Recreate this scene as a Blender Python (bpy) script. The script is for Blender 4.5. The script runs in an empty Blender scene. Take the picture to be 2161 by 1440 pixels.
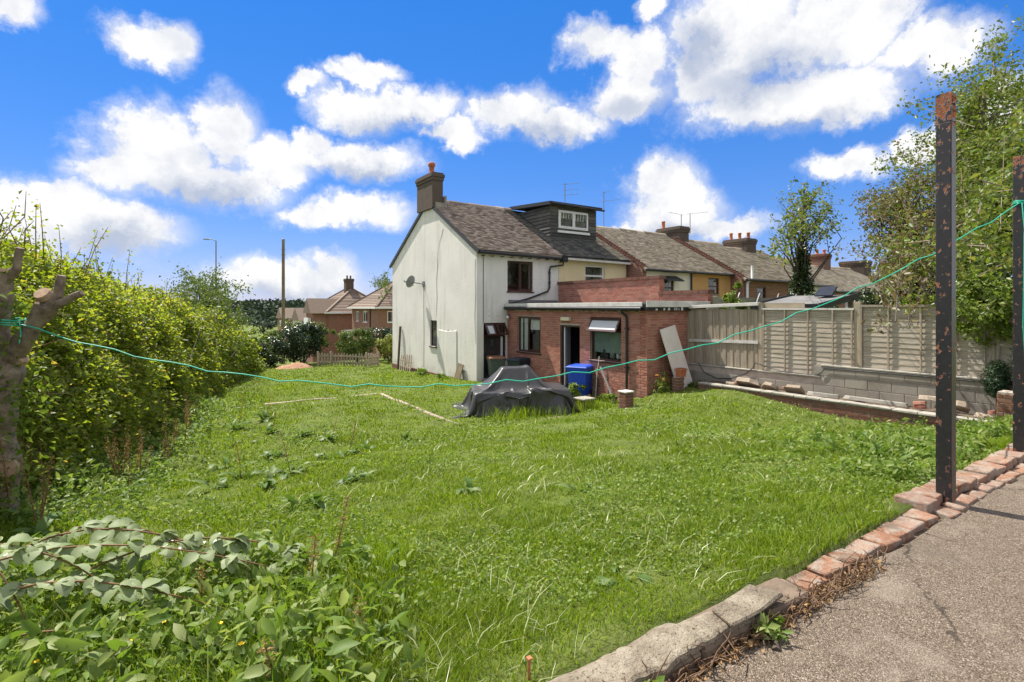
import bpy, math, random
import numpy as np
from mathutils import Vector, Matrix

RAD = math.radians
rnd = random.Random(11)
rng = np.random.default_rng(11)
scene = bpy.context.scene
COL = scene.collection

# ---------------------------------------------------------------- camera
# the site's axes: x runs along the terrace, y runs down the garden towards the house, patio at z = 0
HEADING = RAD(33.79)
camd = bpy.data.cameras.new('camera')
camd.sensor_width = 36.0
camd.lens = 18.66
camd.shift_y = -0.0324
camd.clip_start = 0.05
camd.clip_end = 6000
cam = bpy.data.objects.new('camera', camd)
COL.objects.link(cam)
cam.location = (0, 0, 1.5)
cam.rotation_euler = (RAD(90), 0, -HEADING)
scene.camera = cam

# ---------------------------------------------------------------- light and exposure
SUN_AZ = RAD(-16)       # bearing from +y, clockwise
SUN_EL = RAD(57)
SUN_STRENGTH = 2.8
SKY_STRENGTH = 0.12
EXPOSURE = 1.6
SKY_SAT = 2.2
SKY_TINT = (1.62, 1.60, 2.38)
CLOUD_WHITE = (2.95, 2.92, 2.86, 1)
CLOUD_GREY = (1.45, 1.62, 2.0, 1)
scene.view_settings.view_transform = 'Standard'
scene.view_settings.look = 'None'
scene.view_settings.exposure = EXPOSURE
scene.view_settings.gamma = 1.0
scene.view_settings.use_curve_mapping = False
scene.cycles.max_bounces = 5
scene.cycles.diffuse_bounces = 2
scene.cycles.glossy_bounces = 3
scene.cycles.transmission_bounces = 4
scene.cycles.transparent_max_bounces = 12
scene.cycles.adaptive_threshold = 0.014
scene.cycles.caustics_reflective = False
scene.cycles.caustics_refractive = False
scene.cycles.sample_clamp_indirect = 6.0

sund = bpy.data.lights.new('sun', 'SUN')
sund.energy = SUN_STRENGTH
sund.angle = RAD(0.53)
sund.color = (1.0, 0.95, 0.86)
sun = bpy.data.objects.new('sun', sund)
COL.objects.link(sun)
sdir = Vector((math.sin(SUN_AZ) * math.cos(SUN_EL), math.cos(SUN_AZ) * math.cos(SUN_EL), math.sin(SUN_EL)))
sun.rotation_euler = (-sdir).to_track_quat('-Z', 'Y').to_euler()

# cloud banks as (bearing, elevation, half width, half height) in degrees
CLOUDS = [(-1.1, 22.3, 3.1, 1.6), (0.9, 22.6, 2.2, 2.0), (-0.0, 13.6, 4.6, 3.8), (5.4, 16.0, 3.0, 3.5), (-3.3, 12.1, 3.3, 2.1), (4.0, 11.6, 6.9, 2.1), (10.1, 13.8, 3.4, 2.3), (-6.8, 8.1, 3.8, 2.7), (-3.4, 6.9, 5.5, 2.2), (-9.1, 5.6, 3.0, 3.0), (12.8, 21.7, 2.3, 1.2), (18.3, 23.3, 4.0, 1.1), (17.8, 15.0, 6.4, 1.7), (13.3, 16.3, 1.6, 1.5), (17.8, 19.6, 4.3, 2.1), (23.1, 20.3, 5.7, 2.1), (34.0, 20.3, 5.4, 2.6), (38.6, 18.9, 5.6, 1.7), (27.9, 17.8, 3.0, 1.3), (43.1, 26.1, 4.1, 1.8), (47.3, 24.3, 3.5, 2.7), (46.3, 21.2, 4.1, 2.5), (57.0, 25.5, 6.5, 4.6), (65.0, 24.2, 6.7, 4.0), (71.9, 21.4, 4.1, 1.9), (60.7, 19.0, 9.7, 2.4), (54.3, 22.3, 4.9, 3.3), (66.5, 18.0, 3.8, 1.6), (14.6, 9.2, 4.0, 1.4), (19.2, 10.3, 3.9, 1.8), (10.6, 2.7, 6.5, 2.3), (14.6, 3.4, 2.8, 2.0), (49.7, 12.6, 3.8, 3.1), (50.6, 9.9, 5.1, 2.6), (56.3, 8.2, 3.7, 1.2), (46.3, 7.9, 2.2, 1.1), (66.3, 12.9, 3.2, 1.3), (71.3, 13.7, 2.0, 1.3), (76.4, 15.6, 1.9, 2.4), (-9.8, 22.7, 2.0, 1.3), (48.7, 28.9, 1.8, 1.5)]
UNDERSIDES = [(58.2, 21.5, 8.5, 3.0), (53.4, 24.4, 3.6, 3.6), (4.0, 10.1, 7.3, 2.2), (-2.8, 5.5, 5.6, 1.8), (46.3, 19.9, 4.4, 2.0), (37.3, 17.6, 6.1, 1.6), (21.2, 18.1, 7.3, 1.6), (10.6, 0.5, 6.5, 2.3), (17.8, 13.7, 6.1, 1.4), (51.1, 7.8, 5.1, 1.7), (62.7, 16.7, 7.0, 1.2)]


def bearing(az, el):
    a, e = RAD(az), RAD(el)
    return (math.sin(a) * math.cos(e), math.cos(a) * math.cos(e), math.sin(e))


world = bpy.data.worlds.new('World')
scene.world = world
world.use_nodes = True
wn, wl = world.node_tree.nodes, world.node_tree.links
wn.clear()


def wnode(t, **kw):
    n = wn.new(t)
    for k, v in kw.items():
        setattr(n, k, v)
    return n


def wmath(op, a, b=None, clamp=False):
    n = wnode('ShaderNodeMath', operation=op, use_clamp=clamp)
    for i, x in enumerate((a, b)):
        if x is None:
            continue
        if isinstance(x, (int, float)):
            n.inputs[i].default_value = x
        else:
            wl.new(x, n.inputs[i])
    return n.outputs[0]


def wsmooth(x, lo, hi, tlo=0.0, thi=1.0):
    n = wnode('ShaderNodeMapRange', interpolation_type='SMOOTHSTEP')
    wl.new(x, n.inputs['Value'])
    for k, v in zip(('From Min', 'From Max', 'To Min', 'To Max'), (lo, hi, tlo, thi)):
        n.inputs[k].default_value = v
    return n.outputs[0]


def banks(vec, lst):
    """1 - distance from the middle of the nearest bank, in units of its half size"""
    cur = None
    for az, el, ra, re in lst:
        d = wnode('ShaderNodeVectorMath', operation='MULTIPLY_ADD')
        wl.new(vec, d.inputs[0])
        ia, ie = 57.29578 / ra, 57.29578 / re
        d.inputs[1].default_value = (ia, ie, 0)
        d.inputs[2].default_value = (-RAD(az) * ia, -RAD(el) * ie, 0)
        n = wnode('ShaderNodeVectorMath', operation='LENGTH')
        wl.new(d.outputs[0], n.inputs[0])
        cur = n.outputs['Value'] if cur is None else wmath('MINIMUM', cur, n.outputs['Value'])
    return wmath('SUBTRACT', 1.0, cur)


wtc = wnode('ShaderNodeTexCoord')
wdir = wtc.outputs['Generated']
sky = wnode('ShaderNodeTexSky', sky_type='NISHITA', sun_disc=False)
sky.sun_elevation = SUN_EL
sky.sun_rotation = SUN_AZ
sky.altitude = 150
sky.air_density = 1.0
sky.dust_density = 0.0
sky.ozone_density = 6.0
# the deep, evenly bright blue of the photograph
g1 = wnode('ShaderNodeVectorMath', operation='SCALE')
wl.new(sky.outputs[0], g1.inputs[0])
g1.inputs['Scale'].default_value = 1 / 5.3
gm = wnode('ShaderNodeGamma')
wl.new(g1.outputs[0], gm.inputs['Color'])
gm.inputs['Gamma'].default_value = 0.4
hsv = wnode('ShaderNodeHueSaturation')
hsv.inputs['Saturation'].default_value = SKY_SAT
wl.new(gm.outputs[0], hsv.inputs['Color'])
tint = wnode('ShaderNodeVectorMath', operation='MULTIPLY')
wl.new(hsv.outputs[0], tint.inputs[0])
tint.inputs[1].default_value = SKY_TINT
# billowing: the sight line is bent by noise before it is compared with the cloud banks
nz1 = wnode('ShaderNodeTexNoise')
nz1.inputs['Scale'].default_value = 11
nz1.inputs['Detail'].default_value = 9
nz1.inputs['Roughness'].default_value = 0.64
wl.new(wdir, nz1.inputs['Vector'])
vs = wnode('ShaderNodeVectorMath', operation='SUBTRACT')
wl.new(nz1.outputs['Color'], vs.inputs[0])
vs.inputs[1].default_value = (0.5, 0.5, 0.5)
vm = wnode('ShaderNodeVectorMath', operation='MULTIPLY_ADD')
wl.new(vs.outputs[0], vm.inputs[0])
vm.inputs[1].default_value = (0.10, 0.10, 0.10)
wl.new(wdir, vm.inputs[2])
sx = wnode('ShaderNodeSeparateXYZ')
wl.new(vm.outputs[0], sx.inputs[0])
azel = wnode('ShaderNodeCombineXYZ')
wl.new(wmath('ARCTAN2', sx.outputs[0], sx.outputs[1]), azel.inputs[0])
wl.new(wmath('ARCSINE', sx.outputs[2]), azel.inputs[1])
# scattered cloud over the unseen rest of the sky, thickened to add fill light
nz2 = wnode('ShaderNodeTexNoise')
nz2.inputs['Scale'].default_value = 3.6
nz2.inputs['Detail'].default_value = 3
wl.new(vm.outputs[0], nz2.inputs['Vector'])
away = wnode('ShaderNodeVectorMath', operation='DOT_PRODUCT')
wl.new(wdir, away.inputs[0])
away.inputs[1].default_value = bearing(33.8, 13)
scattered = wmath('SUBTRACT', wmath('MULTIPLY', wsmooth(nz2.outputs['Fac'], 0.32, 0.50), wsmooth(away.outputs['Value'], math.cos(RAD(54)), math.cos(RAD(46)), 2.0, 0)), 1.0)
dens = wmath('MAXIMUM', banks(azel.outputs[0], CLOUDS), scattered)
fine = wmath('MULTIPLY', wmath('SUBTRACT', nz1.outputs['Fac'], 0.5), 1.15)
nz3 = wnode('ShaderNodeTexNoise')
nz3.inputs['Scale'].default_value = 26
nz3.inputs['Detail'].default_value = 6
nz3.inputs['Roughness'].default_value = 0.62
wl.new(vm.outputs[0], nz3.inputs['Vector'])
curl = wmath('MULTIPLY', wmath('SUBTRACT', nz3.outputs['Fac'], 0.5), 0.85)
core = wsmooth(wmath('ADD', wmath('ADD', dens, fine), curl), -0.20, 0.36)
veil = wsmooth(wmath('ADD', dens, wmath('MULTIPLY', fine, 0.8)), -0.42, 0.40, 0.0, 0.72)
mask = wmath('MAXIMUM', core, veil)
under = wsmooth(banks(azel.outputs[0], UNDERSIDES), -0.15, 0.85)
shade = wmath('ADD', wmath('MULTIPLY', under, 0.85), wsmooth(wmath('ADD', nz1.outputs['Fac'], wmath('MULTIPLY', curl, 0.25)), 0.60, 0.34, 0.0, 0.40), True)
ccol = wnode('ShaderNodeMix', data_type='RGBA')
wl.new(shade, ccol.inputs['Factor'])
ccol.inputs['A'].default_value = CLOUD_WHITE
ccol.inputs['B'].default_value = CLOUD_GREY
smix = wnode('ShaderNodeMix', data_type='RGBA')
wl.new(wmath('MULTIPLY', mask, 0.97), smix.inputs['Factor'])
wl.new(tint.outputs[0], smix.inputs['A'])
wl.new(ccol.outputs['Result'], smix.inputs['B'])
bg = wnode('ShaderNodeBackground')
bg.inputs['Strength'].default_value = SKY_STRENGTH
wl.new(smix.outputs['Result'], bg.inputs['Color'])
wo = wnode('ShaderNodeOutputWorld')
wl.new(bg.outputs[0], wo.inputs['Surface'])


# ---------------------------------------------------------------- object helpers
def tag(o, label=None, cat=None, group=None, kind=None):
    if label: o['label'] = label
    if cat: o['category'] = cat
    if group: o['group'] = group
    if kind: o['kind'] = kind
    return o


def thing(name, label, cat, loc=(0, 0, 0), group=None, rotz=0.0):
    o = bpy.data.objects.new(name, None)
    o.empty_display_size = 0.2
    o.location = loc
    o.rotation_euler = (0, 0, rotz)
    COL.objects.link(o)
    return tag(o, label, cat, group, 'thing')


def world_loc(o):
    p = Vector((0, 0, 0))
    while o is not None:
        p += Vector(o.location)
        o = o.parent
    return p


def link(name, me, parent=None, m=None, loc=(0, 0, 0), rot=(0, 0, 0), scale=(1, 1, 1)):
    o = bpy.data.objects.new(name, me)
    if m is not None and not me.materials:
        me.materials.append(m)
    o.location = loc
    o.rotation_euler = rot
    o.scale = scale
    if parent is not None:
        o.parent = parent
    COL.objects.link(o)
    return o


def copy_tree(o, parent=None, name=None):
    c = o.copy()
    if name: c.name = name
    COL.objects.link(c)
    c.parent = parent
    for ch in list(o.children):
        copy_tree(ch, c)
    return c


def np_mesh(name, V, tris=None, quads=None, mats=(), smooth=False):
    me = bpy.data.meshes.new(name)
    V = np.asarray(V, np.float32)
    parts, sizes = [], []
    if tris is not None and len(tris):
        parts.append(np.asarray(tris, np.int32).reshape(-1)); sizes.append(np.full(len(tris), 3, np.int32))
    if quads is not None and len(quads):
        parts.append(np.asarray(quads, np.int32).reshape(-1)); sizes.append(np.full(len(quads), 4, np.int32))
    L = np.concatenate(parts); S = np.concatenate(sizes)
    me.vertices.add(len(V)); me.vertices.foreach_set('co', V.reshape(-1))
    me.loops.add(len(L)); me.loops.foreach_set('vertex_index', L)
    me.polygons.add(len(S))
    st = np.zeros(len(S), np.int32); st[1:] = np.cumsum(S)[:-1]
    me.polygons.foreach_set('loop_start', st)
    me.polygons.foreach_set('loop_total', S)
    if smooth:
        me.polygons.foreach_set('use_smooth', np.ones(len(S), bool))
    me.update(calc_edges=True)
    me.validate()
    for m in mats:
        me.materials.append(m)
    return me


class MB:
    """collects boxes, prisms and tubes in world coordinates and links them as one mesh"""
    def __init__(self):
        self.v, self.f, self.sm = [], [], []

    def add(self, vs, fs, smooth=False):
        b = len(self.v)
        self.v += [tuple(p) for p in vs]
        self.f += [tuple(b + i for i in f) for f in fs]
        self.sm += [smooth] * len(fs)
        return self

    def box(self, a, b):
        x0, y0, z0 = (min(p, q) for p, q in zip(a, b))
        x1, y1, z1 = (max(p, q) for p, q in zip(a, b))
        return self.add([(x0, y0, z0), (x1, y0, z0), (x1, y1, z0), (x0, y1, z0), (x0, y0, z1), (x1, y0, z1), (x1, y1, z1), (x0, y1, z1)],
                        [(0, 3, 2, 1), (4, 5, 6, 7), (0, 1, 5, 4), (1, 2, 6, 5), (2, 3, 7, 6), (3, 0, 4, 7)])

    def boxT(self, T, a0, a1, d0, d1, z0, z1):
        return self.box(T(a0, d0, z0), T(a1, d1, z1))

    def obox(self, c, X, Y, Z):
        """box from centre and three half-axis vectors"""
        c, X, Y, Z = Vector(c), Vector(X), Vector(Y), Vector(Z)
        vs = [c + i * X + j * Y + k * Z for k in (-1, 1) for i, j in ((-1, -1), (1, -1), (1, 1), (-1, 1))]
        return self.add(vs, [(0, 3, 2, 1), (4, 5, 6, 7), (0, 1, 5, 4), (1, 2, 6, 5), (2, 3, 7, 6), (3, 0, 4, 7)])

    def beam(self, p, q, w, h, up=(0, 0, 1)):
        p, q, up = Vector(p), Vector(q), Vector(up)
        d = (q - p)
        s = d.cross(up).normalized()
        t = s.cross(d).normalized()
        return self.obox((p + q) / 2, d / 2, s * w / 2, t * h / 2)

    def prism(self, pts, ext):
        """closed polygon (3D points) swept along ext"""
        n = len(pts); e = Vector(ext)
        A = [Vector(p) for p in pts]; B = [p + e for p in A]
        nrm = sum(((A[i] - A[0]).cross(A[(i + 1) % n] - A[0]) for i in range(1, n - 1)), Vector())
        if nrm.dot(e) > 0:
            A, B = B, A
        return self.add(A + B, [tuple(range(n)), tuple(range(2 * n - 1, n - 1, -1))] +
                        [(i, i + n, (i + 1) % n + n, (i + 1) % n) for i in range(n)])

    def tube(self, pts, rad, seg=8, cap=True, smooth=True):
        pts = [Vector(p) for p in pts]
        n = len(pts)
        rads = rad if isinstance(rad, (list, tuple)) else [rad] * n
        prev = None
        rings = []
        for i, p in enumerate(pts):
            d = (pts[min(i + 1, n - 1)] - pts[max(i - 1, 0)])
            if d.length < 1e-9: d = Vector((0, 0, 1))
            d.normalize()
            ref = prev if prev is not None else (Vector((0, 0, 1)) if abs(d.z) < .9 else Vector((1, 0, 0)))
            s = ref - d * ref.dot(d)
            if s.length < 1e-6: s = d.orthogonal()
            s.normalize(); prev = s
            t = d.cross(s)
            rings.append([p + (s * math.cos(2 * math.pi * k / seg) + t * math.sin(2 * math.pi * k / seg)) * rads[i] for k in range(seg)])
        vs = [q for r in rings for q in r]
        fs = [(i * seg + k, i * seg + (k + 1) % seg, (i + 1) * seg + (k + 1) % seg, (i + 1) * seg + k) for i in range(n - 1) for k in range(seg)]
        self.add(vs, fs, smooth)
        if cap:
            self.add(rings[0], [tuple(range(seg - 1, -1, -1))]); self.add(rings[-1], [tuple(range(seg))])
        return self

    def lathe(self, c, prof, seg=14, smooth=True):
        """profile of (radius, z) about a vertical axis at c"""
        c = Vector(c); n = len(prof)
        vs = [c + Vector((r * math.cos(2 * math.pi * k / seg), r * math.sin(2 * math.pi * k / seg), z)) for r, z in prof for k in range(seg)]
        fs = [(i * seg + k, i * seg + (k + 1) % seg, (i + 1) * seg + (k + 1) % seg, (i + 1) * seg + k) for i in range(n - 1) for k in range(seg)]
        return self.add(vs, fs, smooth)

    def mesh(self, name, m=None, off=(0, 0, 0), jitter=0.0):
        me = bpy.data.meshes.new(name)
        o = Vector(off)
        vs = [Vector(p) - o for p in self.v]
        if jitter:
            vs = [p + Vector((rnd.uniform(-1, 1), rnd.uniform(-1, 1), rnd.uniform(-1, 1))) * jitter for p in vs]
        me.from_pydata([tuple(p) for p in vs], [], self.f)
        if any(self.sm):
            me.polygons.foreach_set('use_smooth', self.sm)
        me.update()
        if m is not None: me.materials.append(m)
        return me

    def build(self, name, m, parent=None, bevel=0.0, jitter=0.0, seg=1):
        off = world_loc(parent) if parent is not None else Vector((0, 0, 0))
        o = link(name, self.mesh(name, m, off, jitter), parent)
        if bevel:
            b = o.modifiers.new('bevel', 'BEVEL'); b.width = bevel; b.segments = seg; b.limit_method = 'ANGLE'; b.angle_limit = RAD(40)
        return o


def Tu(c, s=1):   # a wall in the plane x = c facing -x (s=1): a runs along y
    return lambda a, d, z: (c - d * s, a, z)


def Tv(c, s=1):   # a wall in the plane y = c facing -y: a runs along x
    return lambda a, d, z: (a, c - d * s, z)


def wall_panel(mb, T, a0, a1, z0, z1, th, holes=()):
    """wall slab with real openings and reveals"""
    As = sorted({a0, a1} | {h[0] for h in holes} | {h[1] for h in holes})
    Zs = sorted({z0, z1} | {h[2] for h in holes} | {h[3] for h in holes})
    na, nz = len(As) - 1, len(Zs) - 1

    def solid(i, j):
        if i < 0 or j < 0 or i >= na or j >= nz: return False
        ca, cz = (As[i] + As[i + 1]) / 2, (Zs[j] + Zs[j + 1]) / 2
        return not any(h[0] < ca < h[1] and h[2] < cz < h[3] for h in holes)
    flip = (Vector(T(1, 0, 0)) - Vector(T(0, 0, 0))).cross(Vector((0, 0, 1))).dot(Vector(T(0, 1, 0)) - Vector(T(0, 0, 0))) < 0
    for i in range(na):
        for j in range(nz):
            if not solid(i, j): continue
            l, r, b, t = As[i], As[i + 1], Zs[j], Zs[j + 1]
            qs = [[(l, 0, b), (r, 0, b), (r, 0, t), (l, 0, t)], [(r, -th, b), (l, -th, b), (l, -th, t), (r, -th, t)]]
            if not solid(i - 1, j): qs.append([(l, -th, b), (l, 0, b), (l, 0, t), (l, -th, t)])
            if not solid(i + 1, j): qs.append([(r, 0, b), (r, -th, b), (r, -th, t), (r, 0, t)])
            if not solid(i, j - 1): qs.append([(l, -th, b), (r, -th, b), (r, 0, b), (l, 0, b)])
            if not solid(i, j + 1): qs.append([(l, 0, t), (r, 0, t), (r, -th, t), (l, -th, t)])
            for q in qs:
                if flip: q = q[::-1]
                mb.add([T(*p) for p in q], [(0, 1, 2, 3)])


def ss(a, b, x):
    t = np.clip((np.asarray(x, float) - a) / (b - a), 0, 1)
    return t * t * (3 - 2 * t)


def vnoise(x, y, seed=0):
    """smooth value noise, vectorised"""
    x = np.asarray(x, float); y = np.asarray(y, float)
    xi, yi = np.floor(x), np.floor(y)
    fx, fy = x - xi, y - yi
    fx = fx * fx * (3 - 2 * fx); fy = fy * fy * (3 - 2 * fy)

    def h(a, b):
        s = np.sin(a * 127.1 + b * 311.7 + seed * 74.7) * 43758.5453
        return s - np.floor(s)
    return (h(xi, yi) * (1 - fx) + h(xi + 1, yi) * fx) * (1 - fy) + (h(xi, yi + 1) * (1 - fx) + h(xi + 1, yi + 1) * fx) * fy


# ---------------------------------------------------------------- materials
class NT:
    def __init__(self, name):
        self.m = bpy.data.materials.new(name)
        self.m.use_nodes = True
        self.n, self.l = self.m.node_tree.nodes, self.m.node_tree.links
        self.n.clear()
        self.out = self.n.new('ShaderNodeOutputMaterial')
        self.geo = None

    def node(self, t, **kw):
        n = self.n.new(t)
        for k, v in kw.items(): setattr(n, k, v)
        return n

    def pos(self):
        if self.geo is None: self.geo = self.node('ShaderNodeNewGeometry')
        return self.geo.outputs['Position']

    def island(self):
        self.pos()
        return self.geo.outputs['Random Per Island']

    def set(self, sock, v):
        if isinstance(v, (int, float)): sock.default_value = v
        elif isinstance(v, (tuple, list)): sock.default_value = tuple(v) + ((1,) if len(v) == 3 and sock.type == 'RGBA' else ())
        else: self.l.new(v, sock)

    def noise(self, scale, detail=4, rough=.55, vec=None, stretch=None, out='Fac'):
        n = self.node('ShaderNodeTexNoise')
        n.inputs['Scale'].default_value = scale
        n.inputs['Detail'].default_value = detail
        n.inputs['Roughness'].default_value = rough
        v = vec if vec is not None else self.pos()
        if stretch:
            mp = self.node('ShaderNodeVectorMath', operation='MULTIPLY')
            self.l.new(v, mp.inputs[0]); mp.inputs[1].default_value = stretch
            v = mp.outputs[0]
        self.l.new(v, n.inputs['Vector'])
        return n.outputs[out]

    def ramp(self, x, stops):
        r = self.node('ShaderNodeValToRGB')
        e = r.color_ramp.elements
        while len(e) < len(stops): e.new(0.5)
        for el, (p, c) in zip(e, stops):
            el.position = p; el.color = tuple(c) + (1,)
        self.l.new(x, r.inputs[0])
        return r.outputs['Color']

    def mix(self, f, a, b, blend='MIX'):
        n = self.node('ShaderNodeMix', data_type='RGBA', blend_type=blend)
        self.set(n.inputs['Factor'], f); self.set(n.inputs['A'], a); self.set(n.inputs['B'], b)
        return n.outputs['Result']

    def math(self, op, a, b=0.0, clamp=False):
        n = self.node('ShaderNodeMath', operation=op, use_clamp=clamp)
        self.set(n.inputs[0], a); self.set(n.inputs[1], b)
        return n.outputs[0]

    def bump(self, h, strength=.4, dist=.01, normal=None):
        b = self.node('ShaderNodeBump')
        b.inputs['Strength'].default_value = strength; b.inputs['Distance'].default_value = dist
        self.l.new(h, b.inputs['Height'])
        if normal is not None: self.l.new(normal, b.inputs['Normal'])
        return b.outputs[0]

    def surf(self, col, rough=.8, normal=None, spec=.3, metal=0.0):
        p = self.node('ShaderNodeBsdfPrincipled')
        self.set(p.inputs['Base Color'], col); self.set(p.inputs['Roughness'], rough)
        p.inputs['Specular IOR Level'].default_value = spec; p.inputs['Metallic'].default_value = metal
        if normal is not None: self.l.new(normal, p.inputs['Normal'])
        self.l.new(p.outputs[0], self.out.inputs[0])
        self.p = p
        return self.m

    def rand(self):
        """one number per object and per loose piece"""
        oi = self.node('ShaderNodeObjectInfo')
        return self.math('FRACT', self.math('ADD', oi.outputs['Random'], self.island()))


def simple(name, c1, c2, scale=6, rough=.8, bump=.25, bscale=None, spec=.3, dist=.01, var=0.0):
    t = NT(name)
    col = t.ramp(t.noise(scale, 5), [(.3, c1), (.7, c2)])
    if var:
        col = t.mix(t.math('MULTIPLY', t.rand(), var), col, [x * .45 for x in c1])
    nb = t.bump(t.noise(bscale or scale * 8, 4), bump, dist) if bump else None
    return t.surf(col, rough, nb, spec)


def leafmat(name, stops, trans=.35, rough=.45, spec=.35, tint=(1.15, 1.2, .6)):
    t = NT(name)
    col = t.ramp(t.rand(), stops)
    col = t.mix(t.math('MULTIPLY', t.noise(1.3, 2), .5), col, [c * .6 for c in stops[0][1]])
    p = t.node('ShaderNodeBsdfPrincipled')
    t.set(p.inputs['Base Color'], col)
    p.inputs['Roughness'].default_value = rough
    p.inputs['Specular IOR Level'].default_value = spec
    tr = t.node('ShaderNodeBsdfTranslucent')
    t.set(tr.inputs['Color'], t.mix(1.0, col, tint, 'MULTIPLY'))
    ms = t.node('ShaderNodeMixShader')
    ms.inputs[0].default_value = trans
    t.l.new(p.outputs[0], ms.inputs[1]); t.l.new(tr.outputs[0], ms.inputs[2])
    t.l.new(ms.outputs[0], t.out.inputs[0])
    return t.m


M = {}


def make_materials():
    # painted render with grime, streaks and flaking
    def render(name, c, dirt, streak=.55):
        t = NT(name)
        a = t.noise(.9, 6, .6)
        col = t.ramp(a, [(.25, [x * .86 for x in c]), (.6, c)])
        st = t.noise(1.0, 5, .6, stretch=(3.2, 3.2, .35))
        col = t.mix(t.math('MULTIPLY', t.node_range(st, .50, .74), streak), col, dirt)
        fl = t.noise(14, 3, .7)
        big = t.noise(.7, 2)
        f = t.math('MULTIPLY', t.node_range(fl, .62, .67), t.node_range(big, .5, .6))
        col = t.mix(t.math('MULTIPLY', f, .7), col, [x * .45 for x in dirt])
        z = t.node('ShaderNodeSeparateXYZ'); t.l.new(t.pos(), z.inputs[0])
        low = t.math('ADD', z.outputs['Z'], t.math('MULTIPLY', t.noise(2.5, 4), -1.3))
        col = t.mix(t.math('MULTIPLY', t.node_range(low, -1.6, -2.1), .5), col, dirt)
        return t.surf(col, .9, t.bump(t.noise(38, 4, .6), .35, .008), .2)
    NT.node_range = lambda self, x, a, b: self._mr(x, a, b)

    def _mr(self, x, a, b):
        n = self.node('ShaderNodeMapRange', interpolation_type='SMOOTHSTEP')
        self.l.new(x, n.inputs['Value'])
        n.inputs['From Min'].default_value = a; n.inputs['From Max'].default_value = b
        return n.outputs[0]
    NT._mr = _mr
    M['white_render'] = render('white painted render', (.80, .765, .715), (.42, .39, .335), .4)
    M['cream_render'] = render('cream painted render', (.80, .66, .43), (.55, .42, .26), .3)
    M['ochre_render'] = render('ochre render', (.62, .36, .15), (.40, .23, .10), .4)
    M['pale_render'] = render('pale render', (.82, .78, .66), (.5, .46, .38), .3)

    def brick(name, stops, dirt=(.14, .10, .085), lime=.25):
        t = NT(name)
        col = t.ramp(t.rand(), stops)
        col = t.mix(t.math('MULTIPLY', t.noise(30, 4, .65), .45), col, [x * .5 for x in stops[0][1]])
        col = t.mix(t.math('MULTIPLY', t.node_range(t.noise(1.6, 5, .6), .5, .75), .55), col, dirt)
        col = t.mix(t.math('MULTIPLY', t.node_range(t.noise(9, 5, .7), .62, .74), lime), col, (.55, .50, .44))
        return t.surf(col, .88, t.bump(t.noise(70, 4, .65), .5, .004), .2)
    M['red_brick'] = brick('red brick', [(0, (.37, .15, .105)), (.45, (.49, .20, .145)), (.75, (.55, .25, .185)), (1, (.43, .22, .165))])
    M['old_brick'] = brick('weathered brick', [(0, (.17, .08, .058)), (.5, (.27, .12, .085)), (1, (.21, .125, .10))], (.10, .085, .075), .45)
    M['orange_brick'] = brick('orange brick', [(0, (.22, .105, .06)), (.35, (.31, .16, .10)), (.7, (.27, .155, .11)), (1, (.34, .21, .15))], (.17, .115, .08), .75)
    t = NT('dusty kerb brick')
    col = t.ramp(t.rand(), [(0, (.23, .11, .065)), (.35, (.33, .175, .11)), (.7, (.28, .17, .125)), (1, (.36, .24, .18))])
    col = t.mix(t.node_range(t.noise(11, 6, .7), .42, .66), col, (.34, .285, .23))
    col = t.mix(t.math('MULTIPLY', t.node_range(t.noise(4, 5, .65), .5, .7), .75), col, (.13, .10, .075))
    col = t.mix(t.node_range(t.noise(60, 3, .7), .62, .70), col, (.07, .05, .04))
    M['kerb_brick'] = t.surf(col, .92, t.bump(t.math('ADD', t.noise(45, 5, .7), t.noise(10, 4)), 1.0, .015), .15)
    M['dark_brick'] = brick('sooty brick', [(0, (.10, .075, .06)), (.5, (.15, .11, .09)), (1, (.12, .10, .085))], (.05, .045, .04), .25)
    M['mortar'] = simple('mortar', (.38, .31, .26), (.52, .45, .38), 8, .95, .5, 60)
    M['dark_mortar'] = simple('dark mortar', (.13, .11, .09), (.2, .17, .14), 8, .95, .4, 60)

    # walls too far off to lay brick by brick
    t = NT('distant brickwork')
    br = t.node('ShaderNodeTexBrick')
    br.inputs['Scale'].default_value = 1.0
    for k, v in (('Brick Width', .225), ('Row Height', .075), ('Mortar Size', .008)): br.inputs[k].default_value = v
    mp = t.node('ShaderNodeSeparateXYZ'); t.l.new(t.pos(), mp.inputs[0])
    cb = t.node('ShaderNodeCombineXYZ'); t.l.new(t.math('ADD', mp.outputs['X'], mp.outputs['Y']), cb.inputs[0]); t.l.new(mp.outputs['Z'], cb.inputs[1])
    t.l.new(cb.outputs[0], br.inputs['Vector'])
    br.inputs['Color1'].default_value = (.33, .14, .09, 1); br.inputs['Color2'].default_value = (.25, .105, .07, 1); br.inputs['Mortar'].default_value = (.36, .29, .24, 1)
    M['far_brick'] = t.surf(t.mix(t.math('MULTIPLY', t.noise(1.2, 4), .5), br.outputs['Color'], (.14, .08, .06)), .9, None, .2)

    def tiles(name, stops, moss=(.22, .21, .14), mossamt=.5):
        t = NT(name)
        col = t.ramp(t.rand(), stops)
        col = t.mix(t.math('MULTIPLY', t.node_range(t.noise(1.1, 5, .65), .45, .7), mossamt), col, moss)
        col = t.mix(t.math('MULTIPLY', t.node_range(t.noise(11, 3, .7), .6, .72), .45), col, (.45, .43, .36))
        return t.surf(col, .85, t.bump(t.noise(40, 3), .3, .004), .25)
    M['brown_tile'] = tiles('brown clay tile', [(0, (.17, .12, .10)), (.35, (.35, .265, .22)), (.7, (.52, .425, .365)), (1, (.235, .175, .148))])
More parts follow.
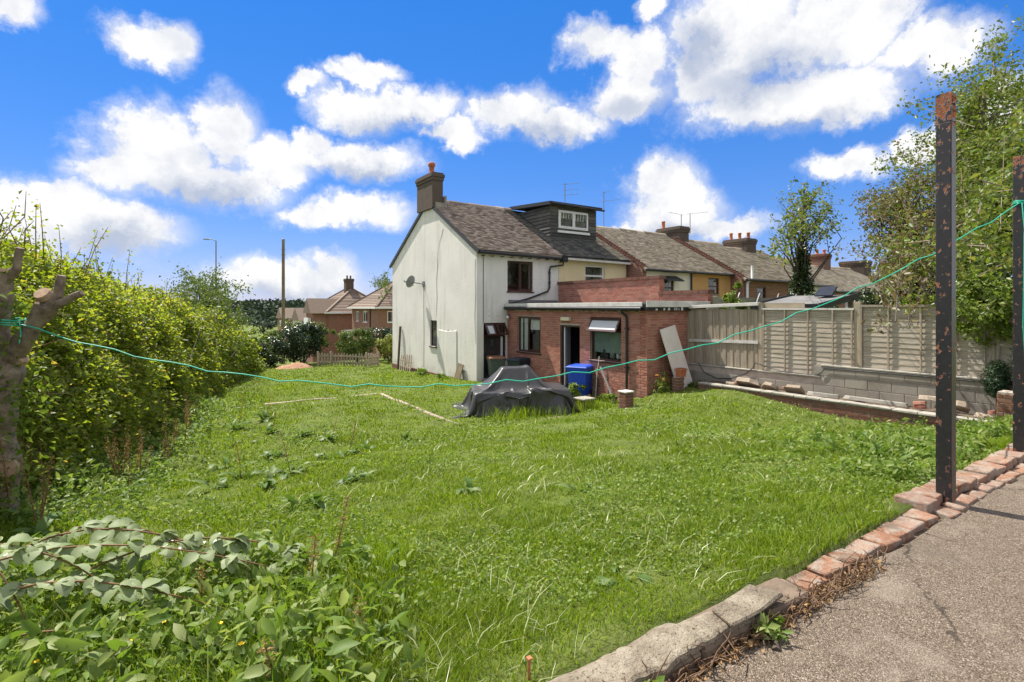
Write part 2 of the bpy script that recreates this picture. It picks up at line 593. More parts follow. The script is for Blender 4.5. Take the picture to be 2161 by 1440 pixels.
    M['grey_tile'] = tiles('lichened grey tile', [(0, (.25, .195, .145)), (.5, (.43, .35, .265)), (1, (.58, .485, .375))], (.36, .33, .22), .55)
    M['slate'] = tiles('dark slate', [(0, (.055, .055, .058)), (.5, (.10, .097, .093)), (1, (.17, .155, .14))], (.17, .16, .12), .5)
    M['hip_tile'] = tiles('brown roof tile', [(0, (.14, .10, .075)), (.5, (.20, .145, .11)), (1, (.25, .185, .145))], (.17, .15, .12), .35)
    M['felt'] = simple('roofing felt', (.13, .13, .13), (.21, .20, .19), 3, .95, .3, 60)
    M['frame_brown'] = simple('dark brown window frame', (.050, .020, .016), (.075, .030, .022), 5, .35, .1, spec=.5)
    M['upvc'] = simple('white plastic frame', (.74, .74, .73), (.82, .82, .81), 4, .4, 0, spec=.5)
    M['fascia'] = simple('weathered white fascia', (.55, .53, .49), (.74, .72, .68), 4, .6, .15)
    M['black_plastic'] = simple('black pipe plastic', (.012, .012, .014), (.025, .025, .028), 6, .42, 0, spec=.5)
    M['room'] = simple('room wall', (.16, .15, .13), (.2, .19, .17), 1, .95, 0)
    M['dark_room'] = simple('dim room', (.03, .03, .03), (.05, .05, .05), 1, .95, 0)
    M['blind'] = simple('pale blind', (.56, .55, .51), (.66, .64, .60), 3, .9, 0)
    M['green_pane_tone'] = simple('grey green pane tone', (.16, .22, .17), (.22, .28, .23), 2, .9, 0)
    M['terracotta'] = simple('terracotta', (.42, .13, .06), (.52, .19, .09), 9, .85, .2)
    M['concrete'] = simple('concrete', (.27, .25, .21), (.42, .39, .34), 5, .92, .5, 60)
    M['lamp_plastic'] = simple('cream lamp plastic', (.68, .60, .42), (.74, .66, .48), 5, .4, 0, spec=.5)
    M['metal_grey'] = simple('dull grey metal', (.16, .16, .165), (.25, .25, .25), 12, .5, 0, spec=.6)
    M['dish'] = simple('grey dish paint', (.17, .18, .19), (.24, .25, .26), 8, .5, 0, spec=.5)
    M['grey_bin'] = simple('grey green bin plastic', (.055, .075, .068), (.075, .10, .09), 4, .45, .1, spec=.5)
    M['brown_bin'] = simple('brown bin plastic', (.20, .085, .045), (.26, .12, .065), 4, .45, .1, spec=.5)
    M['navy_bin'] = simple('dark navy bin plastic', (.016, .026, .042), (.025, .04, .06), 4, .4, .1, spec=.5)
    M['blue_bin'] = simple('blue bin plastic', (.018, .075, .50), (.028, .10, .60), 4, .36, .06, spec=.5)
    M['door_paint'] = simple('grubby cream door paint', (.66, .59, .52), (.76, .70, .64), 3, .6, .1)
    M['rope'] = simple('green plastic line', (.02, .42, .27), (.03, .52, .34), 60, .45, .3, 900, spec=.5, dist=.001)
    M['soil'] = simple('dry soil', (.09, .065, .045), (.19, .14, .10), 9, .98, .9, 40, dist=.03)
    M['orange_soil'] = simple('orange rubble soil', (.30, .15, .08), (.48, .30, .20), 6, .98, .8, 30, dist=.03)
    M['dead_stem'] = simple('dead brown stems', (.09, .05, .03), (.24, .15, .09), 14, .9, .4, 90)
    M['green_stem'] = simple('green stems', (.09, .13, .03), (.16, .20, .06), 14, .7, 0)
    M['red_stem'] = simple('reddish stems', (.16, .08, .04), (.24, .13, .06), 14, .7, 0)
    M['flower_white'] = simple('white petal', (.75, .70, .66), (.85, .80, .76), 20, .7, 0)
    M['flower_yellow'] = simple('yellow petal', (.75, .50, .02), (.85, .62, .04), 20, .6, 0)
    M['flower_orange'] = simple('orange petal', (.70, .20, .03), (.80, .28, .05), 20, .6, 0)

    def wood(name, stops, ax=(1.5, 9, 60), dark=(.06, .05, .04)):
        t = NT(name)
        col = t.ramp(t.rand(), stops)
        g = t.noise(1.0, 6, .65, stretch=ax)
        col = t.mix(t.math('MULTIPLY', t.node_range(g, .42, .72), .55), col, dark)
        col = t.mix(t.math('MULTIPLY', t.node_range(t.noise(2.2, 4), .5, .72), .35), col, (.34, .33, .29))
        return t.surf(col, .92, t.bump(g, .5, .006), .15)
    gs = [(0, (.41, .35, .275)), (.5, (.51, .44, .355)), (1, (.45, .395, .33))]
    M['wood_h'] = wood('weathered lap board', gs, (3, 3, 55))
    M['wood_v'] = wood('weathered upright board', [(0, (.33, .27, .20)), (.5, (.44, .365, .275)), (1, (.38, .32, .255))], (45, 45, 2.0))
    M['wood_pale'] = simple('pale capping', (.52, .49, .46), (.66, .63, .59), 6, .85, .2)
    M['ply'] = simple('old plywood', (.30, .25, .18), (.40, .34, .25), 3, .9, .2)
    M['pole_wood'] = wood('pole timber', [(0, (.19, .15, .09)), (1, (.25, .20, .13))], (30, 30, .8))

    # concrete block with stains
    t = NT('concrete block')
    col = t.ramp(t.rand(), [(0, (.27, .24, .19)), (.5, (.35, .315, .26)), (1, (.30, .275, .235))])
    col = t.mix(t.math('MULTIPLY', t.node_range(t.noise(1.5, 5, .65, stretch=(1.5, 1.5, .7)), .48, .75), .6), col, (.15, .135, .11))
    M['block'] = t.surf(col, .95, t.bump(t.noise(90, 4, .7), .6, .006), .15)
    # stone slabs
    M['stone'] = simple('broken stone', (.33, .255, .19), (.50, .41, .32), 6, .95, .7, 45, dist=.02, var=.4)
    # exposed-aggregate concrete patio
    t = NT('exposed aggregate concrete')
    vo = t.node('ShaderNodeTexVoronoi'); vo.inputs['Scale'].default_value = 190
    t.l.new(t.pos(), vo.inputs['Vector'])
    sp = t.node('ShaderNodeSeparateColor'); t.l.new(vo.outputs['Color'], sp.inputs[0])
    col = t.ramp(sp.outputs[0], [(0, (.05, .036, .025)), (.28, (.135, .10, .07)), (.6, (.22, .168, .12)), (.9, (.31, .245, .18)), (1, (.54, .46, .36))])
    col = t.mix(t.math('MULTIPLY', t.noise(1.3, 5, .6), .6), col, (.10, .075, .055))
    col = t.mix(t.math('MULTIPLY', t.node_range(t.noise(26, 3, .6), .55, .75), .45), col, (.34, .27, .22))
    col = t.mix(t.math('MULTIPLY', t.node_range(t.noise(2.6, 5, .62), .48, .72), .45), col, (.36, .295, .23))
    col = t.mix(t.math('MULTIPLY', t.node_range(t.noise(.9, 4, .6), .52, .7), .45), col, (.075, .06, .045))
    cv = t.node('ShaderNodeTexVoronoi', feature='DISTANCE_TO_EDGE'); cv.inputs['Scale'].default_value = .55
    wob = t.node('ShaderNodeVectorMath', operation='MULTIPLY_ADD'); t.l.new(t.noise(3.0, 5, .65, out='Color'), wob.inputs[0]); wob.inputs[1].default_value = (.35, .35, .35); t.l.new(t.pos(), wob.inputs[2])
    t.l.new(wob.outputs[0], cv.inputs['Vector'])
    crk = t.math('MULTIPLY', t.node_range(cv.outputs['Distance'], .008, .002), t.node_range(t.noise(1.7, 3), .45, .6))
    col = t.mix(t.math('MULTIPLY', crk, .8), col, (.03, .024, .018))
    hh = t.math('ADD', t.math('MULTIPLY', vo.outputs['Distance'], -1.2), t.noise(140, 3))
    M['patio'] = t.surf(col, .9, t.bump(hh, .9, .006), .25)
    # cement-capped kerb
    t = NT('pitted cement capping')
    col = t.ramp(t.noise(7, 6, .65), [(.28, (.14, .11, .08)), (.5, (.27, .225, .165)), (.68, (.38, .33, .25))])
    col = t.mix(t.node_range(t.noise(55, 3, .7), .56, .68), col, (.11, .08, .055))
    col = t.mix(t.math('MULTIPLY', t.node_range(t.noise(3, 4), .55, .75), .5), col, (.26, .20, .15))
    M['capping'] = t.surf(col, .95, t.bump(t.math('ADD', t.noise(60, 4, .7), t.noise(12, 4)), 1.0, .02), .15)
    M['kerb_face'] = simple('shaded kerb face', (.115, .085, .06), (.21, .155, .11), 7, .95, .7, 40, dist=.015)  # brown face, its colour darkened for the unlit side of the kerb
    # painted steel with rust
    t = NT('black paint flaking to rust')
    n = t.noise(24, 6, .66, stretch=(1, 1, .75))
    base = t.mix(t.noise(30, 3), (.010, .011, .016), (.035, .032, .034))
    rust = t.ramp(t.noise(45, 4, .7), [(.3, (.11, .045, .025)), (.55, (.32, .11, .05)), (.8, (.46, .25, .15))])
    z = t.node('ShaderNodeSeparateXYZ'); t.l.new(t.pos(), z.inputs[0])
    topf = t.math('MULTIPLY', t.node_range(z.outputs['Z'], 2.75, 3.0), .16)
    basef = t.math('MULTIPLY', t.node_range(z.outputs['Z'], .14, .0), .14)
    f = t.node_range(t.math('ADD', n, t.math('ADD', topf, basef)), .585, .63)
    M['rusty_post'] = t.surf(t.mix(f, base, rust), t.ramp(f, [(0, (.35,) * 3), (1, (.9,) * 3)]), t.bump(t.math('MULTIPLY', f, -1.0), .5, .003), .5)
    # glass
    t = NT('window glass')
    tr = t.node('ShaderNodeBsdfTransparent'); tr.inputs[0].default_value = (.95, .97, .96, 1)
    gl = t.node('ShaderNodeBsdfGlossy'); gl.inputs['Roughness'].default_value = .02
    fr = t.node('ShaderNodeLayerWeight'); fr.inputs[0].default_value = .5
    ms = t.node('ShaderNodeMixShader')
    t.l.new(t.math('ADD', t.math('MULTIPLY', t.math('POWER', fr.outputs['Facing'], 4.0), .9), .05, True), ms.inputs[0]); t.l.new(tr.outputs[0], ms.inputs[1]); t.l.new(gl.outputs[0], ms.inputs[2])
    t.l.new(ms.outputs[0], t.out.inputs[0])
    M['glass'] = t.m
    t = NT('obscured glass')
    M['frosted'] = t.surf(t.mix(t.noise(40, 3), (.50, .52, .54), (.62, .64, .66)), .25, None, .5)
    # furniture cover
    t = NT('black cover cloth')
    col = t.mix(t.noise(1.6, 5, .65), (.026, .025, .029), (.062, .057, .057))
    M['cover'] = t.surf(col, t.ramp(t.noise(3, 4), [(.3, (.32,) * 3), (.7, (.46,) * 3)]), t.bump(t.noise(9, 5, .6), .3, .02), .6)
    # bark
    def bark(name, a, b, st=(14, 14, 3)):
        t = NT(name)
        n = t.noise(1.0, 6, .7, stretch=st)
        col = t.ramp(n, [(.3, a), (.7, b)])
        col = t.mix(t.math('MULTIPLY', t.node_range(t.noise(6, 4), .55, .7), .4), col, (.16, .17, .10))
        return t.surf(col, .95, t.bump(n, .8, .02), .15)
    M['bark'] = bark('rough bark', (.10, .07, .05), (.36, .285, .22), (10, 10, 12))
    M['bark_dark'] = bark('dark bark', (.055, .042, .034), (.15, .12, .095))
    M['cut_wood'] = simple('sawn wood', (.35, .22, .14), (.5, .36, .25), 20, .9, .3)
    # ground
    t = NT('turf soil')
    col = t.ramp(t.noise(3.2, 6, .65), [(.3, (.085, .12, .025)), (.55, (.14, .19, .038)), (.75, (.18, .21, .06))])
    M['ground'] = t.surf(t.mix(t.math('MULTIPLY', t.noise(.35, 4), .4), col, (.10, .085, .045)), .95, t.bump(t.noise(30, 5, .7), .9, .04), .1)
    # foliage
    M['grass'] = leafmat('grass blade', [(0, (.12, .19, .012)), (.3, (.18, .275, .016)), (.65, (.25, .35, .022)), (.88, (.32, .40, .045)), (1, (.48, .46, .16))], .48, .48, .22, (1.15, 1.2, .45))
    M['straw'] = leafmat('pale grass stalk', [(0, (.46, .50, .24)), (.5, (.60, .60, .36)), (1, (.52, .56, .30))], .35, .4, .4)
    M['dock'] = leafmat('dock leaf', [(0, (.09, .16, .03)), (.5, (.14, .23, .05)), (1, (.24, .31, .11))], .36, .48, .25)
    M['weed'] = leafmat('weed leaf', [(0, (.12, .20, .03)), (.4, (.20, .30, .055)), (.8, (.31, .38, .11)), (1, (.44, .48, .21))], .45, .5, .25)
    M['bramble'] = leafmat('bramble leaf', [(0, (.20, .26, .11)), (.5, (.29, .35, .17)), (1, (.37, .42, .24))], .3, .55, .22)
    M['hawthorn'] = leafmat('hawthorn leaf', [(0, (.14, .20, .024)), (.35, (.245, .32, .042)), (.75, (.34, .41, .062)), (.93, (.41, .42, .085)), (1, (.46, .32, .11))], .62, .45, .32, (1.3, 1.25, .5))
    M['laurel'] = leafmat('dark glossy leaf', [(0, (.018, .042, .012)), (.6, (.036, .070, .020)), (1, (.08, .115, .04))], .15, .3, .5)
    M['privet'] = leafmat('hedge leaf', [(0, (.07, .12, .02)), (.6, (.125, .18, .033)), (1, (.21, .23, .06))], .33, .5, .3)
    M['golden'] = leafmat('golden leaf', [(0, (.18, .22, .02)), (.6, (.27, .29, .03)), (1, (.34, .33, .06))], .35, .42, .4)
    M['birch'] = leafmat('tree leaf', [(0, (.10, .145, .026)), (.5, (.17, .225, .042)), (.85, (.25, .29, .065)), (1, (.28, .24, .09))], .45, .42, .38)
    M['copper'] = leafmat('copper leaf', [(0, (.15, .10, .06)), (.3, (.23, .15, .095)), (.55, (.16, .20, .045)), (.85, (.20, .25, .06)), (1, (.34, .26, .18))], .42, .42, .38)
    M['ivy'] = leafmat('ivy leaf', [(0, (.026, .055, .014)), (.6, (.048, .085, .020)), (1, (.10, .13, .04))], .2, .32, .5)
    M['lime'] = leafmat('lime leaf', [(0, (.13, .20, .025)), (.5, (.21, .29, .042)), (1, (.30, .37, .085))], .42, .45, .3)
    M['conifer'] = leafmat('conifer frond', [(0, (.022, .058, .022)), (.6, (.04, .09, .032)), (1, (.07, .13, .045))], .15, .55, .3)
    M['seed'] = leafmat('sorrel seed head', [(0, (.30, .16, .07)), (.5, (.42, .25, .11)), (1, (.50, .34, .16))], .25, .6, .2)
    M['hill'] = simple('wooded hillside', (.03, .048, .03), (.055, .075, .045), .02, 1.0, 0, spec=0.0)
    M['wood_far'] = leafmat('distant wood', [(0, (.032, .052, .034)), (.6, (.05, .074, .048)), (1, (.075, .10, .06))], .1, .6, .1)


make_materials()


# ---------------------------------------------------------------- the setting: ground, patio, hills
def turf_z(u, v):
    """height of the garden"""
    u = np.asarray(u, float); v = np.asarray(v, float)
    z = .045 - .133 * (np.clip(v, 1.6, 9.75) - 1.6)
    z = z - .42 * ss(6, 10.5, u) * ss(1.6, 3, v) * (1 - ss(4, 8, v))
    z = z + .28 * ss(9, 11.9, u) * ss(5.5, 8.5, v)
    z = z + .30 * ss(.4, -1.4, u) * ss(3.0, 6.0, v) * (1 - ss(9, 13, v))
    z = z + .035 * (vnoise(u * .9, v * .9, 3) - .5) + .02 * (vnoise(u * 2.7, v * 2.7, 5) - .5)
    low = -1.19 - .034 * np.clip(v - 16.8, 0, 9) + .02 * (vnoise(u * 1.3, v * 1.3, 8) - .5)
    yard = np.where((u > 5.5) & (v > 9.7), 1.0, 0.0) * (1 - ss(10.6, 11.4, u) * (1 - ss(10.2, 11.2, v)))
    side = np.where(v > 15.25, 1.0, 0.0)
    w = np.maximum(yard, side)
    z = z * (1 - w) + low * w
    z = np.where(v < 1.60, -.14, z)
    z = np.where((u > 11.95) & (v < 9.6), np.where(u > 12.75, -.5, -.66), z)
    far = ss(28, 62, v) * (-4.6) + ss(60, 300, v) * (-14)
    right = -.02 * np.clip(u - 14, 0, 60) - .04 * np.clip(u - 70, 0, 600)
    left = -.03 * np.clip(-3 - u, 0, 300)
    return z + far + right + left


def grid_axis(a, b, step, lo, hi):
    c = list(np.arange(a, b + 1e-6, step))
    d = step; x = b
    while x < hi:
        d *= 1.28; x += d; c.append(x)
    d = step; x = a
    while x > lo:
        d *= 1.28; x -= d; c.insert(0, x)
    return np.array(c)


gu = grid_axis(-6, 14, .2, -2500, 2500)
gv = grid_axis(-1, 28, .2, -400, 3500)
# keep the breaks in level crisp
gu = np.sort(np.concatenate([gu, [5.49, 5.52, 11.94, 11.97, 12.74, 12.77]]))
gv = np.sort(np.concatenate([gv, [1.595, 1.61, 9.69, 9.72, 15.24, 15.27]]))
U, V_ = np.meshgrid(gu, gv, indexing='ij')
Z = turf_z(U, V_)
nU, nV = U.shape
idx = np.arange(nU * nV).reshape(nU, nV)
q = np.stack([idx[:-1, :-1], idx[1:, :-1], idx[1:, 1:], idx[:-1, 1:]], -1).reshape(-1, 4)
gme = np_mesh('ground', np.stack([U, V_, Z], -1).reshape(-1, 3), quads=q, mats=[M['ground']])
tag(link('ground', gme), 'grassy garden ground running down to the house', kind='structure')

# patio slab: a thin sheet with an uneven broken edge on top of a base
mb = MB()
pe = []
x = -6.0
while x < 9.5:
    pe.append((x, 1.385 + rnd.uniform(-.02, .02) + (.035 if x > 3.4 else 0)))
    x += rnd.uniform(.12, .3)
pts = [(-6, -5)] + [(9.5, -5)] + [(9.5, 1.5)] + pe[::-1]
mb.prism([(a, b, -.13) for a, b in pts], (0, 0, .13))
pat = mb.build('patio', M['patio'])
tag(pat, 'exposed aggregate concrete patio', kind='structure')

# soil bed behind the low brick wall
mb = MB()
n, k = 44, 6
vs = []
for i in range(n + 1):
    v = 2.5 + (9.0 - 2.5) * i / n
    for j in range(k + 1):
        u = 11.98 + .70 * j / k
        vs.append((u, v, -.56 + .07 * float(vnoise(u * 4, v * 4, 2)) + .05 * float(vnoise(u * 11, v * 11, 6))))
mb.add(vs, [(i * (k + 1) + j, i * (k + 1) + j + 1, (i + 1) * (k + 1) + j + 1, (i + 1) * (k + 1) + j) for i in range(n) for j in range(k)], True)
tag(mb.build('soil_bed', M['soil']), 'strip of bare soil in front of the block wall', kind='structure')


# ---------------------------------------------------------------- brick laying
BRICK_L, BRICK_H, JOINT = .215, .065, .010


def lay(a0, a1, z0, z1, holes=(), L=BRICK_L, H=BRICK_H, J=JOINT, bond=.5):
    """running bond clipped to the openings: list of (a0, a1, z0, z1)"""
    out = []
    r = 0
    z = z0
    while z + H * .6 < z1:
        zt = min(z + H, z1)
        a = a0 - (L + J) * (bond if r % 2 else 0)
        while a < a1:
            segs = [(max(a, a0), min(a + L, a1))]
            for h in holes:
                if h[2] < zt - .004 and h[3] > z + .004:
                    new = []
                    for s, e in segs:
                        if e <= h[0] or s >= h[1]: new.append((s, e))
                        else:
                            if s < h[0]: new.append((s, h[0]))
                            if e > h[1]: new.append((h[1], e))
                    segs = new
            out += [(s, e, z, zt) for s, e in segs if e - s > .03]
            a += L + J
        z += H + J
        r += 1
    return out


def lay_parts(root, T, rects, m, proud=.007, back=.02, near=None, limit=300, name='brick', parent=None, rest='bricks'):
    """the bricks nearest the camera become parts of their own (sharing meshes), the rest one stuff part"""
    parent = parent or root
    off = world_loc(parent)
    if near is not None:
        rects = sorted(rects, key=lambda r: near(r))
    cache = {}
    for r in rects[:limit]:
        key = (round(r[1] - r[0], 3), round(r[3] - r[2], 3), T(0, 1, 0) == T(0, 0, 0), round(T(0, 1, 0)[0] - T(0, 0, 0)[0], 1))
        if key not in cache:
            w, h = key[0], key[1]
            b = MB()
            o0 = Vector(T(0, 0, 0))
            e = min(.006, h * .1)
            # front face slightly smaller than the back so that edges catch light
            f0 = [(0, -back, 0), (w, -back, 0), (w, -back, h), (0, -back, h)]
            f1 = [(0, proud - .003, 0), (w, proud - .003, 0), (w, proud - .003, h), (0, proud - .003, h)]
            f2 = [(e, proud, e), (w - e, proud, e), (w - e, proud, h - e), (e, proud, h - e)]
            pts = [Vector(T(*p)) - o0 for p in f0 + f1 + f2]
            flip = (pts[1] - pts[0]).cross(pts[3] - pts[0]).dot(pts[4] - pts[0]) < 0
            fs = []
            for s in (0, 4):
                fs += [(s + i, s + (i + 1) % 4, s + 4 + (i + 1) % 4, s + 4 + i) for i in range(4)]
            fs.append((8, 9, 10, 11))
            if flip: fs = [f[::-1] for f in fs]
            b.add(pts, fs)
            cache[key] = b.mesh(name, m)
        p = Vector(T(r[0], rnd.uniform(-.002, .002), r[2])) - off
        link(name, cache[key], parent, loc=p)
    if len(rects) > limit:
        b = MB()
        for r in rects[limit:]:
            d = proud + rnd.uniform(-.002, .002)
            q0 = [T(r[0], d, r[2]), T(r[1], d, r[2]), T(r[1], d, r[3]), T(r[0], d, r[3])]
            q1 = [T(r[0], -.02, r[2]), T(r[1], -.02, r[2]), T(r[1], -.02, r[3]), T(r[0], -.02, r[3])]
            b.add(q0 + q1, [(0, 1, 2, 3), (4, 5, 1, 0), (5, 6, 2, 1), (6, 7, 3, 2), (7, 4, 0, 3)])
        tag(b.build(rest, m, parent), kind='stuff')


# ---------------------------------------------------------------- roofs
def tile_roof(root, name, m, a0, a1, v_e, z_e, v_r, z_r, gauge=.125, width=.19, lift=.03, parent=None, holes=None):
    """plain tiles laid in courses from the eave (v_e, z_e) to the ridge (v_r, z_r)"""
    sl = math.hypot(v_r - v_e, z_r - z_e)
    dv, dz = (v_r - v_e) / sl, (z_r - z_e) / sl
    nv, nz = -dz, dv
    rows = int(sl / gauge)
    V, Q = [], []
    for r in range(rows):
        s0 = r * gauge - .01
        s1 = min(s0 + gauge * 1.35, sl)
        a = a0 - (width / 2 if r % 2 else 0)
        while a < a1 - .01:
            x0, x1 = max(a, a0) + .002, min(a + width, a1) - .002
            a += width
            if x1 - x0 < .02: continue
            if holes and holes((x0 + x1) / 2, s0): continue
            j = rnd.uniform(-.004, .007); k = rnd.uniform(-.006, .006)
            h0, h1 = lift + j, .001 + j * .3
            b = len(V)
            s00 = s0 + k
            for (x, s, h) in ((x0, s00, h0), (x1, s00, h0 + rnd.uniform(-.003, .003)), (x1, s1, h1), (x0, s1, h1), (x0, s00, h0 - .014), (x1, s00, h0 - .014)):
                V.append((x, v_e + dv * s + nv * h, z_e + dz * s + nz * h))
            Q += [(b, b + 1, b + 2, b + 3), (b + 4, b + 5, b + 1, b)]
    off = world_loc(parent or root)
    me = np_mesh(name, np.array(V) - np.array(off), quads=Q, mats=[m])
    return tag(link(name, me, parent or root), kind='stuff')


def ridge_tiles(root, m, a0, a1, v, z, length=.45, r=.12, parent=None):
    off = world_loc(parent or root)
    n = max(1, int((a1 - a0) / length))
    L = (a1 - a0) / n
    b = MB()
    seg = 6
    for s in (0, 1):
        pass
    pr = [(-r * 1.15, -.09), (-r * .75, .01), (-r * .3, .06), (r * .3, .06), (r * .75, .01), (r * 1.15, -.09)]
    vs = [(0, y, zz) for y, zz in pr] + [(L * .985, y, zz - .008) for y, zz in pr]
    fs = [(i, i + 1, i + 7, i + 6) for i in range(5)] + [(5, 4, 3, 2, 1, 0), (6, 7, 8, 9, 10, 11)]
    b.add(vs, fs)
    me = b.mesh('ridge_tile', m)
    for i in range(n):
        link('ridge_tile', me, parent or root, loc=Vector((a0 + i * L, v, z + rnd.uniform(-.008, .012))) - off, rot=(rnd.uniform(-.03, .03), rnd.uniform(-.02, .02), 0))


# ---------------------------------------------------------------- windows
def window(root, T, a0, a1, z0, z1, fm, mull=(), trans=(), inset=.06, fw=.055, sill=None, room=None, blind=None, name='window', openers=(), room_depth=.9):
    """frame, sashes, panes and a lit-by-daylight room behind"""
    b = MB()
    d0, d1 = -inset - .05, -inset
    b.boxT(T, a0, a0 + fw, d0, d1, z0, z1); b.boxT(T, a1 - fw, a1, d0, d1, z0, z1)
    b.boxT(T, a0 + fw, a1 - fw, d0, d1, z0, z0 + fw); b.boxT(T, a0 + fw, a1 - fw, d0, d1, z1 - fw, z1)
    for m_ in mull: b.boxT(T, m_ - fw / 2, m_ + fw / 2, d0 + .002, d1 - .002, z0 + fw, z1 - fw)
    for t_, aa, bb in trans: b.boxT(T, aa, bb, d0 + .003, d1 - .003, t_ - fw / 2, t_ + fw / 2)
    w = b.build(name, fm, root, bevel=.004)
    cells = sorted([a0 + fw] + list(mull) + [a1 - fw])
    g = MB()
    for i in range(len(cells) - 1):
        l = cells[i] + (fw / 2 if i else 0); r = cells[i + 1] - (fw / 2 if i < len(cells) - 2 else 0)
        if (i in openers):
            s = MB(); q = .045
            e0, e1 = d1 - .012, d1 + .014
            s.boxT(T, l - .012, l + q, e0, e1, z0 + fw - .012, z1 - fw + .012); s.boxT(T, r - q, r + .012, e0, e1, z0 + fw - .012, z1 - fw + .012)
            s.boxT(T, l + q, r - q, e0, e1, z0 + fw - .012, z0 + fw + q); s.boxT(T, l + q, r - q, e0, e1, z1 - fw - q, z1 - fw + .012)
            s.build('sash', fm, w, bevel=.004)
        p = MB()
        p.boxT(T, l, r, d0 + .020, d0 + .026, z0 + fw, z1 - fw)
        p.build('pane', M['glass'], w)
    if sill is not None:
        s = MB(); s.boxT(T, a0 - .04, a1 + .04, -inset, .05, z0 - .045, z0 - .003)
        s.build('sill', sill, w, bevel=.006)
    if room is not None:
        r = MB(); D = room_depth
        dd = d0 - .02
        A0, A1, Z0, Z1 = a0 - .25, a1 + .25, z0 - .25, z1 + .2
        P = [T(A0, dd, Z0), T(A1, dd, Z0), T(A1, dd, Z1), T(A0, dd, Z1), T(A0, dd - D, Z0), T(A1, dd - D, Z0), T(A1, dd - D, Z1), T(A0, dd - D, Z1)]
        r.add(P, [(4, 5, 6, 7), (0, 1, 5, 4), (1, 2, 6, 5), (2, 3, 7, 6), (3, 0, 4, 7)])
        r.build('room', room, w)
    for (ba, bb, bz0, bz1, bm, nm) in (blind or ()):
        c = MB(); n = max(2, int((bb - ba) / .05))
        vs = []
        for i in range(n + 1):
            dd = d0 - .012 - .008 * math.sin(i * 2.1)
            a = ba + (bb - ba) * i / n
            vs += [T(a, dd, bz0), T(a, dd, bz1)]
        c.add(vs, [(2 * i, 2 * i + 2, 2 * i + 3, 2 * i + 1) for i in range(n)], True)
        c.build(nm, bm, w)
    return w


def chimney(root, u0, u1, v0, v1, z0, z1, m, pots=(), parent=None, pm=None, ph=.45):
    b = MB()
    b.box((u0, v0, z0), (u1, v1, z1 - .3))
    b.box((u0 - .035, v0 - .035, z1 - .298), (u1 + .035, v1 + .035, z1 - .16))
    b.box((u0 - .065, v0 - .065, z1 - .158), (u1 + .065, v1 + .065, z1 - .03))
    b.box((u0 - .02, v0 - .02, z1 - .028), (u1 + .02, v1 + .02, z1 + .04))
    c = b.build('chimney', m, parent or root, bevel=.008)
    if parent is not None: return c
    for (pu, pv) in pots:
        p = MB()
        p.lathe((pu, pv, z1 + .02), [(.12, 0), (.115, .05), (.095, .08), (.09, ph - .1), (.11, ph - .08), (.11, ph - .01), (.085, ph), (.075, ph - .02), (.07, .05)], 12)
        p.build('chimney_pot', pm or M['terracotta'], c)
    return c


# =================================================================================== the white end house
HU, HV = 9.71, 16.84            # its near corner
EAVE, RIDGE_Z, RIDGE_V = 3.72, 6.14, 21.0
wh = thing('white_house', 'white rendered end of terrace house with tall gable and brown tiled roof', 'house', (HU, HV, -1.25))
wb = MB()
gw = (20.15, 20.80, -.13, .97)
wall_panel(wb, Tu(HU), HV, 25.16, -1.6, EAVE, .3, [gw])
# gable triangle
wb.prism([(HU, HV, EAVE), (HU, 25.16, EAVE), (HU, RIDGE_V, RIDGE_Z - .03)], (.3, 0, 0))
rw = (11.06, 12.26, 2.13, 3.30)
dr = (9.98, 11.0, -1.12, .94)
wall_panel(wb, Tv(HV), HU + .3, 13.54, -1.6, EAVE - .02, .3, [rw, dr])
wb2 = MB(); wall_panel(wb2, Tv(25.16, -1), HU + .3, 13.54, -1.6, EAVE - .02, .3); wb2.build('front_wall', M['white_render'], wh)
wb.build('wall', M['white_render'], wh)
pb = MB()
pb.box((HU - .025, 18.2, -1.62), (HU + .1, 25.2, -1.24))
pb.build('plinth', M['old_brick'], wh, bevel=.01)
# raised patch of newer render and the cracks
pb = MB(); pb.prism([(HU - .028, 18.36, -1.235), (HU - .028, 19.95, -1.235), (HU - .028, 19.95, .60), (HU - .028, 19.2, .56), (HU - .028, 18.36, .61)], (.03, 0, 0))
pb.build('render_patch', M['white_render'], wh, bevel=.012)
cr = MB()
for line in ([(19.55, 4.72), (19.70, 4.45), (19.86, 4.25), (19.98, 3.95), (20.1, 3.7), (20.06, 3.3), (20.16, 2.7), (20.12, 1.9), (20.2, 1.1)],
             [(18.36, .62), (18.6, .5), (18.7, .62), (18.95, .5), (19.05, .63), (19.3, .52), (19.45, .62), (19.7, .5), (19.9, .6)],
             [(16.92, 3.3), (16.95, 2.7), (16.9, 2.1), (16.96, 1.2), (16.9, .2)]):
    cr.tube([(HU - .006, a, z) for a, z in line], [.002 + .005 * rnd.random() for _ in line], 4)
cr.build('crack', M['kerb_face'], wh)

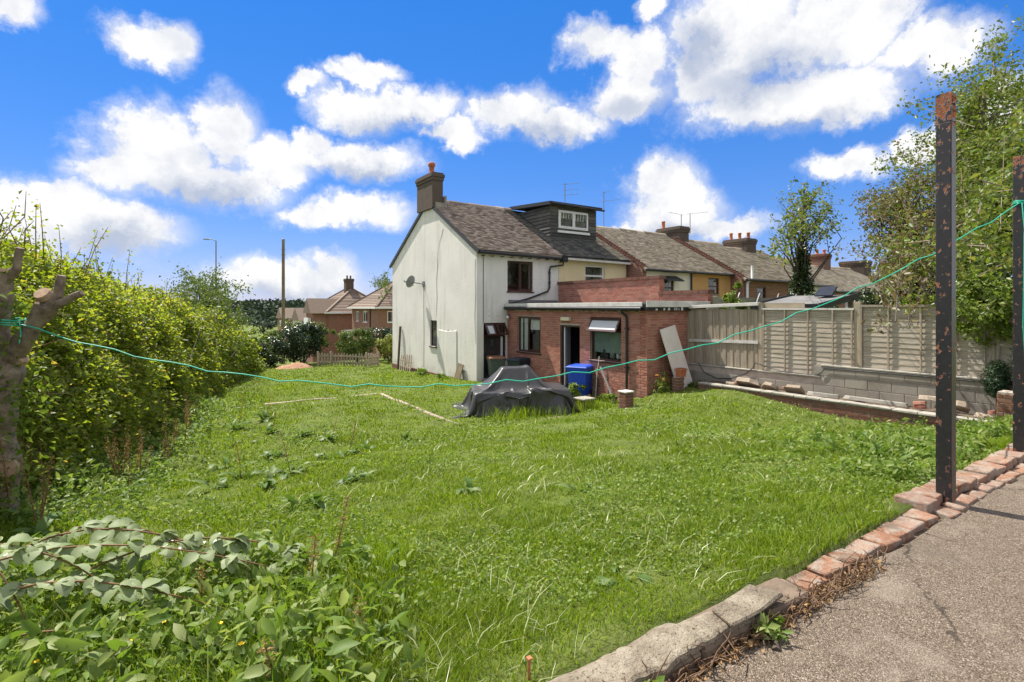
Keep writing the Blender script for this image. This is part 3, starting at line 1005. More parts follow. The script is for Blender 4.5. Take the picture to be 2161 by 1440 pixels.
roof = MB()
ev, ez_ = HV - .22, EAVE - .13
roof.prism([(HU - .06, ev, ez_), (HU - .06, RIDGE_V, RIDGE_Z), (HU - .06, 25.4, EAVE - .13), (HU - .06, 25.4, EAVE - .21), (HU - .06, RIDGE_V, RIDGE_Z - .09), (HU - .06, ev, ez_ - .08)], (3.89, 0, 0))
rf = roof.build('roof', M['brown_tile'], wh)
tile_roof(wh, 'roof_tiles', M['brown_tile'], HU - .07, 13.55, ev - .03, ez_ + .004, RIDGE_V, RIDGE_Z + .004, parent=rf)
ridge_tiles(wh, M['brown_tile'], 10.22, 14.0, RIDGE_V, RIDGE_Z + .03, parent=rf)
vb = MB()
vb.beam((HU - .045, ev - .02, ez_ - .07), (HU - .045, RIDGE_V, RIDGE_Z - .07), .05, .14)
vb.beam((HU - .045, 25.42, ez_ - .07), (HU - .045, RIDGE_V, RIDGE_Z - .07), .05, .14)
vb.build('verge_board', M['black_plastic'], wh)
ch = chimney(wh, HU - .105, 10.10, 20.36, 21.95, 5.70, 7.18, M['dark_brick'], ())
lead = MB(); lead.box((10.15, 20.2, 5.72), (10.2, 21.9, 6.24)); lead.box((HU + .02, 20.30, 5.66), (10.2, 20.35, 5.95)); lead.build('flashing', M['concrete'], ch)
cp = MB()
cp.lathe((9.9, 21.05, 7.22), [(.15, 0), (.14, .06), (.11, .09), (.11, .38), (.15, .40), (.16, .50), (.13, .56), (.02, .60)], 12)
cp.build('chimney_pot', M['terracotta'], ch)

# rear first-floor window: fixed light and opener, no curtains
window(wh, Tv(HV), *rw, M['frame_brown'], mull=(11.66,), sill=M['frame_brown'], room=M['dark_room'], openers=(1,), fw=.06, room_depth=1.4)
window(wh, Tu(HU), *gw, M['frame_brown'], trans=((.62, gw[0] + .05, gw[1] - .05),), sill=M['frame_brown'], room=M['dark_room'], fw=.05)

# back door with two hung-open fanlights
T = Tv(HV)
b = MB()
for (a0, a1, z0, z1) in ((dr[0], dr[0] + .07, dr[2], dr[3]), (dr[1] - .07, dr[1], dr[2], dr[3]), (dr[0] + .07, dr[1] - .07, dr[3] - .07, dr[3]), (dr[0] + .07, dr[1] - .07, .42, .50)):
    b.boxT(T, a0, a1, -.16, -.06, z0, z1)
door = b.build('back_door', M['frame_brown'], wh, bevel=.004)
b = MB(); b.boxT(T, dr[0] + .09, dr[1] - .2, -.13, -.10, dr[2] + .05, .40)
b.build('door_leaf', M['dark_room'], door)
b = MB(); b.boxT(T, dr[0] + .15, dr[1] - .27, -.099, -.093, -.95, .32); b.build('pane', M['glass'], door)
b = MB(); b.boxT(T, dr[1] - .19, dr[1] - .12, -.12, -.05, dr[2], .41); b.build('door_edge', M['upvc'], door)
b = MB(); b.boxT(T, dr[0] - .2, dr[1] + .2, -1.2, -.3, dr[2], dr[3] + .1)
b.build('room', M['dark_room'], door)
for k, (a0, a1) in enumerate(((dr[0] + .08, 10.46), (10.52, dr[1] - .04))):
    # each fanlight is hinged at the top and swung outwards
    sw = .30
    top, bot = Vector(T((a0 + a1) / 2, .0, .88)), Vector(T((a0 + a1) / 2, .26, .50))
    ax = Vector((1, 0, 0)) * (a1 - a0) / 2
    dn = (bot - top) / 2
    nr = ax.cross(dn).normalized() * .018
    b = MB(); c = (top + bot) / 2
    f = .04
    b.obox(c - dn * .88, ax, dn * .12, nr); b.obox(c + dn * .88, ax, dn * .12, nr)
    b.obox(c - ax * (1 - f / ax.length), ax.normalized() * f, dn * .76, nr); b.obox(c + ax * (1 - f / ax.length), ax.normalized() * f, dn * .76, nr)
    fl = b.build('fanlight', M['frame_brown'], door)
    b = MB(); b.obox(c, ax * .84, dn * .76, nr * .2); b.build('pane', M['frosted' if k == 0 else 'glass'], fl)

# eaves gutter, brackets and the crooked downpipe
b = MB()
gz = EAVE - .20
b.tube([(HU - .03, HV - .25, gz + .01), (13.62, HV - .25, gz - .05)], .06, 8)
for i in range(9):
    u = HU + .2 + i * .42
    b.box((u, HV - .24, gz - .12), (u + .02, HV - .0, gz - .09))
b.build('gutter', M['black_plastic'], wh)
b = MB()
b.box((13.52, HV - .34, gz - .18), (13.76, HV - .12, gz + .04))
b.tube([(13.62, HV - .23, gz - .12), (13.60, HV - .22, gz - .3), (13.08, HV - .07, 3.14), (13.04, HV - .06, 3.0), (13.03, HV - .06, 2.3), (12.95, HV - .06, 2.16), (12.0, HV - .08, 1.86), (11.2, HV - .1, 1.68), (10.98, HV - .12, 1.60)], .038, 8)
for z in (2.9, 2.5): b.tube([(13.035, HV - .06, z - .03), (13.035, HV - .06, z + .03)], .05, 8)
b.build('downpipe', M['black_plastic'], wh)
b = MB(); b.tube([(HU - .01, 21.45, 2.5), (HU - .012, 21.46, 1.5), (HU - .01, 21.42, .3), (HU - .012, 21.45, -1.1)], .006, 5)
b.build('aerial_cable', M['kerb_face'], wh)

# satellite dish
sd = thing('satellite_dish', 'grey satellite dish on a bracket high on the white gable', 'satellite dish', (HU, 21.45, 2.55))
b = MB()
dc = Vector((HU - .42, 21.75, 2.62)); dn = Vector((-.45, .80, .38)).normalized()
s1 = dn.orthogonal().normalized(); s2 = dn.cross(s1)
R_ = .30
vs, fs = [], []
for i in range(5):
    r = R_ * i / 4
    for k in range(18):
        a = 2 * math.pi * k / 18
        vs.append(dc + (s1 * math.cos(a) * .92 + s2 * math.sin(a)) * r + dn * (.09 * (r / R_) ** 2))
for i in range(4):
    for k in range(18):
        fs.append((i * 18 + k, i * 18 + (k + 1) % 18, (i + 1) * 18 + (k + 1) % 18, (i + 1) * 18 + k))
b.add(vs, fs, True)
o = b.build('reflector', M['dish'], sd); sm_ = o.modifiers.new('t', 'SOLIDIFY'); sm_.thickness = .012
b = MB(); b.tube([dc, (HU - .16, 21.5, 2.56), (HU, 21.45, 2.53)], .022, 8); b.box((HU - .03, 21.35, 2.42), (HU - .002, 21.55, 2.66))
b.build('bracket', M['metal_grey'], sd)
b = MB(); b.tube([dc - s2 * .25 if s2.z > 0 else dc + s2 * .25, dc + dn * .42 + Vector((0, 0, -.12))], .012, 6); b.build('arm', M['metal_grey'], sd)
b = MB(); b.tube([dc + dn * .36 + Vector((0, 0, -.12)), dc + dn * .48 + Vector((0, 0, -.11))], .035, 8); b.build('receiver', M['metal_grey'], sd)

# =================================================================================== the brick extension
XU, XV = 11.06, 9.94
ex = thing('brick_extension', 'red brick flat roofed rear extension with brown windows and open door', 'extension', (XU, XV, -1.2))
w1 = (14.74, 16.15, -.09, 1.19); xd = (12.68, 13.66, -1.1, .94); w2 = (10.90, 12.20, -.08, 1.22)
b = MB()
wall_panel(b, Tu(XU), XV + .02, HV - .002, -1.5, 1.44, .25, [w1, xd, w2])
wall_panel(b, Tv(XV), XU, 13.62, -1.5, 1.44, .25)
b.build('wall', M['mortar'], ex)
rects = lay(XV - .007, HV - .01, -1.48, 1.42, [w1, xd, w2])
camf = lambda T: (lambda r: Vector(T((r[0] + r[1]) / 2, 0, (r[2] + r[3]) / 2)).length + (6 if r[3] < -.95 else 0))
lay_parts(ex, Tu(XU), rects, M['red_brick'], near=camf(Tu(XU)), limit=240)
rects = lay(XU + .002, 13.6, -1.48, 1.42, bond=.25)
lay_parts(ex, Tv(XV), rects, M['red_brick'], near=lambda r: r[0], limit=60, rest='end_bricks')
# flat roof, fascia, gutter
b = MB(); b.box((XU - .12, XV - .12, 1.60), (13.45, HV - .01, 1.66)); b.build('roof', M['felt'], ex)
b = MB(); b.box((XU - .16, XV + .04, 1.535), (XU - .125, HV - .03, 1.655)); b.build('fascia', M['fascia'], ex, bevel=.004)
b = MB(); b.box((XU - .17, XV - .16, 1.52), (13.6, XV - .125, 1.69)); b.build('fascia', M['fascia'], ex, bevel=.004)
b = MB(); b.box((XU - .12, XV - .12, 1.42), (13.45, HV - .02, 1.598)); b.build('soffit', M['black_plastic'], ex)
b = MB(); b.tube([(XU - .19, XV + .03, 1.475), (XU - .19, HV - .1, 1.50)], .05, 8); b.build('gutter', M['black_plastic'], ex)
b = MB()
for i in range(26):      # flaking bits of old mortar and paint under the gutter
    v = XV + .2 + rnd.random() * 6; b.box((XU - .018, v, 1.395), (XU - .004, v + rnd.uniform(.05, .3), 1.415 + rnd.random() * .012))
for i in range(9):
    u = XU + .05 + rnd.random() * 1.5; b.box((u, XV - .135, 1.43), (u + rnd.uniform(.03, .09), XV - .121, 1.43 + rnd.uniform(.03, .1)))
b.build('flaking_mortar', M['fascia'], ex)
b = MB(); b.box((XU + .05, HV - .12, 1.66), (13.4, HV - .004, 1.80)); b.build('flashing', M['felt'], ex)
b = MB()
b.tube([(XU - .19, 10.72, 1.44), (XU - .17, 10.70, 1.36), (XU - .07, 10.64, 1.26), (XU - .06, 10.63, 1.15), (XU - .06, 10.63, -1.1)], .036, 10)
for z in (.9, -.2): b.box((XU - .1, 10.575, z), (XU - .006, 10.685, z + .03))
b.build('downpipe', M['black_plastic'], ex)
# lamps
b = MB(); b.box((XU - .12, 13.09, 1.085), (XU - .008, 13.52, 1.20)); b.build('bulkhead_lamp', M['lamp_plastic'], ex, bevel=.015, seg=2)
b = MB(); b.tube([(XU - .02, 16.72, 1.18), (XU - .12, 16.68, 1.17)], .05, 10)
sl = b.build('security_lamp', M['black_plastic'], ex)
b = MB(); b.lathe((XU - .15, 16.6, 1.14), [(.01, -.06), (.05, -.04), (.06, 0), (.05, .05), (.01, .07)], 10); b.build('lens', M['upvc'], sl)
# windows
T = Tu(XU)
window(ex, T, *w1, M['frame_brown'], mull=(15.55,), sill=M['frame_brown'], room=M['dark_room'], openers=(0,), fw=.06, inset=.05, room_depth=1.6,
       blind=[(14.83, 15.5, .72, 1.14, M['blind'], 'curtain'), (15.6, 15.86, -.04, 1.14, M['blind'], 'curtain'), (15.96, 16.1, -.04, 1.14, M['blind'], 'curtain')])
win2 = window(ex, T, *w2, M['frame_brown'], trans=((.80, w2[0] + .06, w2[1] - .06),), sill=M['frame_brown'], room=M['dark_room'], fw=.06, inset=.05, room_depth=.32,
              blind=[(w2[0] + .02, w2[1] - .02, .16, .8, M['green_pane_tone'], 'blind')])  # green sheet added behind the pane, stands in for its greenish reflection
# fanlight of the second window, hung open
top, bot = Vector(T(11.55, -.03, 1.17)), Vector(T(11.55, .20, .80))
ax = Vector((0, 1, 0)) * .62; dn = (bot - top) / 2; nr = ax.cross(dn).normalized() * .022; c = (top + bot) / 2
b = MB(); b.obox(c - dn * .86, ax, dn * .14, nr); b.obox(c + dn * .86, ax, dn * .14, nr)
b.obox(c - ax * .955, ax * .045, dn * .72, nr); b.obox(c + ax * .955, ax * .045, dn * .72, nr)
fl = b.build('fanlight', M['frame_brown'], win2)
b = MB(); b.obox(c, ax * .91, dn * .72, nr * .2); b.build('pane', M['frosted'], fl)
# things on the inner window boards
for k, (a, z, r, m_) in enumerate(((11.05, -.01, .05, 'upvc'), (11.2, -.01, .06, 'blind'), (11.42, -.01, .09, 'metal_grey'), (11.7, -.01, .1, 'dark_room'))):
    b = MB(); b.lathe(T(a, -.19, z), [(r * .6, 0), (r, .04), (r, .1 + .05 * k), (r * .5, .14 + .05 * k), (.01, .16 + .05 * k)], 10)
    b.build('jar', M[m_], win2)
# door opening with the door swung in
b = MB()
b.boxT(T, xd[0], xd[0] + .06, -.14, -.03, xd[2], xd[3]); b.boxT(T, xd[1] - .06, xd[1], -.14, -.03, xd[2], xd[3]); b.boxT(T, xd[0] + .06, xd[1] - .06, -.14, -.03, xd[3] - .06, xd[3])
df = b.build('door', M['frame_brown'], ex, bevel=.004)
b = MB(); b.obox((XU + .40, 13.78, -.1), (.285, .20, 0), (-.012, .016, 0), (0, 0, .97)); b.build('door_leaf', M['upvc'], df)
b = MB()
P = [(XU + .15, 11.9, -1.12), (XU + .15, 14.6, -1.12), (XU + .15, 14.6, 1.3), (XU + .15, 11.9, 1.3), (XU + 2.3, 11.9, -1.12), (XU + 2.3, 14.6, -1.12), (XU + 2.3, 14.6, 1.3), (XU + 2.3, 11.9, 1.3)]
b.add(P, [(4, 5, 6, 7), (0, 1, 5, 4), (1, 2, 6, 5), (2, 3, 7, 6), (3, 0, 4, 7)]); b.build('room', M['room'], df)
b = MB(); b.box((XU + 1.5, 12.0, -1.1), (XU + 2.2, 13.1, -.25)); b.build('cupboard', M['blind'], df)
b = MB(); b.box((XU + 1.6, 12.1, -.24), (XU + 2.2, 12.9, .35)); b.build('oven', M['dark_room'], df)
b = MB(); b.boxT(T, xd[0] - .03, xd[1] + .03, -.2, .06, -1.16, -1.1); b.build('doorstep', M['concrete'], df)

# =================================================================================== the cream house with the dormer
CU0, CU1 = 13.56, 17.40
chs = thing('cream_house', 'cream rendered terrace house with dark tile hung flat roof dormer', 'house', (CU0, HV, -1.25))
b = MB()
cw = (14.97, 16.09, 2.30, 3.31)
wall_panel(b, Tv(HV + .004), CU0, CU1, -1.6, EAVE - .06, .3, [cw])
b.build('wall', M['cream_render'], chs)
b = MB(); wall_panel(b, Tv(25.1, -1), CU0, CU1, -1.6, EAVE - .06, .3); b.build('front_wall', M['cream_render'], chs)
SL = (RIDGE_Z - ez_) / (RIDGE_V - ev)
b = MB()
b.prism([(CU0 + .02, ev, ez_ - .01), (CU0 + .02, RIDGE_V, RIDGE_Z - .01), (CU0 + .02, 25.4, ez_ - .01), (CU0 + .02, 25.4, ez_ - .1), (CU0 + .02, RIDGE_V, RIDGE_Z - .1), (CU0 + .02, ev, ez_ - .1)], (CU1 - CU0 + .05, 0, 0))
rf = b.build('roof', M['slate'], chs)
DV, DU0, DU1 = 18.2, 14.16, 16.84
dorm_hole = lambda x, s: DU0 + .05 < x < DU1 - .05 and s > (DV - ev) / math.cos(math.atan(SL)) + .05
tile_roof(chs, 'roof_tiles', M['slate'], CU0 + .03, 16.75, ev - .03, ez_, RIDGE_V, RIDGE_Z, parent=rf, holes=dorm_hole, gauge=.13, width=.22)
tile_roof(chs, 'paler_roof_tiles', M['grey_tile'], 16.76, CU1 + .04, ev - .03, ez_ + .002, RIDGE_V, RIDGE_Z + .002, parent=rf, holes=dorm_hole)
b = MB(); b.beam((CU0 + .2, HV - .24, EAVE - .235), (CU1, HV - .24, EAVE - .27), .10, .085); b.build('gutter', M['wood_pale'], chs)
window(chs, Tv(HV + .004), *cw, M['upvc'], trans=((2.86, cw[0] + .05, cw[1] - .05),), sill=M['upvc'], room=M['room'], fw=.075)
# dormer: cheek and front are hung in courses
dz0 = ez_ + (DV - ev) * SL
b = MB()
b.box((DU0 + .03, DV + .03, dz0 - .1), (DU1 - .03, 21.2, 5.93))
dm = b.build('dormer', M['slate'], chs)
dwin = (14.62, 16.34, 5.00, 5.80)
z = dz0 - .03; k = 0
while z < 5.93:
    zt = min(z + .155, 5.95)
    vb_ = max(DV + .15, ev + (z + .155 - ez_) / SL)
    c = MB()
    c.add([(DU0 - .018, DV - .02, z), (DU0 - .018, vb_, z), (DU0 + .012, vb_, zt), (DU0 + .012, DV - .02, zt), (DU0 + .03, DV - .02, z), (DU0 + .03, vb_, z)],
          [(0, 3, 2, 1), (0, 1, 5, 4), (0, 4, 3)])
    c.build('cladding_board', M['slate'], dm)
    for (a0, a1) in ((DU0 - .018, dwin[0] - .03), (dwin[1] + .03, DU1)) if zt > dwin[2] - .12 else ((DU0 - .018, DU1),):
        c = MB()
        c.add([(a0, DV - .03, z), (a1, DV - .03, z), (a1, DV - .002, zt), (a0, DV - .002, zt), (a0, DV + .04, z), (a1, DV + .04, z)], [(0, 1, 2, 3), (0, 4, 5, 1)])
        c.build('cladding_board', M['slate'], dm)
    z += .15; k += 1
b = MB()
b.prism([(DU0 - .16, DV - .22, 5.97), (DU0 - .16, 21.15, 6.20), (DU0 - .16, 21.15, 6.30), (DU0 - .16, DV - .22, 6.07)], (DU1 - DU0 + .3, 0, 0))
b.build('dormer_roof', M['felt'], dm)
b = MB()
b.box((DU0 - .18, DV - .25, 5.93), (DU1 + .16, DV - .223, 6.085)); b.beam((DU0 - .175, DV - .22, 6.01), (DU0 - .175, 21.1, 6.24), .025, .15)
b.tube([(DU0 - .1, DV - .29, 6.0), (DU1 + .25, DV - .29, 5.95)], .045, 6)
b.build('dormer_gutter', M['black_plastic'], dm)
w_ = window(dm, Tv(DV - .01), *dwin, M['upvc'], mull=(15.48,), room=M['room'], fw=.06, inset=-.02, openers=(0, 1), room_depth=.02,
            blind=[(14.68, 15.44, 5.45, 5.76, M['blind'], 'blind'), (15.52, 16.28, 5.40, 5.76, M['blind'], 'blind')])
b = MB(); b.box((dwin[0] - .06, DV - .08, dwin[2] - .20), (dwin[1] + .06, DV + .0, dwin[2] - .10)); b.build('apron', M['upvc'], dm)
# squat stack behind the dormer and its raked brick parapet
chimney(chs, 16.2, 16.8, 21.5, 22.2, 5.6, 6.62, M['dark_brick'])


def aerial(name, label, u, v, z0, z1, bars, boom=None):
    t = thing(name, label, 'aerial', (u, v, z0), group='television aerials on the terrace roofs')
    b = MB(); b.tube([(u, v, z0), (u, v, z1)], .022, 6); b.build('mast', M['metal_grey'], t)
    b = MB()
    for (z, L, dx, dy) in bars:
        d = Vector((dx, dy, .12)).normalized() * L
        p = Vector((u, v, z)); b.tube([p - d * .2, p + d], .009, 5)
        s = Vector((-dy, dx, 0)).normalized() * .09
        for k in range(5):
            c = p + d * (k / 4.6); b.tube([c - s, c + s], .006, 4)
    b.build('elements', M['metal_grey'], t)
    return t


aerial('tv_aerial', 'aerial with three stacked arrays behind the dormer roof', 17.3, 21.0, 6.2, 7.85, [(7.8, .75, .9, -.4), (7.5, .75, .9, -.4), (7.25, .75, .9, -.4)])
aerial('tv_aerial', 'single tall aerial mast beside the brick parapet right of the dormer', 20.0, 21.0, 5.4, 7.75, [(7.72, .35, .6, -.2), (7.25, .9, .9, -.4)])
aerial('tv_aerial', 'wide yagi aerial on the chimney above the ochre house', 26.3, 20.3, 5.9, 7.1, [(7.08, 1.1, .9, -.5)])
aerial('tv_aerial', 'slim aerial leaning beside the wide yagi on the same chimney', 25.5, 20.3, 5.9, 6.95, [(6.95, .8, -.9, .3)])

# =================================================================================== parapet of next door's extension
pw = thing('parapet_wall', 'stepped brick parapet wall rising beyond the flat roof', 'wall', (13.5, 9.8, 1.4))
for (v0, v1, zt, nm) in ((11.62, 16.82, 2.44, 'wall'), (9.8, 11.6, 1.93, 'low_wall')):
    b = MB(); b.box((13.52, v0, -1.3), (13.74, v1, zt)); w_ = b.build(nm, M['mortar'], pw)
    lay_parts(pw, Tu(13.52), lay(v0, v1, 1.62, zt), M['red_brick'], limit=0, rest='bricks', parent=w_)
    T = Tv(v0)
    lay_parts(pw, T, lay(13.52, 13.74, 1.62, zt), M['red_brick'], limit=0, rest='end_bricks', parent=w_)
    v = v0 - .03
    cm = None
    while v < v1:
        b = MB(); b.box((13.47, 0, 0), (13.79, .066, .105))
        if cm is None: cm = b.mesh('coping_brick', M['old_brick'], off=(13.5, 9.8, 1.4))
        link('coping_brick', cm, pw, loc=(0, v, zt + .004))
        v += .0755

# =================================================================================== the terrace beyond
def terrace_house(label, u0, u1, v0, eave, rise, depth, wallm, roofm, wins=(), gable=None, tile=True, group=None, gutter=True):
    t = thing('terrace_house', label, 'house', (u0, v0, -1.6), group)
    rv = v0 + depth / 2
    b = MB()
    wall_panel(b, Tv(v0), u0 + .02, u1, -2.2, eave, .3, [w[:4] for w in wins])
    b.build('wall', wallm, t)
    b = MB(); wall_panel(b, Tv(v0 + depth, -1), u0 + .02, u1, -2.2, eave, .3); b.build('front_wall', wallm, t)
    if gable:
        b = MB()
        b.prism([(u0 - .02, v0 - .01, -2.2), (u0 - .02, v0 - .01, eave + .05), (u0 - .02, rv, eave + rise + .05), (u0 - .02, v0 + depth, eave + .05), (u0 - .02, v0 + depth, -2.2)], (.26, 0, 0))
        g = b.build('gable_wall', M['far_brick'], t)
        # stepped brick oversailing along the rake
        L = math.hypot(depth / 2, rise); n = int(L / .17)
        br = MB(); br.box((0, 0, 0), (.30, .12, .08)); bm_ = br.mesh('rake_brick', M['old_brick'])
        for i in range(n):
            f = (i + .3) / n
            link('rake_brick', bm_, g, loc=Vector((u0 - .045, v0 + depth / 2 * f, eave + rise * f + .06)) - world_loc(g))
    ve, ze = v0 - .18, eave - .08
    b = MB()
    b.prism([(u0, ve, ze), (u0, rv, eave + rise), (u0, v0 + depth + .2, ze), (u0, v0 + depth + .2, ze - .1), (u0, rv, eave + rise - .1), (u0, ve, ze - .1)], (u1 - u0, 0, 0))
    rf = b.build('roof', roofm, t)
    if tile:
        tile_roof(t, 'roof_tiles', roofm, u0 + (.2 if gable else 0), u1 - .005, ve - .02, ze + .004, rv, eave + rise + .004, parent=rf, gauge=tile, width=tile * 1.65, lift=.02)
    ridge_tiles(t, roofm, u0 + .1, u1 - .02, rv, eave + rise + .03, parent=rf, length=.5)
    if gutter:
        b = MB(); b.tube([(u0 + .02, v0 - .22, ze - .04), (u1 - .02, v0 - .22, ze - .06)], .055, 6); b.build('gutter', M['black_plastic'], t)
    for w in wins:
        window(t, Tv(v0), *w[:4], w[4], trans=((w[2] + (w[3] - w[2]) * .5, w[0] + .05, w[1] - .05),), sill=M['concrete'], room=M['dark_room'], fw=.06)
    return t


h3 = terrace_house('white walled terrace house with small window under a dark awning', 17.52, 20.78, 16.0, 3.27, 2.33, 8.2, M['pale_render'], M['grey_tile'], [(18.75, 19.6, 2.0, 2.82, M['frame_brown'])], gable=True, tile=.13)
b = MB(); b.prism([(18.6, 16.0, 2.95), (18.6, 15.55, 2.74), (18.6, 15.55, 2.68), (18.6, 16.0, 2.86)], (1.15, 0, 0)); b.build('awning', M['black_plastic'], h3)
b = MB(); b.tube([(20.74, 15.93, 3.1), (20.74, 15.93, -1.5)], .045, 6); b.build('downpipe', M['black_plastic'], h3)
chimney(h3, 17.2, 17.75, 19.8, 20.5, 5.2, 6.05, M['old_brick'])
h4 = terrace_house('ochre rendered terrace house with boarded half white window', 20.80, 23.88, 16.0, 3.26, 2.33, 8.2, M['ochre_render'], M['grey_tile'], [(22.1, 22.95, 2.15, 2.95, M['frame_brown'])], tile=.13)
b = MB(); b.box((22.1, 15.97, 1.2), (22.75, 15.995, 2.08)); b.build('white_board', M['fascia'], h4)
chimney(h4, 24.1, 24.9, 19.3, 20.9, 4.6, 6.02, M['dark_brick'], pots=((24.3, 20.6),))
h5 = terrace_house('red brick terrace house with white soil pipe past its gutter', 23.92, 28.1, 15.4, 3.0, 2.3, 8.2, M['far_brick'], M['grey_tile'], [(25.2, 26.0, 1.95, 2.55, M['frame_brown'])], gable=True, tile=.15)
b = MB(); b.tube([(24.55, 15.25, 3.6), (24.55, 15.25, 2.95), (24.2, 15.3, 2.75), (24.2, 15.3, -1)], .07, 8); b.build('soil_pipe', M['upvc'], h5)
chimney(h5, 30.0, 31.0, 19.0, 20.6, 4.3, 5.75, M['dark_brick'], pots=((30.2, 20.2), (30.5, 19.8), (30.8, 19.4)))
h6 = terrace_house('pale walled terrace house partly behind the ivy clad tree', 28.1, 32.4, 15.3, 2.85, 2.25, 8.2, M['pale_render'], M['grey_tile'], [(29.4, 30.2, 1.8, 2.5, M['upvc'])], tile=.17)
h7 = terrace_house('brick terrace house right of the ivy clad tree', 32.4, 37.0, 15.2, 2.55, 2.2, 8.2, M['far_brick'], M['grey_tile'], [(34.0, 34.8, 1.5, 2.2, M['upvc'])], gable=True, tile=.19)
chimney(h7, 38.6, 39.5, 18.6, 19.8, 3.8, 5.25, M['old_brick'], pots=((38.8, 19.2), (39.2, 18.9)), ph=.35)
h8 = terrace_house('long grey roofed terrace house beyond the copper leaved tree', 37.0, 43.5, 15.0, 2.25, 2.15, 8.2, M['pale_render'], M['grey_tile'], [(39.0, 39.8, 1.2, 1.9, M['upvc'])], tile=.22)
chimney(h8, 43.6, 44.8, 18.2, 19.9, 3.6, 5.0, M['dark_brick'])
h9 = terrace_house('last visible terrace house with red chimney far along the row', 43.5, 56, 15.0, 1.95, 2.1, 8.2, M['far_brick'], M['grey_tile'], [], tile=.28)
chimney(h9, 50.6, 52.6, 18.4, 19.9, 3.2, 4.75, M['red_brick'])


# =================================================================================== houses over the road to the left
def hip_house(label, cu, cv, hu, hv, z0, eave, ridge, rl, wins=(), wing=None, stack=None):
    t = thing('brick_house', label, 'house', (cu, cv, z0))
    b = MB(); wall_panel(b, Tv(cv - hv), cu - hu, cu + hu, z0, eave, .3, [w[:4] for w in wins if w[4] == 'v'])
    wall_panel(b, Tu(cu - hu), cv - hv + .3, cv + hv, z0, eave, .3, [w[:4] for w in wins if w[4] == 'u'])
    b.box((cu + hu - .3, cv - hv + .3, z0), (cu + hu, cv + hv, eave)); b.box((cu - hu + .3, cv + hv - .3, z0), (cu + hu - .3, cv + hv, eave))
    b.build('wall', M['far_brick'], t)
    o = .35
    A, B_, C_, D_ = (cu - hu - o, cv - hv - o, eave), (cu + hu + o, cv - hv - o, eave), (cu + hu + o, cv + hv + o, eave), (cu - hu - o, cv + hv + o, eave)
    if hu >= hv: R0, R1 = (cu - rl, cv, ridge), (cu + rl, cv, ridge)
    else: R0, R1 = (cu, cv - rl, ridge), (cu, cv + rl, ridge)
    b = MB()
    if hu >= hv: b.add([A, B_, C_, D_, R0, R1], [(0, 1, 5, 4), (1, 2, 5), (2, 3, 4, 5), (3, 0, 4), (3, 2, 1, 0)])
    else: b.add([A, B_, C_, D_, R0, R1], [(0, 1, 4), (1, 2, 5, 4), (2, 3, 5), (3, 0, 4, 5), (3, 2, 1, 0)])
    rf = b.build('roof', M['hip_tile'], t)
    # courses of tiles as thin battens following each slope
    b = MB()
    for (p, q, r0, r1) in ((A, B_, R0, R1 if hu >= hv else R0), (D_, A, R1 if hu < hv else R0, R0)):
        p, q, r0, r1 = Vector(p), Vector(q), Vector(r0), Vector(r1)
        nrm = (q - p).cross(r0 - p).normalized()
        for i in range(16):
            f0, f1 = i / 16, (i + 1.15) / 16
            f1 = min(f1, 1)
            a, c, d, e = p.lerp(r0, f0), q.lerp(r1, f0), q.lerp(r1, f1), p.lerp(r0, f1)
            b.add([a + nrm * .05, c + nrm * .05, d + nrm * .01, e + nrm * .01, a, c], [(0, 1, 2, 3), (4, 5, 1, 0)])
    tag(b.build('tile_courses', M['hip_tile'], rf), kind='stuff')
    b = MB()
    for e in (A, B_, D_): b.beam(Vector(e) + Vector((0, 0, .06)), Vector(R0 if (e is A) else (R1 if hu >= hv and e is B_ else (R0 if hu >= hv else (R0 if e is B_ else R1)))) + Vector((0, 0, .07)), .22, .12)
    b.beam(Vector(R0) + Vector((0, 0, .07)), Vector(R1) + Vector((0, 0, .071)), .22, .12)
    b.build('hip_ridge', M['hip_tile'], rf)
    b = MB()
    b.beam(Vector(A) + Vector((0, -.03, -.05)), Vector(B_) + Vector((0, -.03, -.05)), .12, .16); b.beam(Vector(D_) + Vector((-.03, 0, -.05)), Vector(A) + Vector((-.03, 0, -.05)), .12, .16)
    b.build('gutter', M['upvc'], t)
    for w in wins:
        T = Tv(cv - hv) if w[4] == 'v' else Tu(cu - hu)
        window(t, T, *w[:4], M['upvc'], mull=((w[0] + w[1]) / 2,), sill=M['upvc'], room=M['dark_room'], fw=.09, inset=.04)
    if stack:
        su, sv, sz = stack
        c = chimney(t, su - .45, su + .45, sv - .45, sv + .45, ridge - .7, sz, M['dark_brick'], pots=((su - .2, sv), (su + .2, sv)), ph=.4, pm=M['dark_brick'])
    return t


ha = hip_house('red brick house with hipped roof and square chimney across the road', 19.2, 64.0, 3.6, 4.6, -6.4, 1.0, 3.75, 1.2,
               [(60.6, 61.8, -.9, .3, 'u')], stack=(18.9, 63.0, 4.9))
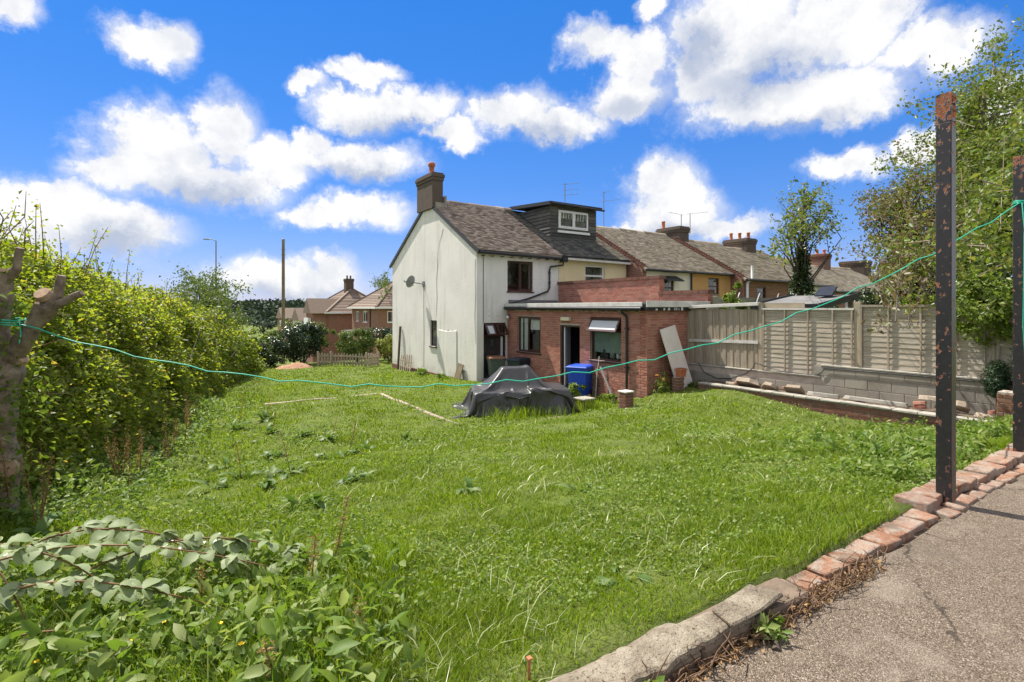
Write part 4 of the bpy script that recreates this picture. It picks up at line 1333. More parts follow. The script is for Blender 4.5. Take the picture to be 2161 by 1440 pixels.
# projecting wing with its own gable
b = MB(); b.box((14.0, 59.6, -6.4), (17.6, 62.6, .95)); b.build('wing', M['far_brick'], ha)
b = MB(); b.prism([(13.7, 59.2, .9), (13.7, 61.1, 2.55), (13.7, 63.0, .9)], (6.0, 0, 0)); b.build('wing_roof', M['hip_tile'], ha)
b = MB(); b.box((13.6, 60.2, -1.6), (13.95, 62.0, .4)); b.build('bay_window', M['upvc'], ha)
hb = hip_house('brick house with white windows half hidden by the white gable', 21.6, 52.5, 4.3, 4.0, -6.0, 1.55, 4.3, 1.0,
               [(51.6, 52.9, .05, 1.2, 'u'), (54.3, 55.1, .1, 1.15, 'u'), (18.2, 19.4, .1, 1.2, 'v')])
b = MB(); b.box((15.8, 50.2, -1.1), (17.3, 54.5, -.75)); b.build('porch_roof', M['felt'], hb)
b = MB(); b.tube([(17.25, 50.6, 1.4), (17.25, 50.6, -5)], .06, 6); b.build('downpipe', M['black_plastic'], hb)
for i, (cu, cv, w, lab) in enumerate(((23.5, 99.0, 3.0, 'small pale house far down the road left of the hipped house'), (27.5, 96.0, 3.4, 'distant house with dark chimney just left of the hipped house'), (25.0, 120, 3.4, 'farthest small gabled house among trees near the pole'))):
    t = thing('distant_house', lab, 'house', (cu, cv, -8))
    b = MB(); b.box((cu - w, cv - 3, -9), (cu + w, cv + 3, -.6 + .5 * i * (i < 2))); b.build('wall', M['far_brick' if i != 0 else 'pale_render'], t)
    e = -.6 + .5 * i * (i < 2)
    b = MB(); b.prism([(cu - w - .3, cv - 3.3, e - .1), (cu - w - .3, cv, e + 2.1), (cu - w - .3, cv + 3.3, e - .1)], (2 * w + .6, 0, 0)); b.build('roof', M['hip_tile'], t)
    chimney(t, cu + w - 1.2, cu + w - .3, cv - .4, cv + .4, e + 1, e + 3.2, M['dark_brick'], pots=((cu + w - .75, cv),), ph=.4)
    b = MB(); b.box((cu - w - .06, cv - 1.4, e - 1.8), (cu - w - .01, cv + .2, e - .5)); b.build('window', M['upvc'], t)

# =================================================================================== pole and street lamp
t = thing('utility_pole', 'tall bare timber pole standing behind the hedges', 'pole', (7.92, 42.82, -4))
b = MB(); b.tube([(7.92, 42.82, -4), (7.92, 42.82, 1.5), (7.92, 42.82, 6.66)], [.13, .12, .105], 12); b.build('shaft', M['pole_wood'], t)
b = MB(); b.lathe((7.92, 42.82, 6.5), [(.11, 0), (.12, .02), (.12, .16), (.02, .22)], 12); b.build('cap', M['metal_grey'], t)
for z in (5.9, 5.5):
    b = MB(); b.tube([(7.72, 42.7, z), (8.12, 42.94, z)], .02, 5); b.build('step_bolt', M['metal_grey'], t)
t = thing('street_lamp', 'slim grey street lamp with short arm beyond the left hedge', 'street lamp', (4.17, 51.35, -4.5))
b = MB(); b.tube([(4.17, 51.35, -4.5), (4.17, 51.35, 0), (4.17, 51.35, 7.2)], [.08, .06, .045], 8); b.build('column', M['metal_grey'], t)
b = MB(); b.tube([(4.17, 51.35, 7.18), (3.9, 51.5, 7.3), (3.6, 51.7, 7.32)], .035, 6); b.build('arm', M['metal_grey'], t)
b = MB(); b.box((3.25, 51.62, 7.26), (3.7, 51.8, 7.36)); b.build('lantern', M['metal_grey'], t, bevel=.03)

# wooded hills on the skyline
n = 260; rows = 7
vs = []
for i in range(n + 1):
    az = RAD(-40 + 130 * i / n)
    for j in range(rows + 1):
        r = 850 + 90 * j
        h = math.sin(min(1, (j + .2) / 5) * math.pi / 2)
        base = -22
        top = 4.0 - 5 * float(ss(-5, 55, math.degrees(az))) + 5 * float(vnoise(az * 14, 3.3, 4)) + 3.5 * float(vnoise(az * 120, j * 2.0, 7)) + 3 * float(vnoise(az * 300, j * 5.0, 9))
        vs.append((r * math.sin(az), r * math.cos(az), base + (top - base) * h))
b = MB(); b.add(vs, [(i * (rows + 1) + j, (i + 1) * (rows + 1) + j, (i + 1) * (rows + 1) + j + 1, i * (rows + 1) + j + 1) for i in range(n) for j in range(rows)])
tag(b.build('hills', M['hill']), 'low wooded hills on the skyline', kind='structure')

hv = np.array(vs)
g = np.random.default_rng(900)
hv = hv.reshape(-1, rows + 1, 3)[55:150].reshape(-1, 3)
P0 = hv[g.integers(0, len(hv), 26000)] + g.normal(size=(26000, 3)) * (6, 30, 1.6) + np.array((0, 0, 1.5))
FAR_WOOD = P0

# =================================================================================== block wall and fence on the right
FU = 12.7
bwall = thing('block_wall', 'stained concrete block retaining wall under the timber fence', 'wall', (FU, 3, -.9))
b = MB(); b.box((FU + .012, 2.3, -.95), (FU + .2, 6.2, .155)); b.box((FU + .012, 6.2, -.95), (FU + .2, 9.93, -.125)); b.build('core', M['mortar'], bwall)
rects = [r for r in lay(2.3, 9.93, -.95, .16, L=.44, H=.215, J=.012) if not ((r[0] + r[1]) / 2 > 6.2 and r[3] > -.08)]
lay_parts(bwall, Tu(FU + .012), rects, M['block'], proud=.012, name='block', limit=300)
b = MB(); b.box((FU - .02, 2.3, .158), (FU + .22, 6.2, .20)); b.build('coping', M['concrete'], bwall, bevel=.012, jitter=.004)
b = MB(); b.box((FU - .02, 6.21, -.122), (FU + .22, 9.93, -.08)); b.build('coping', M['concrete'], bwall, bevel=.012, jitter=.004)

posts_v = [9.93, 7.70, 5.45, 3.20]
for i, v in enumerate(posts_v):
    labs = ('leaning grey timber fence post against the brick extension', 'timber fence post between upright boards and lapped boards', 'thick timber fence post between the two lapped panels', 'timber fence post behind the climbing shrub')
    t = thing('fence_post', labs[i], 'fence post', (FU, v, -.1), 'fence posts')
    lean = .05 if i == 0 else 0
    w = .05 if i != 2 else .065
    b = MB(); b.obox((FU + .09, v - lean * 0, .75), (w, 0, 0), (0, w, 0), (0, -lean if i == 0 else 0, .86)); b.build('shaft', M['wood_v'], t, bevel=.006)
    b = MB(); b.box((FU + .03, v - w - .01, 1.61), (FU + .15, v + w + .01, 1.635)); b.build('cap', M['wood_v'], t)
# close-boarded panel
t = thing('upright_board_fence', 'fence panel of upright grey boards nearest the extension', 'fence panel', (FU, 7.76, -.07))
v = 7.78; k = 0
bm_ = {}
while v < 9.84:
    w = rnd.choice((.095, .105, .115)); zt = 1.47 + rnd.uniform(-.01, .01)
    b = MB(); b.box((0, 0, 0), (.016 + .008 * (k % 2), w, 1.53))
    key = (w, k % 2)
    if key not in bm_: bm_[key] = b.mesh('board', M['wood_v'])
    link('board', bm_[key], t, loc=(.06 - .012 * (k % 2), v - 7.76, .0 + rnd.uniform(-.012, .012)), rot=(rnd.uniform(-.008, .008), 0, rnd.uniform(-.03, .03)))
    v += w - .004; k += 1
b = MB(); b.beam((FU + .03, 7.75, .62), (FU + .03, 9.86, .57), .03, .075); b.build('rail', M['wood_pale'], t)
b = MB(); b.beam((FU + .02, 7.72, 1.60), (FU + .02, 9.92, 1.52), .12, .085); b.build('top_rail', M['wood_pale'], t, bevel=.006)


def lap_panel(label, v0, v1, z0, z1, steps, battens, notch=None):
    t = thing('lapped_fence_panel', label, 'fence panel', (FU, v0, z0), 'lapped fence panels')
    z = z0; k = 0
    while z < z1 - .03:
        h = rnd.uniform(.105, .135)
        zt = min(z + h, z1)
        vv0, vv1 = v0 + .05, v1 - .05
        n = 9
        c = MB(); vs = []
        for i in range(n + 1):
            v = vv0 + (vv1 - vv0) * i / n
            zl = z + (rnd.uniform(-.012, .012) if 0 < i < n else 0)
            for (u, zz) in ((FU + .046, zl), (FU + .058, zt + .02), (FU + .066, zt + .02), (FU + .056, zl)):
                vs.append((u, v, zz))
        fs = []
        for i in range(n):
            for j in range(4):
                a, bb = i * 4 + j, i * 4 + (j + 1) % 4
                fs.append((a, a + 4, bb + 4, bb))
        c.add(vs, fs); c.build('lap_board', M['wood_h'], t)
        z += h - .006; k += 1
    for v in battens:
        b = MB(); b.box((FU + .002, v - .018, z0 + .0), (FU + .028, v + .018, z1 + .01)); b.build('batten', M['wood_v'], t, bevel=.003)
    b = MB(); b.box((FU + .0, v0 + .05, z1 - .01), (FU + .08, v1 - .05, z1 + .035)); b.build('top_rail', M['wood_pale'] if notch else M['wood_v'], t)
    return t


lp = lap_panel('shorter lapped board fence panel with pale top rail and patched corner', 5.45, 7.70, -.07, 1.46, 12, (5.95, 6.5, 7.05, 5.55, 7.6), notch=True)
b = MB(); b.box((FU + .10, 6.62, 1.40), (FU + .118, 7.62, 1.62)); b.build('patch_board', M['ply'], lp)
lap_panel('lapped board fence panel behind the nearer steel post', 3.20, 5.45, .205, 1.53, 11, (3.72, 4.28, 4.85, 3.3, 5.36))
lap_panel('lapped board fence panel under the climbing shrub at right', .95, 3.20, .205, 1.53, 11, (1.5, 2.1, 2.65, 3.1))
b = MB()
b.tube([(FU - .03, 9.5, -.05), (FU - .035, 9.3, -.3), (FU - .03, 8.9, -.42), (FU - .035, 8.5, -.38), (FU - .03, 8.05, -.2), (FU - .03, 7.85, -.03), (FU - .03, 7.8, .1), (FU - .03, 7.1, -.05), (FU - .03, 6.3, -.06), (FU - .03, 6.16, .02), (FU - .03, 6.1, .12), (FU - .03, 5.0, .135), (FU - .03, 2.6, .13)], .011, 6)
o = b.build('cable', M['black_plastic']); tag(o, 'black cable looping along the foot of the fence', 'cable')

# low red brick wall in front of the bed
rwl = thing('low_brick_wall', 'low red brick planter wall with slate grey coping along the lawn', 'wall', (11.9, 3, -.7))
b = MB(); b.box((11.815, 3.0, -1.0), (11.985, 8.86, -.50)); b.build('core', M['mortar'], rwl)
lay_parts(rwl, Tu(11.815), lay(3.0, 8.86, -.875, -.49), M['old_brick'], proud=.012)
lay_parts(rwl, Tv(8.86, -1), lay(11.81, 11.985, -.875, -.49), M['old_brick'], proud=.01)
v = 3.02
while v < 8.84:
    L = rnd.choice((.28, .42, .45, .5))
    L = min(L, 8.86 - v)
    if L > .1:
        b = MB(); b.box((11.775, v, -.488), (12.02, v + L - .012, -.445)); b.build('coping_slab', M['concrete'], rwl, bevel=.008, jitter=.006)
    v += L
pr = thing('brick_pier', 'orange brick pier at the right end of the low wall', 'pier', (11.75, 2.7, -.7))
b = MB(); b.box((11.67, 2.56, -1.0), (12.0, 2.86, .10)); b.build('core', M['mortar'], pr)
for T, r in ((Tu(11.67), (2.56, 2.86)), (Tv(2.56), (11.67, 12.0)), (Tv(2.86, -1), (11.67, 12.0))):
    lay_parts(pr, T, lay(r[0], r[1], -.9, .10), M['orange_brick'], proud=.012)
b = MB(); b.box((11.35, 2.45, -.95), (11.64, 2.95, -.36)); b.build('footing', M['concrete'], pr, bevel=.02, jitter=.01)
lay_parts(pr, Tv(2.45), lay(11.35, 11.64, -.45, -.36), M['orange_brick'])


def rock(name, label, cat, c, size, m, group=None, rot=(0, 0, 0), seed=0, chip=.18):
    """irregular broken slab: a bevelled, jittered box"""
    r = random.Random(seed)
    sx, sy, sz = (s / 2 for s in size)
    n = 7
    pts = []
    for k in range(n):
        a = 2 * math.pi * (k + r.uniform(-.25, .25)) / n
        ca, sa = math.cos(a), math.sin(a)
        q = 1 / max(abs(ca), abs(sa))
        q = q * r.uniform(1 - chip, 1)
        pts.append((ca * q * sx, sa * q * sy))
    vs = [(x, y, -sz + r.uniform(-.1, .1) * sz) for x, y in pts] + [(x * r.uniform(.88, .98), y * r.uniform(.88, .98), sz * r.uniform(.75, 1.1)) for x, y in pts]
    b = MB(); b.add(vs, [tuple(range(n - 1, -1, -1)), tuple(range(n, 2 * n))] + [(k, (k + 1) % n, (k + 1) % n + n, k + n) for k in range(n)])
    o = link(name, b.mesh(name, m), loc=c, rot=rot)
    bv = o.modifiers.new('bevel', 'BEVEL'); bv.width = .008; bv.segments = 1
    return tag(o, label, cat, group)


STONES = [  # (u, v, z, size, rot, label)
    (12.30, 7.75, -.37, (.34, .62, .12), (0, .55, .1), 'large rough stone slab propped highest on the soil bed'),
    (12.22, 7.15, -.40, (.32, .48, .10), (0, .7, -.1), 'smooth square stone slab leaning beside the largest one'),
    (12.25, 6.55, -.40, (.32, .42, .09), (0, .8, .15), 'cracked stone slab leaning towards the low wall'),
    (12.25, 5.95, -.43, (.14, .70, .09), (0, .1, .02), 'short pale concrete lintel lying in the bed'),
    (12.3, 4.95, -.42, (.13, 1.25, .09), (0, .1, -.02), 'long pale concrete lintel lying in the bed'),
    (12.25, 3.95, -.22, (.22, .48, .08), (0, .1, .1), 'flat stone slab resting on loose red bricks'),
    (12.3, 3.55, -.30, (.26, .36, .12), (.3, .5, .5), 'tilted pale stone beside the loose bricks'),
    (12.35, 2.85, -.40, (.3, .4, .1), (.1, .4, .3), 'grey stone slab near the orange pier'),
    (12.15, 3.15, -.42, (.24, .3, .09), (.2, -.2, .9), 'flat broken stone in the heap near the orange pier'),
    (11.55, 3.35, -.62, (.22, .34, .08), (0, .2, .3), 'fallen coping piece below the low wall'),
    (12.3, 8.2, -.44, (.16, .4, .06), (0, .2, 0), 'small pale stone at the far end of the bed'),
]
for i, (u, v, z, s, r, lab) in enumerate(STONES):
    rock('stone_slab', lab, 'stone', (u, v, z), s, M['stone'] if i not in (3, 4) else M['concrete'], 'loose stones in the soil bed', r, i + 3, .14 if i not in (3, 4) else .03)
for i, (u, v, z, rz, lab) in enumerate(((12.2, 4.12, -.40, 1.5, 'lower loose red brick under the flat stone slab'), (12.2, 4.12, -.33, 1.55, 'upper loose red brick under the flat stone slab'), (12.24, 3.8, -.37, 1.2, 'loose red brick between flat slab and tilted stone'),
                                         (12.35, 3.1, -.36, .4, 'loose red brick seen right of the nearer steel post'), (12.2, 8.0, -.38, .7, 'broken orange brick at the far end of the bed'), (11.3, 2.75, -.60, .2, 'orange brick dropped on the ground by the pier'), (12.15, 6.75, -.36, .5, 'orange brick scrap behind the leaning stone slabs'))):
    rock('loose_brick', lab, 'brick', (u, v, z), (.21, .1, .065), M['orange_brick' if i > 3 else 'red_brick'], 'loose bricks', (rnd.uniform(-.2, .2), rnd.uniform(-.1, .2), rz), i + 40, .04)

# lean-to shed beyond the fence
t = thing('lean_to_shed', 'low lean to shed with black edged felt roof behind the fence', 'shed', (13.4, 6, -.5))
b = MB(); b.prism([(13.0, 8.1, 1.56), (15.0, 8.1, 1.84), (15.0, 8.1, 1.78), (13.0, 8.1, 1.49)], (0, -1.7, 0)); b.build('roof', M['felt'], t)
b = MB(); b.beam((13.0, 6.38, 1.53), (15.0, 6.38, 1.81), .03, .16); b.beam((13.0, 8.12, 1.53), (15.0, 8.12, 1.81), .03, .16); b.beam((12.98, 6.4, 1.53), (12.98, 8.1, 1.53), .03, .13); b.build('fascia', M['black_plastic'], t)
for u, v in ((13.1, 6.5), (13.1, 8.0), (14.8, 6.5), (14.8, 8.0)):
    b = MB(); b.box((u, v - .05, -.5), (u + .1, v + .05, 1.5 + (u - 13) * .15)); b.build('post', M['wood_v'], t)
b = MB(); b.obox((14.6, 7.0, 1.93), (.25, .05, .12), (-.04, .2, 0), (-.02, 0, .012)); b.build('roof_vent', M['black_plastic'], t)
t = thing('garden_wall', 'pale concrete panel wall with slanted stays beyond the shrub', 'wall', (15, 11.5, -1))
b = MB(); b.box((15.2, 11.6, -1.2), (24, 11.75, 1.88)); b.build('panel', M['concrete'], t)
for i in range(4):
    b = MB(); b.beam((17.5 + i * 1.3, 11.5, 1.7), (17.8 + i * 1.3, 11.55, 2.05), .04, .05); b.build('stay', M['black_plastic'], t)

# =================================================================================== lawn edgings
def edging(label, p, q, n, m, w=.11, sink=.1, top=.03):
    t = thing('concrete_edging', label, 'edging', (p[0], p[1], -1.1), 'concrete lawn edgings')
    p, q = Vector(p + (0,)), Vector(q + (0,))
    for i in range(n):
        a, c = p.lerp(q, i / n), p.lerp(q, (i + .985) / n)
        za = float(max(turf_z(a.x - .25, a.y - .25), turf_z(a.x + .2, a.y + .2))) + top + rnd.uniform(-.012, .012)
        b = MB(); b.beam((a.x, a.y, za - .1), (c.x, c.y, za - .1), w, .2)
        b.build('edging_stone', m, t, bevel=.01, jitter=.006)
    return t


edging('weathered edging along the lawn end towards the hedge', (1.6, 15.22), (5.4, 15.22), 5, M['stone'], top=.01)
edging('weathered edging running from lawn corner towards the covered furniture', (5.48, 15.18), (5.48, 10.3), 7, M['stone'], top=.008)
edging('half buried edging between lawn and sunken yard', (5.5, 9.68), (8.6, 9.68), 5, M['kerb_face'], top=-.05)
o = rock('stone_slab', 'flat edging stone at the foot of the small brick pier', 'stone', (9.9, 9.15, -.97), (1.1, .28, .08), M['concrete'], None, (0, 0, .1), 77, .1)
t = thing('brick_pier', 'small stub of brick pier with pale cap in the grass', 'pier', (9.6, 9.3, -1))
b = MB(); b.box((9.47, 9.18, -1.1), (9.73, 9.42, -.58)); b.build('core', M['mortar'], t)
for T, r in ((Tu(9.47), (9.18, 9.42)), (Tv(9.18), (9.47, 9.73))): lay_parts(t, T, lay(r[0], r[1], -1.08, -.58), M['old_brick'], proud=.01)
b = MB(); b.box((9.45, 9.16, -.578), (9.75, 9.44, -.54)); b.build('cap', M['fascia'], t, bevel=.008)
t = thing('concrete_block', 'grey concrete block half hidden in long grass', 'block', (9.6, 10.85, -1.1))
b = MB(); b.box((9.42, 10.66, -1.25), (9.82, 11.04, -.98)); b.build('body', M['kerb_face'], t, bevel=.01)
b = MB(); b.box((9.40, 10.64, -.978), (9.84, 11.06, -.93)); b.build('cap', M['concrete'], t, bevel=.01)

# =================================================================================== patio kerb
kb = thing('patio_kerb', 'crumbling low kerb of cement capped and bare orange bricks edging the patio', 'kerb', (1, 1.5, 0))
u = .2
k = 0
while u < 2.6:
    L = rnd.uniform(.34, .5)
    b = MB()
    b.box((u, 1.405, -.14), (u + L - .006, 1.60, .058 + rnd.uniform(-.004, .004)))
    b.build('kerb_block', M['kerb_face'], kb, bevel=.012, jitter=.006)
    u += L
# cement capping: an irregular slab with a worn outline
b = MB()
n = 120
vs = []
for i in range(n + 1):
    u = .2 + (2.30 - .2) * i / n
    w0 = 1.395 + .02 * float(vnoise(u * 9, 1, 2)) + .012 * float(vnoise(u * 31, 1, 12)); w1 = 1.60 + .045 * (float(vnoise(u * 7, 2, 3)) - .5) - .03 * float(ss(1.6, 2.3, u))
    zt = .076 + .014 * float(vnoise(u * 6, 3, 5)) + .012 * float(vnoise(u * 23, 3, 9))
    vs += [(u, w0, .06), (u, w0 + .004, zt - .008), (u, w0 + .02, zt), (u, w1 - .05, zt + .004), (u, w1, zt - .012), (u, w1 + .01, .05)]
b.add(vs, [(6 * i + j, 6 * i + 6 + j, 6 * i + 7 + j, 6 * i + 1 + j) for i in range(n) for j in range(5)] + [(0, 1, 2, 3, 4, 5), tuple(6 * n + j for j in range(5, -1, -1))])
b.build('cement_capping', M['capping'], kb)
b = MB(); b.prism([(2.10, 1.40, .088), (2.13, 1.53, .092), (2.48, 1.56, .086), (2.55, 1.42, .082), (2.3, 1.395, .086)], (0, 0, .026)); b.build('loose_capping_slab', M['capping'], kb, bevel=.008, jitter=.004)
u = 2.66
k = 0
while u < 8.4:
    L = rnd.uniform(.19, .225)
    gap = rnd.uniform(.008, .02)
    on = u > 4.55
    z0 = (.075 if on else .028) + rnd.uniform(-.012, .01)
    b = MB(); b.box((u, 1.43 + rnd.uniform(-.015, .015) + (.09 if on else .02), z0 - .09), (u + L, 1.60 + rnd.uniform(-.015, .015) + (.11 if on else 0), z0))
    b.build('brick', M['kerb_brick'], kb, bevel=.012, jitter=.013, seg=2)
    if on:
        b = MB(); b.box((u + .06, 1.41 + rnd.uniform(-.02, .02), -.06), (u + L + .05, 1.51 + rnd.uniform(-.01, .02), .02 + rnd.uniform(-.006, .006)))
        b.build('lower_brick', M['kerb_brick'], kb, bevel=.012, jitter=.012, seg=2)
    u += L + gap; k += 1

b = MB(); b.box((2.6, 1.40, -.12), (8.4, 1.60, -.02)); b.build('mortar_bed', M['soil'], kb)

# =================================================================================== steel posts
def steel_post(label, u, v, h, s=.05, hook=True):
    t = thing('steel_post', label, 'post', (u, v, 0), 'steel clothes line posts')
    b = MB(); b.box((u - s, v - s, -.05), (u + s, v + s, h - (.22 if hook else 0))); b.build('shaft', M['rusty_post'], t, bevel=.007, seg=2)
    if hook:
        z0 = h - .219
        b = MB(); e = .008
        b.box((u - s, v - s, z0), (u - s + e, v + s, h)); b.box((u + s - e, v - s, z0), (u + s, v + s, h))
        for z_ in (z0, z0 + .09, h - .03): b.box((u - s + e, v - s, z_), (u + s - e, v - s + e, z_ + .03))
        b.build('slotted_head', M['rusty_post'], t)
    b = MB(); b.box((u - s - .006, v - s - .006, 0), (u + s + .006, v + s + .006, .025)); b.build('base_collar', M['rusty_post'], t)
    return t


steel_post('tall rusty black steel post with slotted head at the patio edge', 5.02, 1.53, 3.13)
steel_post('rusty black steel post cut by the right picture edge holding the green line', 7.13, 1.57, 3.0, hook=False)

# green washing line: sags between the old trunk and the far post
A, B_ = Vector((-.97, 6.08, 1.36)), Vector((7.06, 1.56, 2.53))
pts = []
for i in range(61):
    s = i / 60
    p = A.lerp(B_, s); p.z -= 4 * 1.07 * s * (1 - s)
    p.z += .012 * math.sin(i * 1.7) + .008 * math.sin(i * 3.1)
    pts.append(p)
wlin = thing('washing_line', 'green plastic washing line sagging across the garden', 'washing line', tuple(B_))
b = MB(); b.tube(pts, .0052, 6); b.build('line', M['rope'], wlin)
b = MB()
for k in range(3):
    b.tube([B_ + Vector((.065 * math.cos(a) + .06, .065 * math.sin(a), .012 * k + .006 * math.sin(3 * a))) for a in [2 * math.pi * j / 14 for j in range(15)]], .0055, 5)
b.build('knot', M['rope'], wlin)
b = MB()
e = [B_ + Vector((-.03, -.02, 0)), B_ + Vector((-.09, -.05, -.25)), B_ + Vector((-.105, -.05, -.8)), B_ + Vector((-.13, -.05, -1.2)), B_ + Vector((-.07, -.06, -1.7)), B_ + Vector((-.02, -.05, -2.1)), B_ + Vector((-.06, -.05, -2.4))]
b.tube(e, .005, 5); b.build('loose_end', M['rope'], wlin)
b = MB()
for k in range(3): b.tube([A + Vector((-.12 + .14 * math.cos(a), .12 + .14 * math.sin(a), .02 * k + .01 * math.sin(2 * a))) for a in [2 * math.pi * j / 14 for j in range(15)]], .006, 5)
b.tube([A, A + Vector((.01, -.01, -.08)), A + Vector((.0, -.02, -.16))], .005, 5)
b.build('trunk_knot', M['rope'], wlin)


# =================================================================================== bins
def wheelie_bin(label, u, v, z, rz, body, lid, h=.95, w=.56, d=.66, open_=0):
    t = thing('wheelie_bin', label, 'bin', (u, v, z), 'wheelie bins', rz)
    hb = h * .88
    def ring(s, zz): return [(-w / 2 * s, -d / 2 * s, zz), (w / 2 * s, -d / 2 * s, zz), (w / 2 * s, d / 2 * s, zz), (-w / 2 * s, d / 2 * s, zz)]
    b = MB()
    rs = ring(.76, .06) + ring(.97, hb - .06) + ring(1.04, hb - .055) + ring(1.04, hb)
    fs = [(3, 2, 1, 0), (12, 13, 14, 15)]
    for r in range(3): fs += [(r * 4 + k, r * 4 + (k + 1) % 4, r * 4 + 4 + (k + 1) % 4, r * 4 + 4 + k) for k in range(4)]
    b.add(rs, fs)
    for s in (-1, 1):      # moulded ribs on the front
        b.add([(s * w * .2 - .02, -d / 2 * .78 - .012, .1), (s * w * .2 + .02, -d / 2 * .78 - .012, .1), (s * w * .22 + .02, -d / 2 * .96 - .012, hb - .1), (s * w * .22 - .02, -d / 2 * .96 - .012, hb - .1),
               (s * w * .2 - .03, -d / 2 * .74, .1), (s * w * .2 + .03, -d / 2 * .74, .1), (s * w * .22 + .03, -d / 2 * .92, hb - .1), (s * w * .22 - .03, -d / 2 * .92, hb - .1)],
              [(0, 1, 2, 3), (4, 0, 3, 7), (1, 5, 6, 2), (3, 2, 6, 7), (5, 1, 0, 4)])
    o = link('body', b.mesh('body', body), t); m_ = o.modifiers.new('b', 'BEVEL'); m_.width = .02; m_.segments = 2
    b = MB()
    z0 = hb + .004
    L = [(-w / 2 * 1.08, -d / 2 * 1.12, z0), (w / 2 * 1.08, -d / 2 * 1.12, z0), (w / 2 * 1.08, d / 2 * 1.05, z0), (-w / 2 * 1.08, d / 2 * 1.05, z0)]
    L2 = [(x, y, z0 + .045) for x, y, _ in L]
    L3 = [(x * .82, y * .8 + .03, z0 + .085) for x, y, _ in L]
    b.add(L + L2 + L3, [(3, 2, 1, 0), (8, 9, 10, 11)] + [(r + k, r + (k + 1) % 4, r + 4 + (k + 1) % 4, r + 4 + k) for r in (0, 4) for k in range(4)])
    o = link('lid', b.mesh('lid', lid), t); m_ = o.modifiers.new('b', 'BEVEL'); m_.width = .015; m_.segments = 2
    b = MB(); b.tube([(-w * .42, d / 2 * 1.0, hb - .03), (-w * .42, d / 2 + .1, hb + .03), (w * .42, d / 2 + .1, hb + .03), (w * .42, d / 2 * 1.0, hb - .03)], .018, 8)
    link('handle', b.mesh('handle', body), t)
    for s in (-1, 1):
        b = MB(); b.tube([(s * w * .42, d * .36, .1), (s * w * .52, d * .36, .1)], .1, 14); link('wheel', b.mesh('wheel', M['black_plastic']), t)
    return t


wheelie_bin('bright blue wheelie bin standing by the open extension door', 10.70, 12.25, -1.19, RAD(-62), M['blue_bin'], M['blue_bin'], .99, .62, .68)
wheelie_bin('grey green wheelie bin with brown lid by the back door', 10.22, 16.30, -1.2, RAD(-20), M['grey_bin'], M['brown_bin'], .98, .58, .6)
wheelie_bin('dark navy wheelie bin against the brick wall behind the cover', 10.72, 15.55, -1.2, RAD(-75), M['navy_bin'], M['navy_bin'], .95, .56, .66)

# =================================================================================== covered garden furniture: the cover is let fall over the furniture
def drape():
    nx, ny = 82, 62
    LX, LY = 4.22, 3.28
    X, Y = np.meshgrid(np.linspace(-LX / 2, LX / 2, nx), np.linspace(-LY / 2, LY / 2, ny), indexing='ij')
    r_ = np.random.default_rng(5)
    P = np.stack([X, Y, np.full_like(X, 1.2) + r_.uniform(-.004, .004, X.shape)], -1)
    PV = P.copy()
    dx, dy = LX / (nx - 1), LY / (ny - 1)
    # furniture underneath: a ring of seats (base) round a taller middle piece
    BX, BY = 1.22, .66
    def top(x, y):
        """seats at .6 m, rising like a tent pole frame to the taller middle piece"""
        d = np.maximum(np.maximum((np.abs(x + .10) - .36) / .50, (np.abs(y - .06) - .16) / .38), 0)
        return .585 + .04 * (x > .2) + .56 * np.clip(1 - d, 0, 1) ** 1.25
    def cons(i0, i1, L, k=1.0):
        a = P[i0]; c = P[i1]
        d = c - a; l = np.linalg.norm(d, axis=-1, keepdims=True) + 1e-9
        q = d * (.5 * k * (l - L) / l)
        P[i0] = a + q; P[i1] = c - q
    for it in range(240):
        vel = np.clip((P - PV) * .80, -.018, .018)
        PV = P.copy()
        P = P + vel; P[..., 2] -= .0035
        for k in range(8):
            for o in (0, 1):
                n = (nx - o) // 2
                cons((slice(o, o + 2 * n - 1, 2), slice(None)), (slice(o + 1, o + 2 * n, 2), slice(None)), dx)
                n = (ny - o) // 2
                cons((slice(None), slice(o, o + 2 * n - 1, 2)), (slice(None), slice(o + 1, o + 2 * n, 2)), dy)
            dg = math.hypot(dx, dy)
            for o in (0, 1):
                n = (nx - o) // 2
                cons((slice(o, o + 2 * n - 1, 2), slice(0, -1)), (slice(o + 1, o + 2 * n, 2), slice(1, None)), dg, .4)
                cons((slice(o, o + 2 * n - 1, 2), slice(1, None)), (slice(o + 1, o + 2 * n, 2), slice(0, -1)), dg, .4)
            x, y, z = P[..., 0], P[..., 1], P[..., 2]
            ax, ay = BX - np.abs(x), BY - np.abs(y)
            h = top(x, y)
            ins = (ax > 0) & (ay > 0) & (z < h)
            up = ins & ((h - z < .22) | (np.minimum(ax, ay) > .25))
            P[..., 2] = np.where(up, h, z)
            PV[..., :2] = np.where(up[..., None], P[..., :2] * .6 + PV[..., :2] * .4, PV[..., :2])
            side = ins & ~up
            sx_ = side & (ax <= ay)
            P[..., 0] = np.where(sx_, np.sign(x) * BX, P[..., 0])
            P[..., 1] = np.where(side & ~sx_, np.sign(y) * BY, P[..., 1])
            P[..., 2] = np.maximum(P[..., 2], .012)
    return P


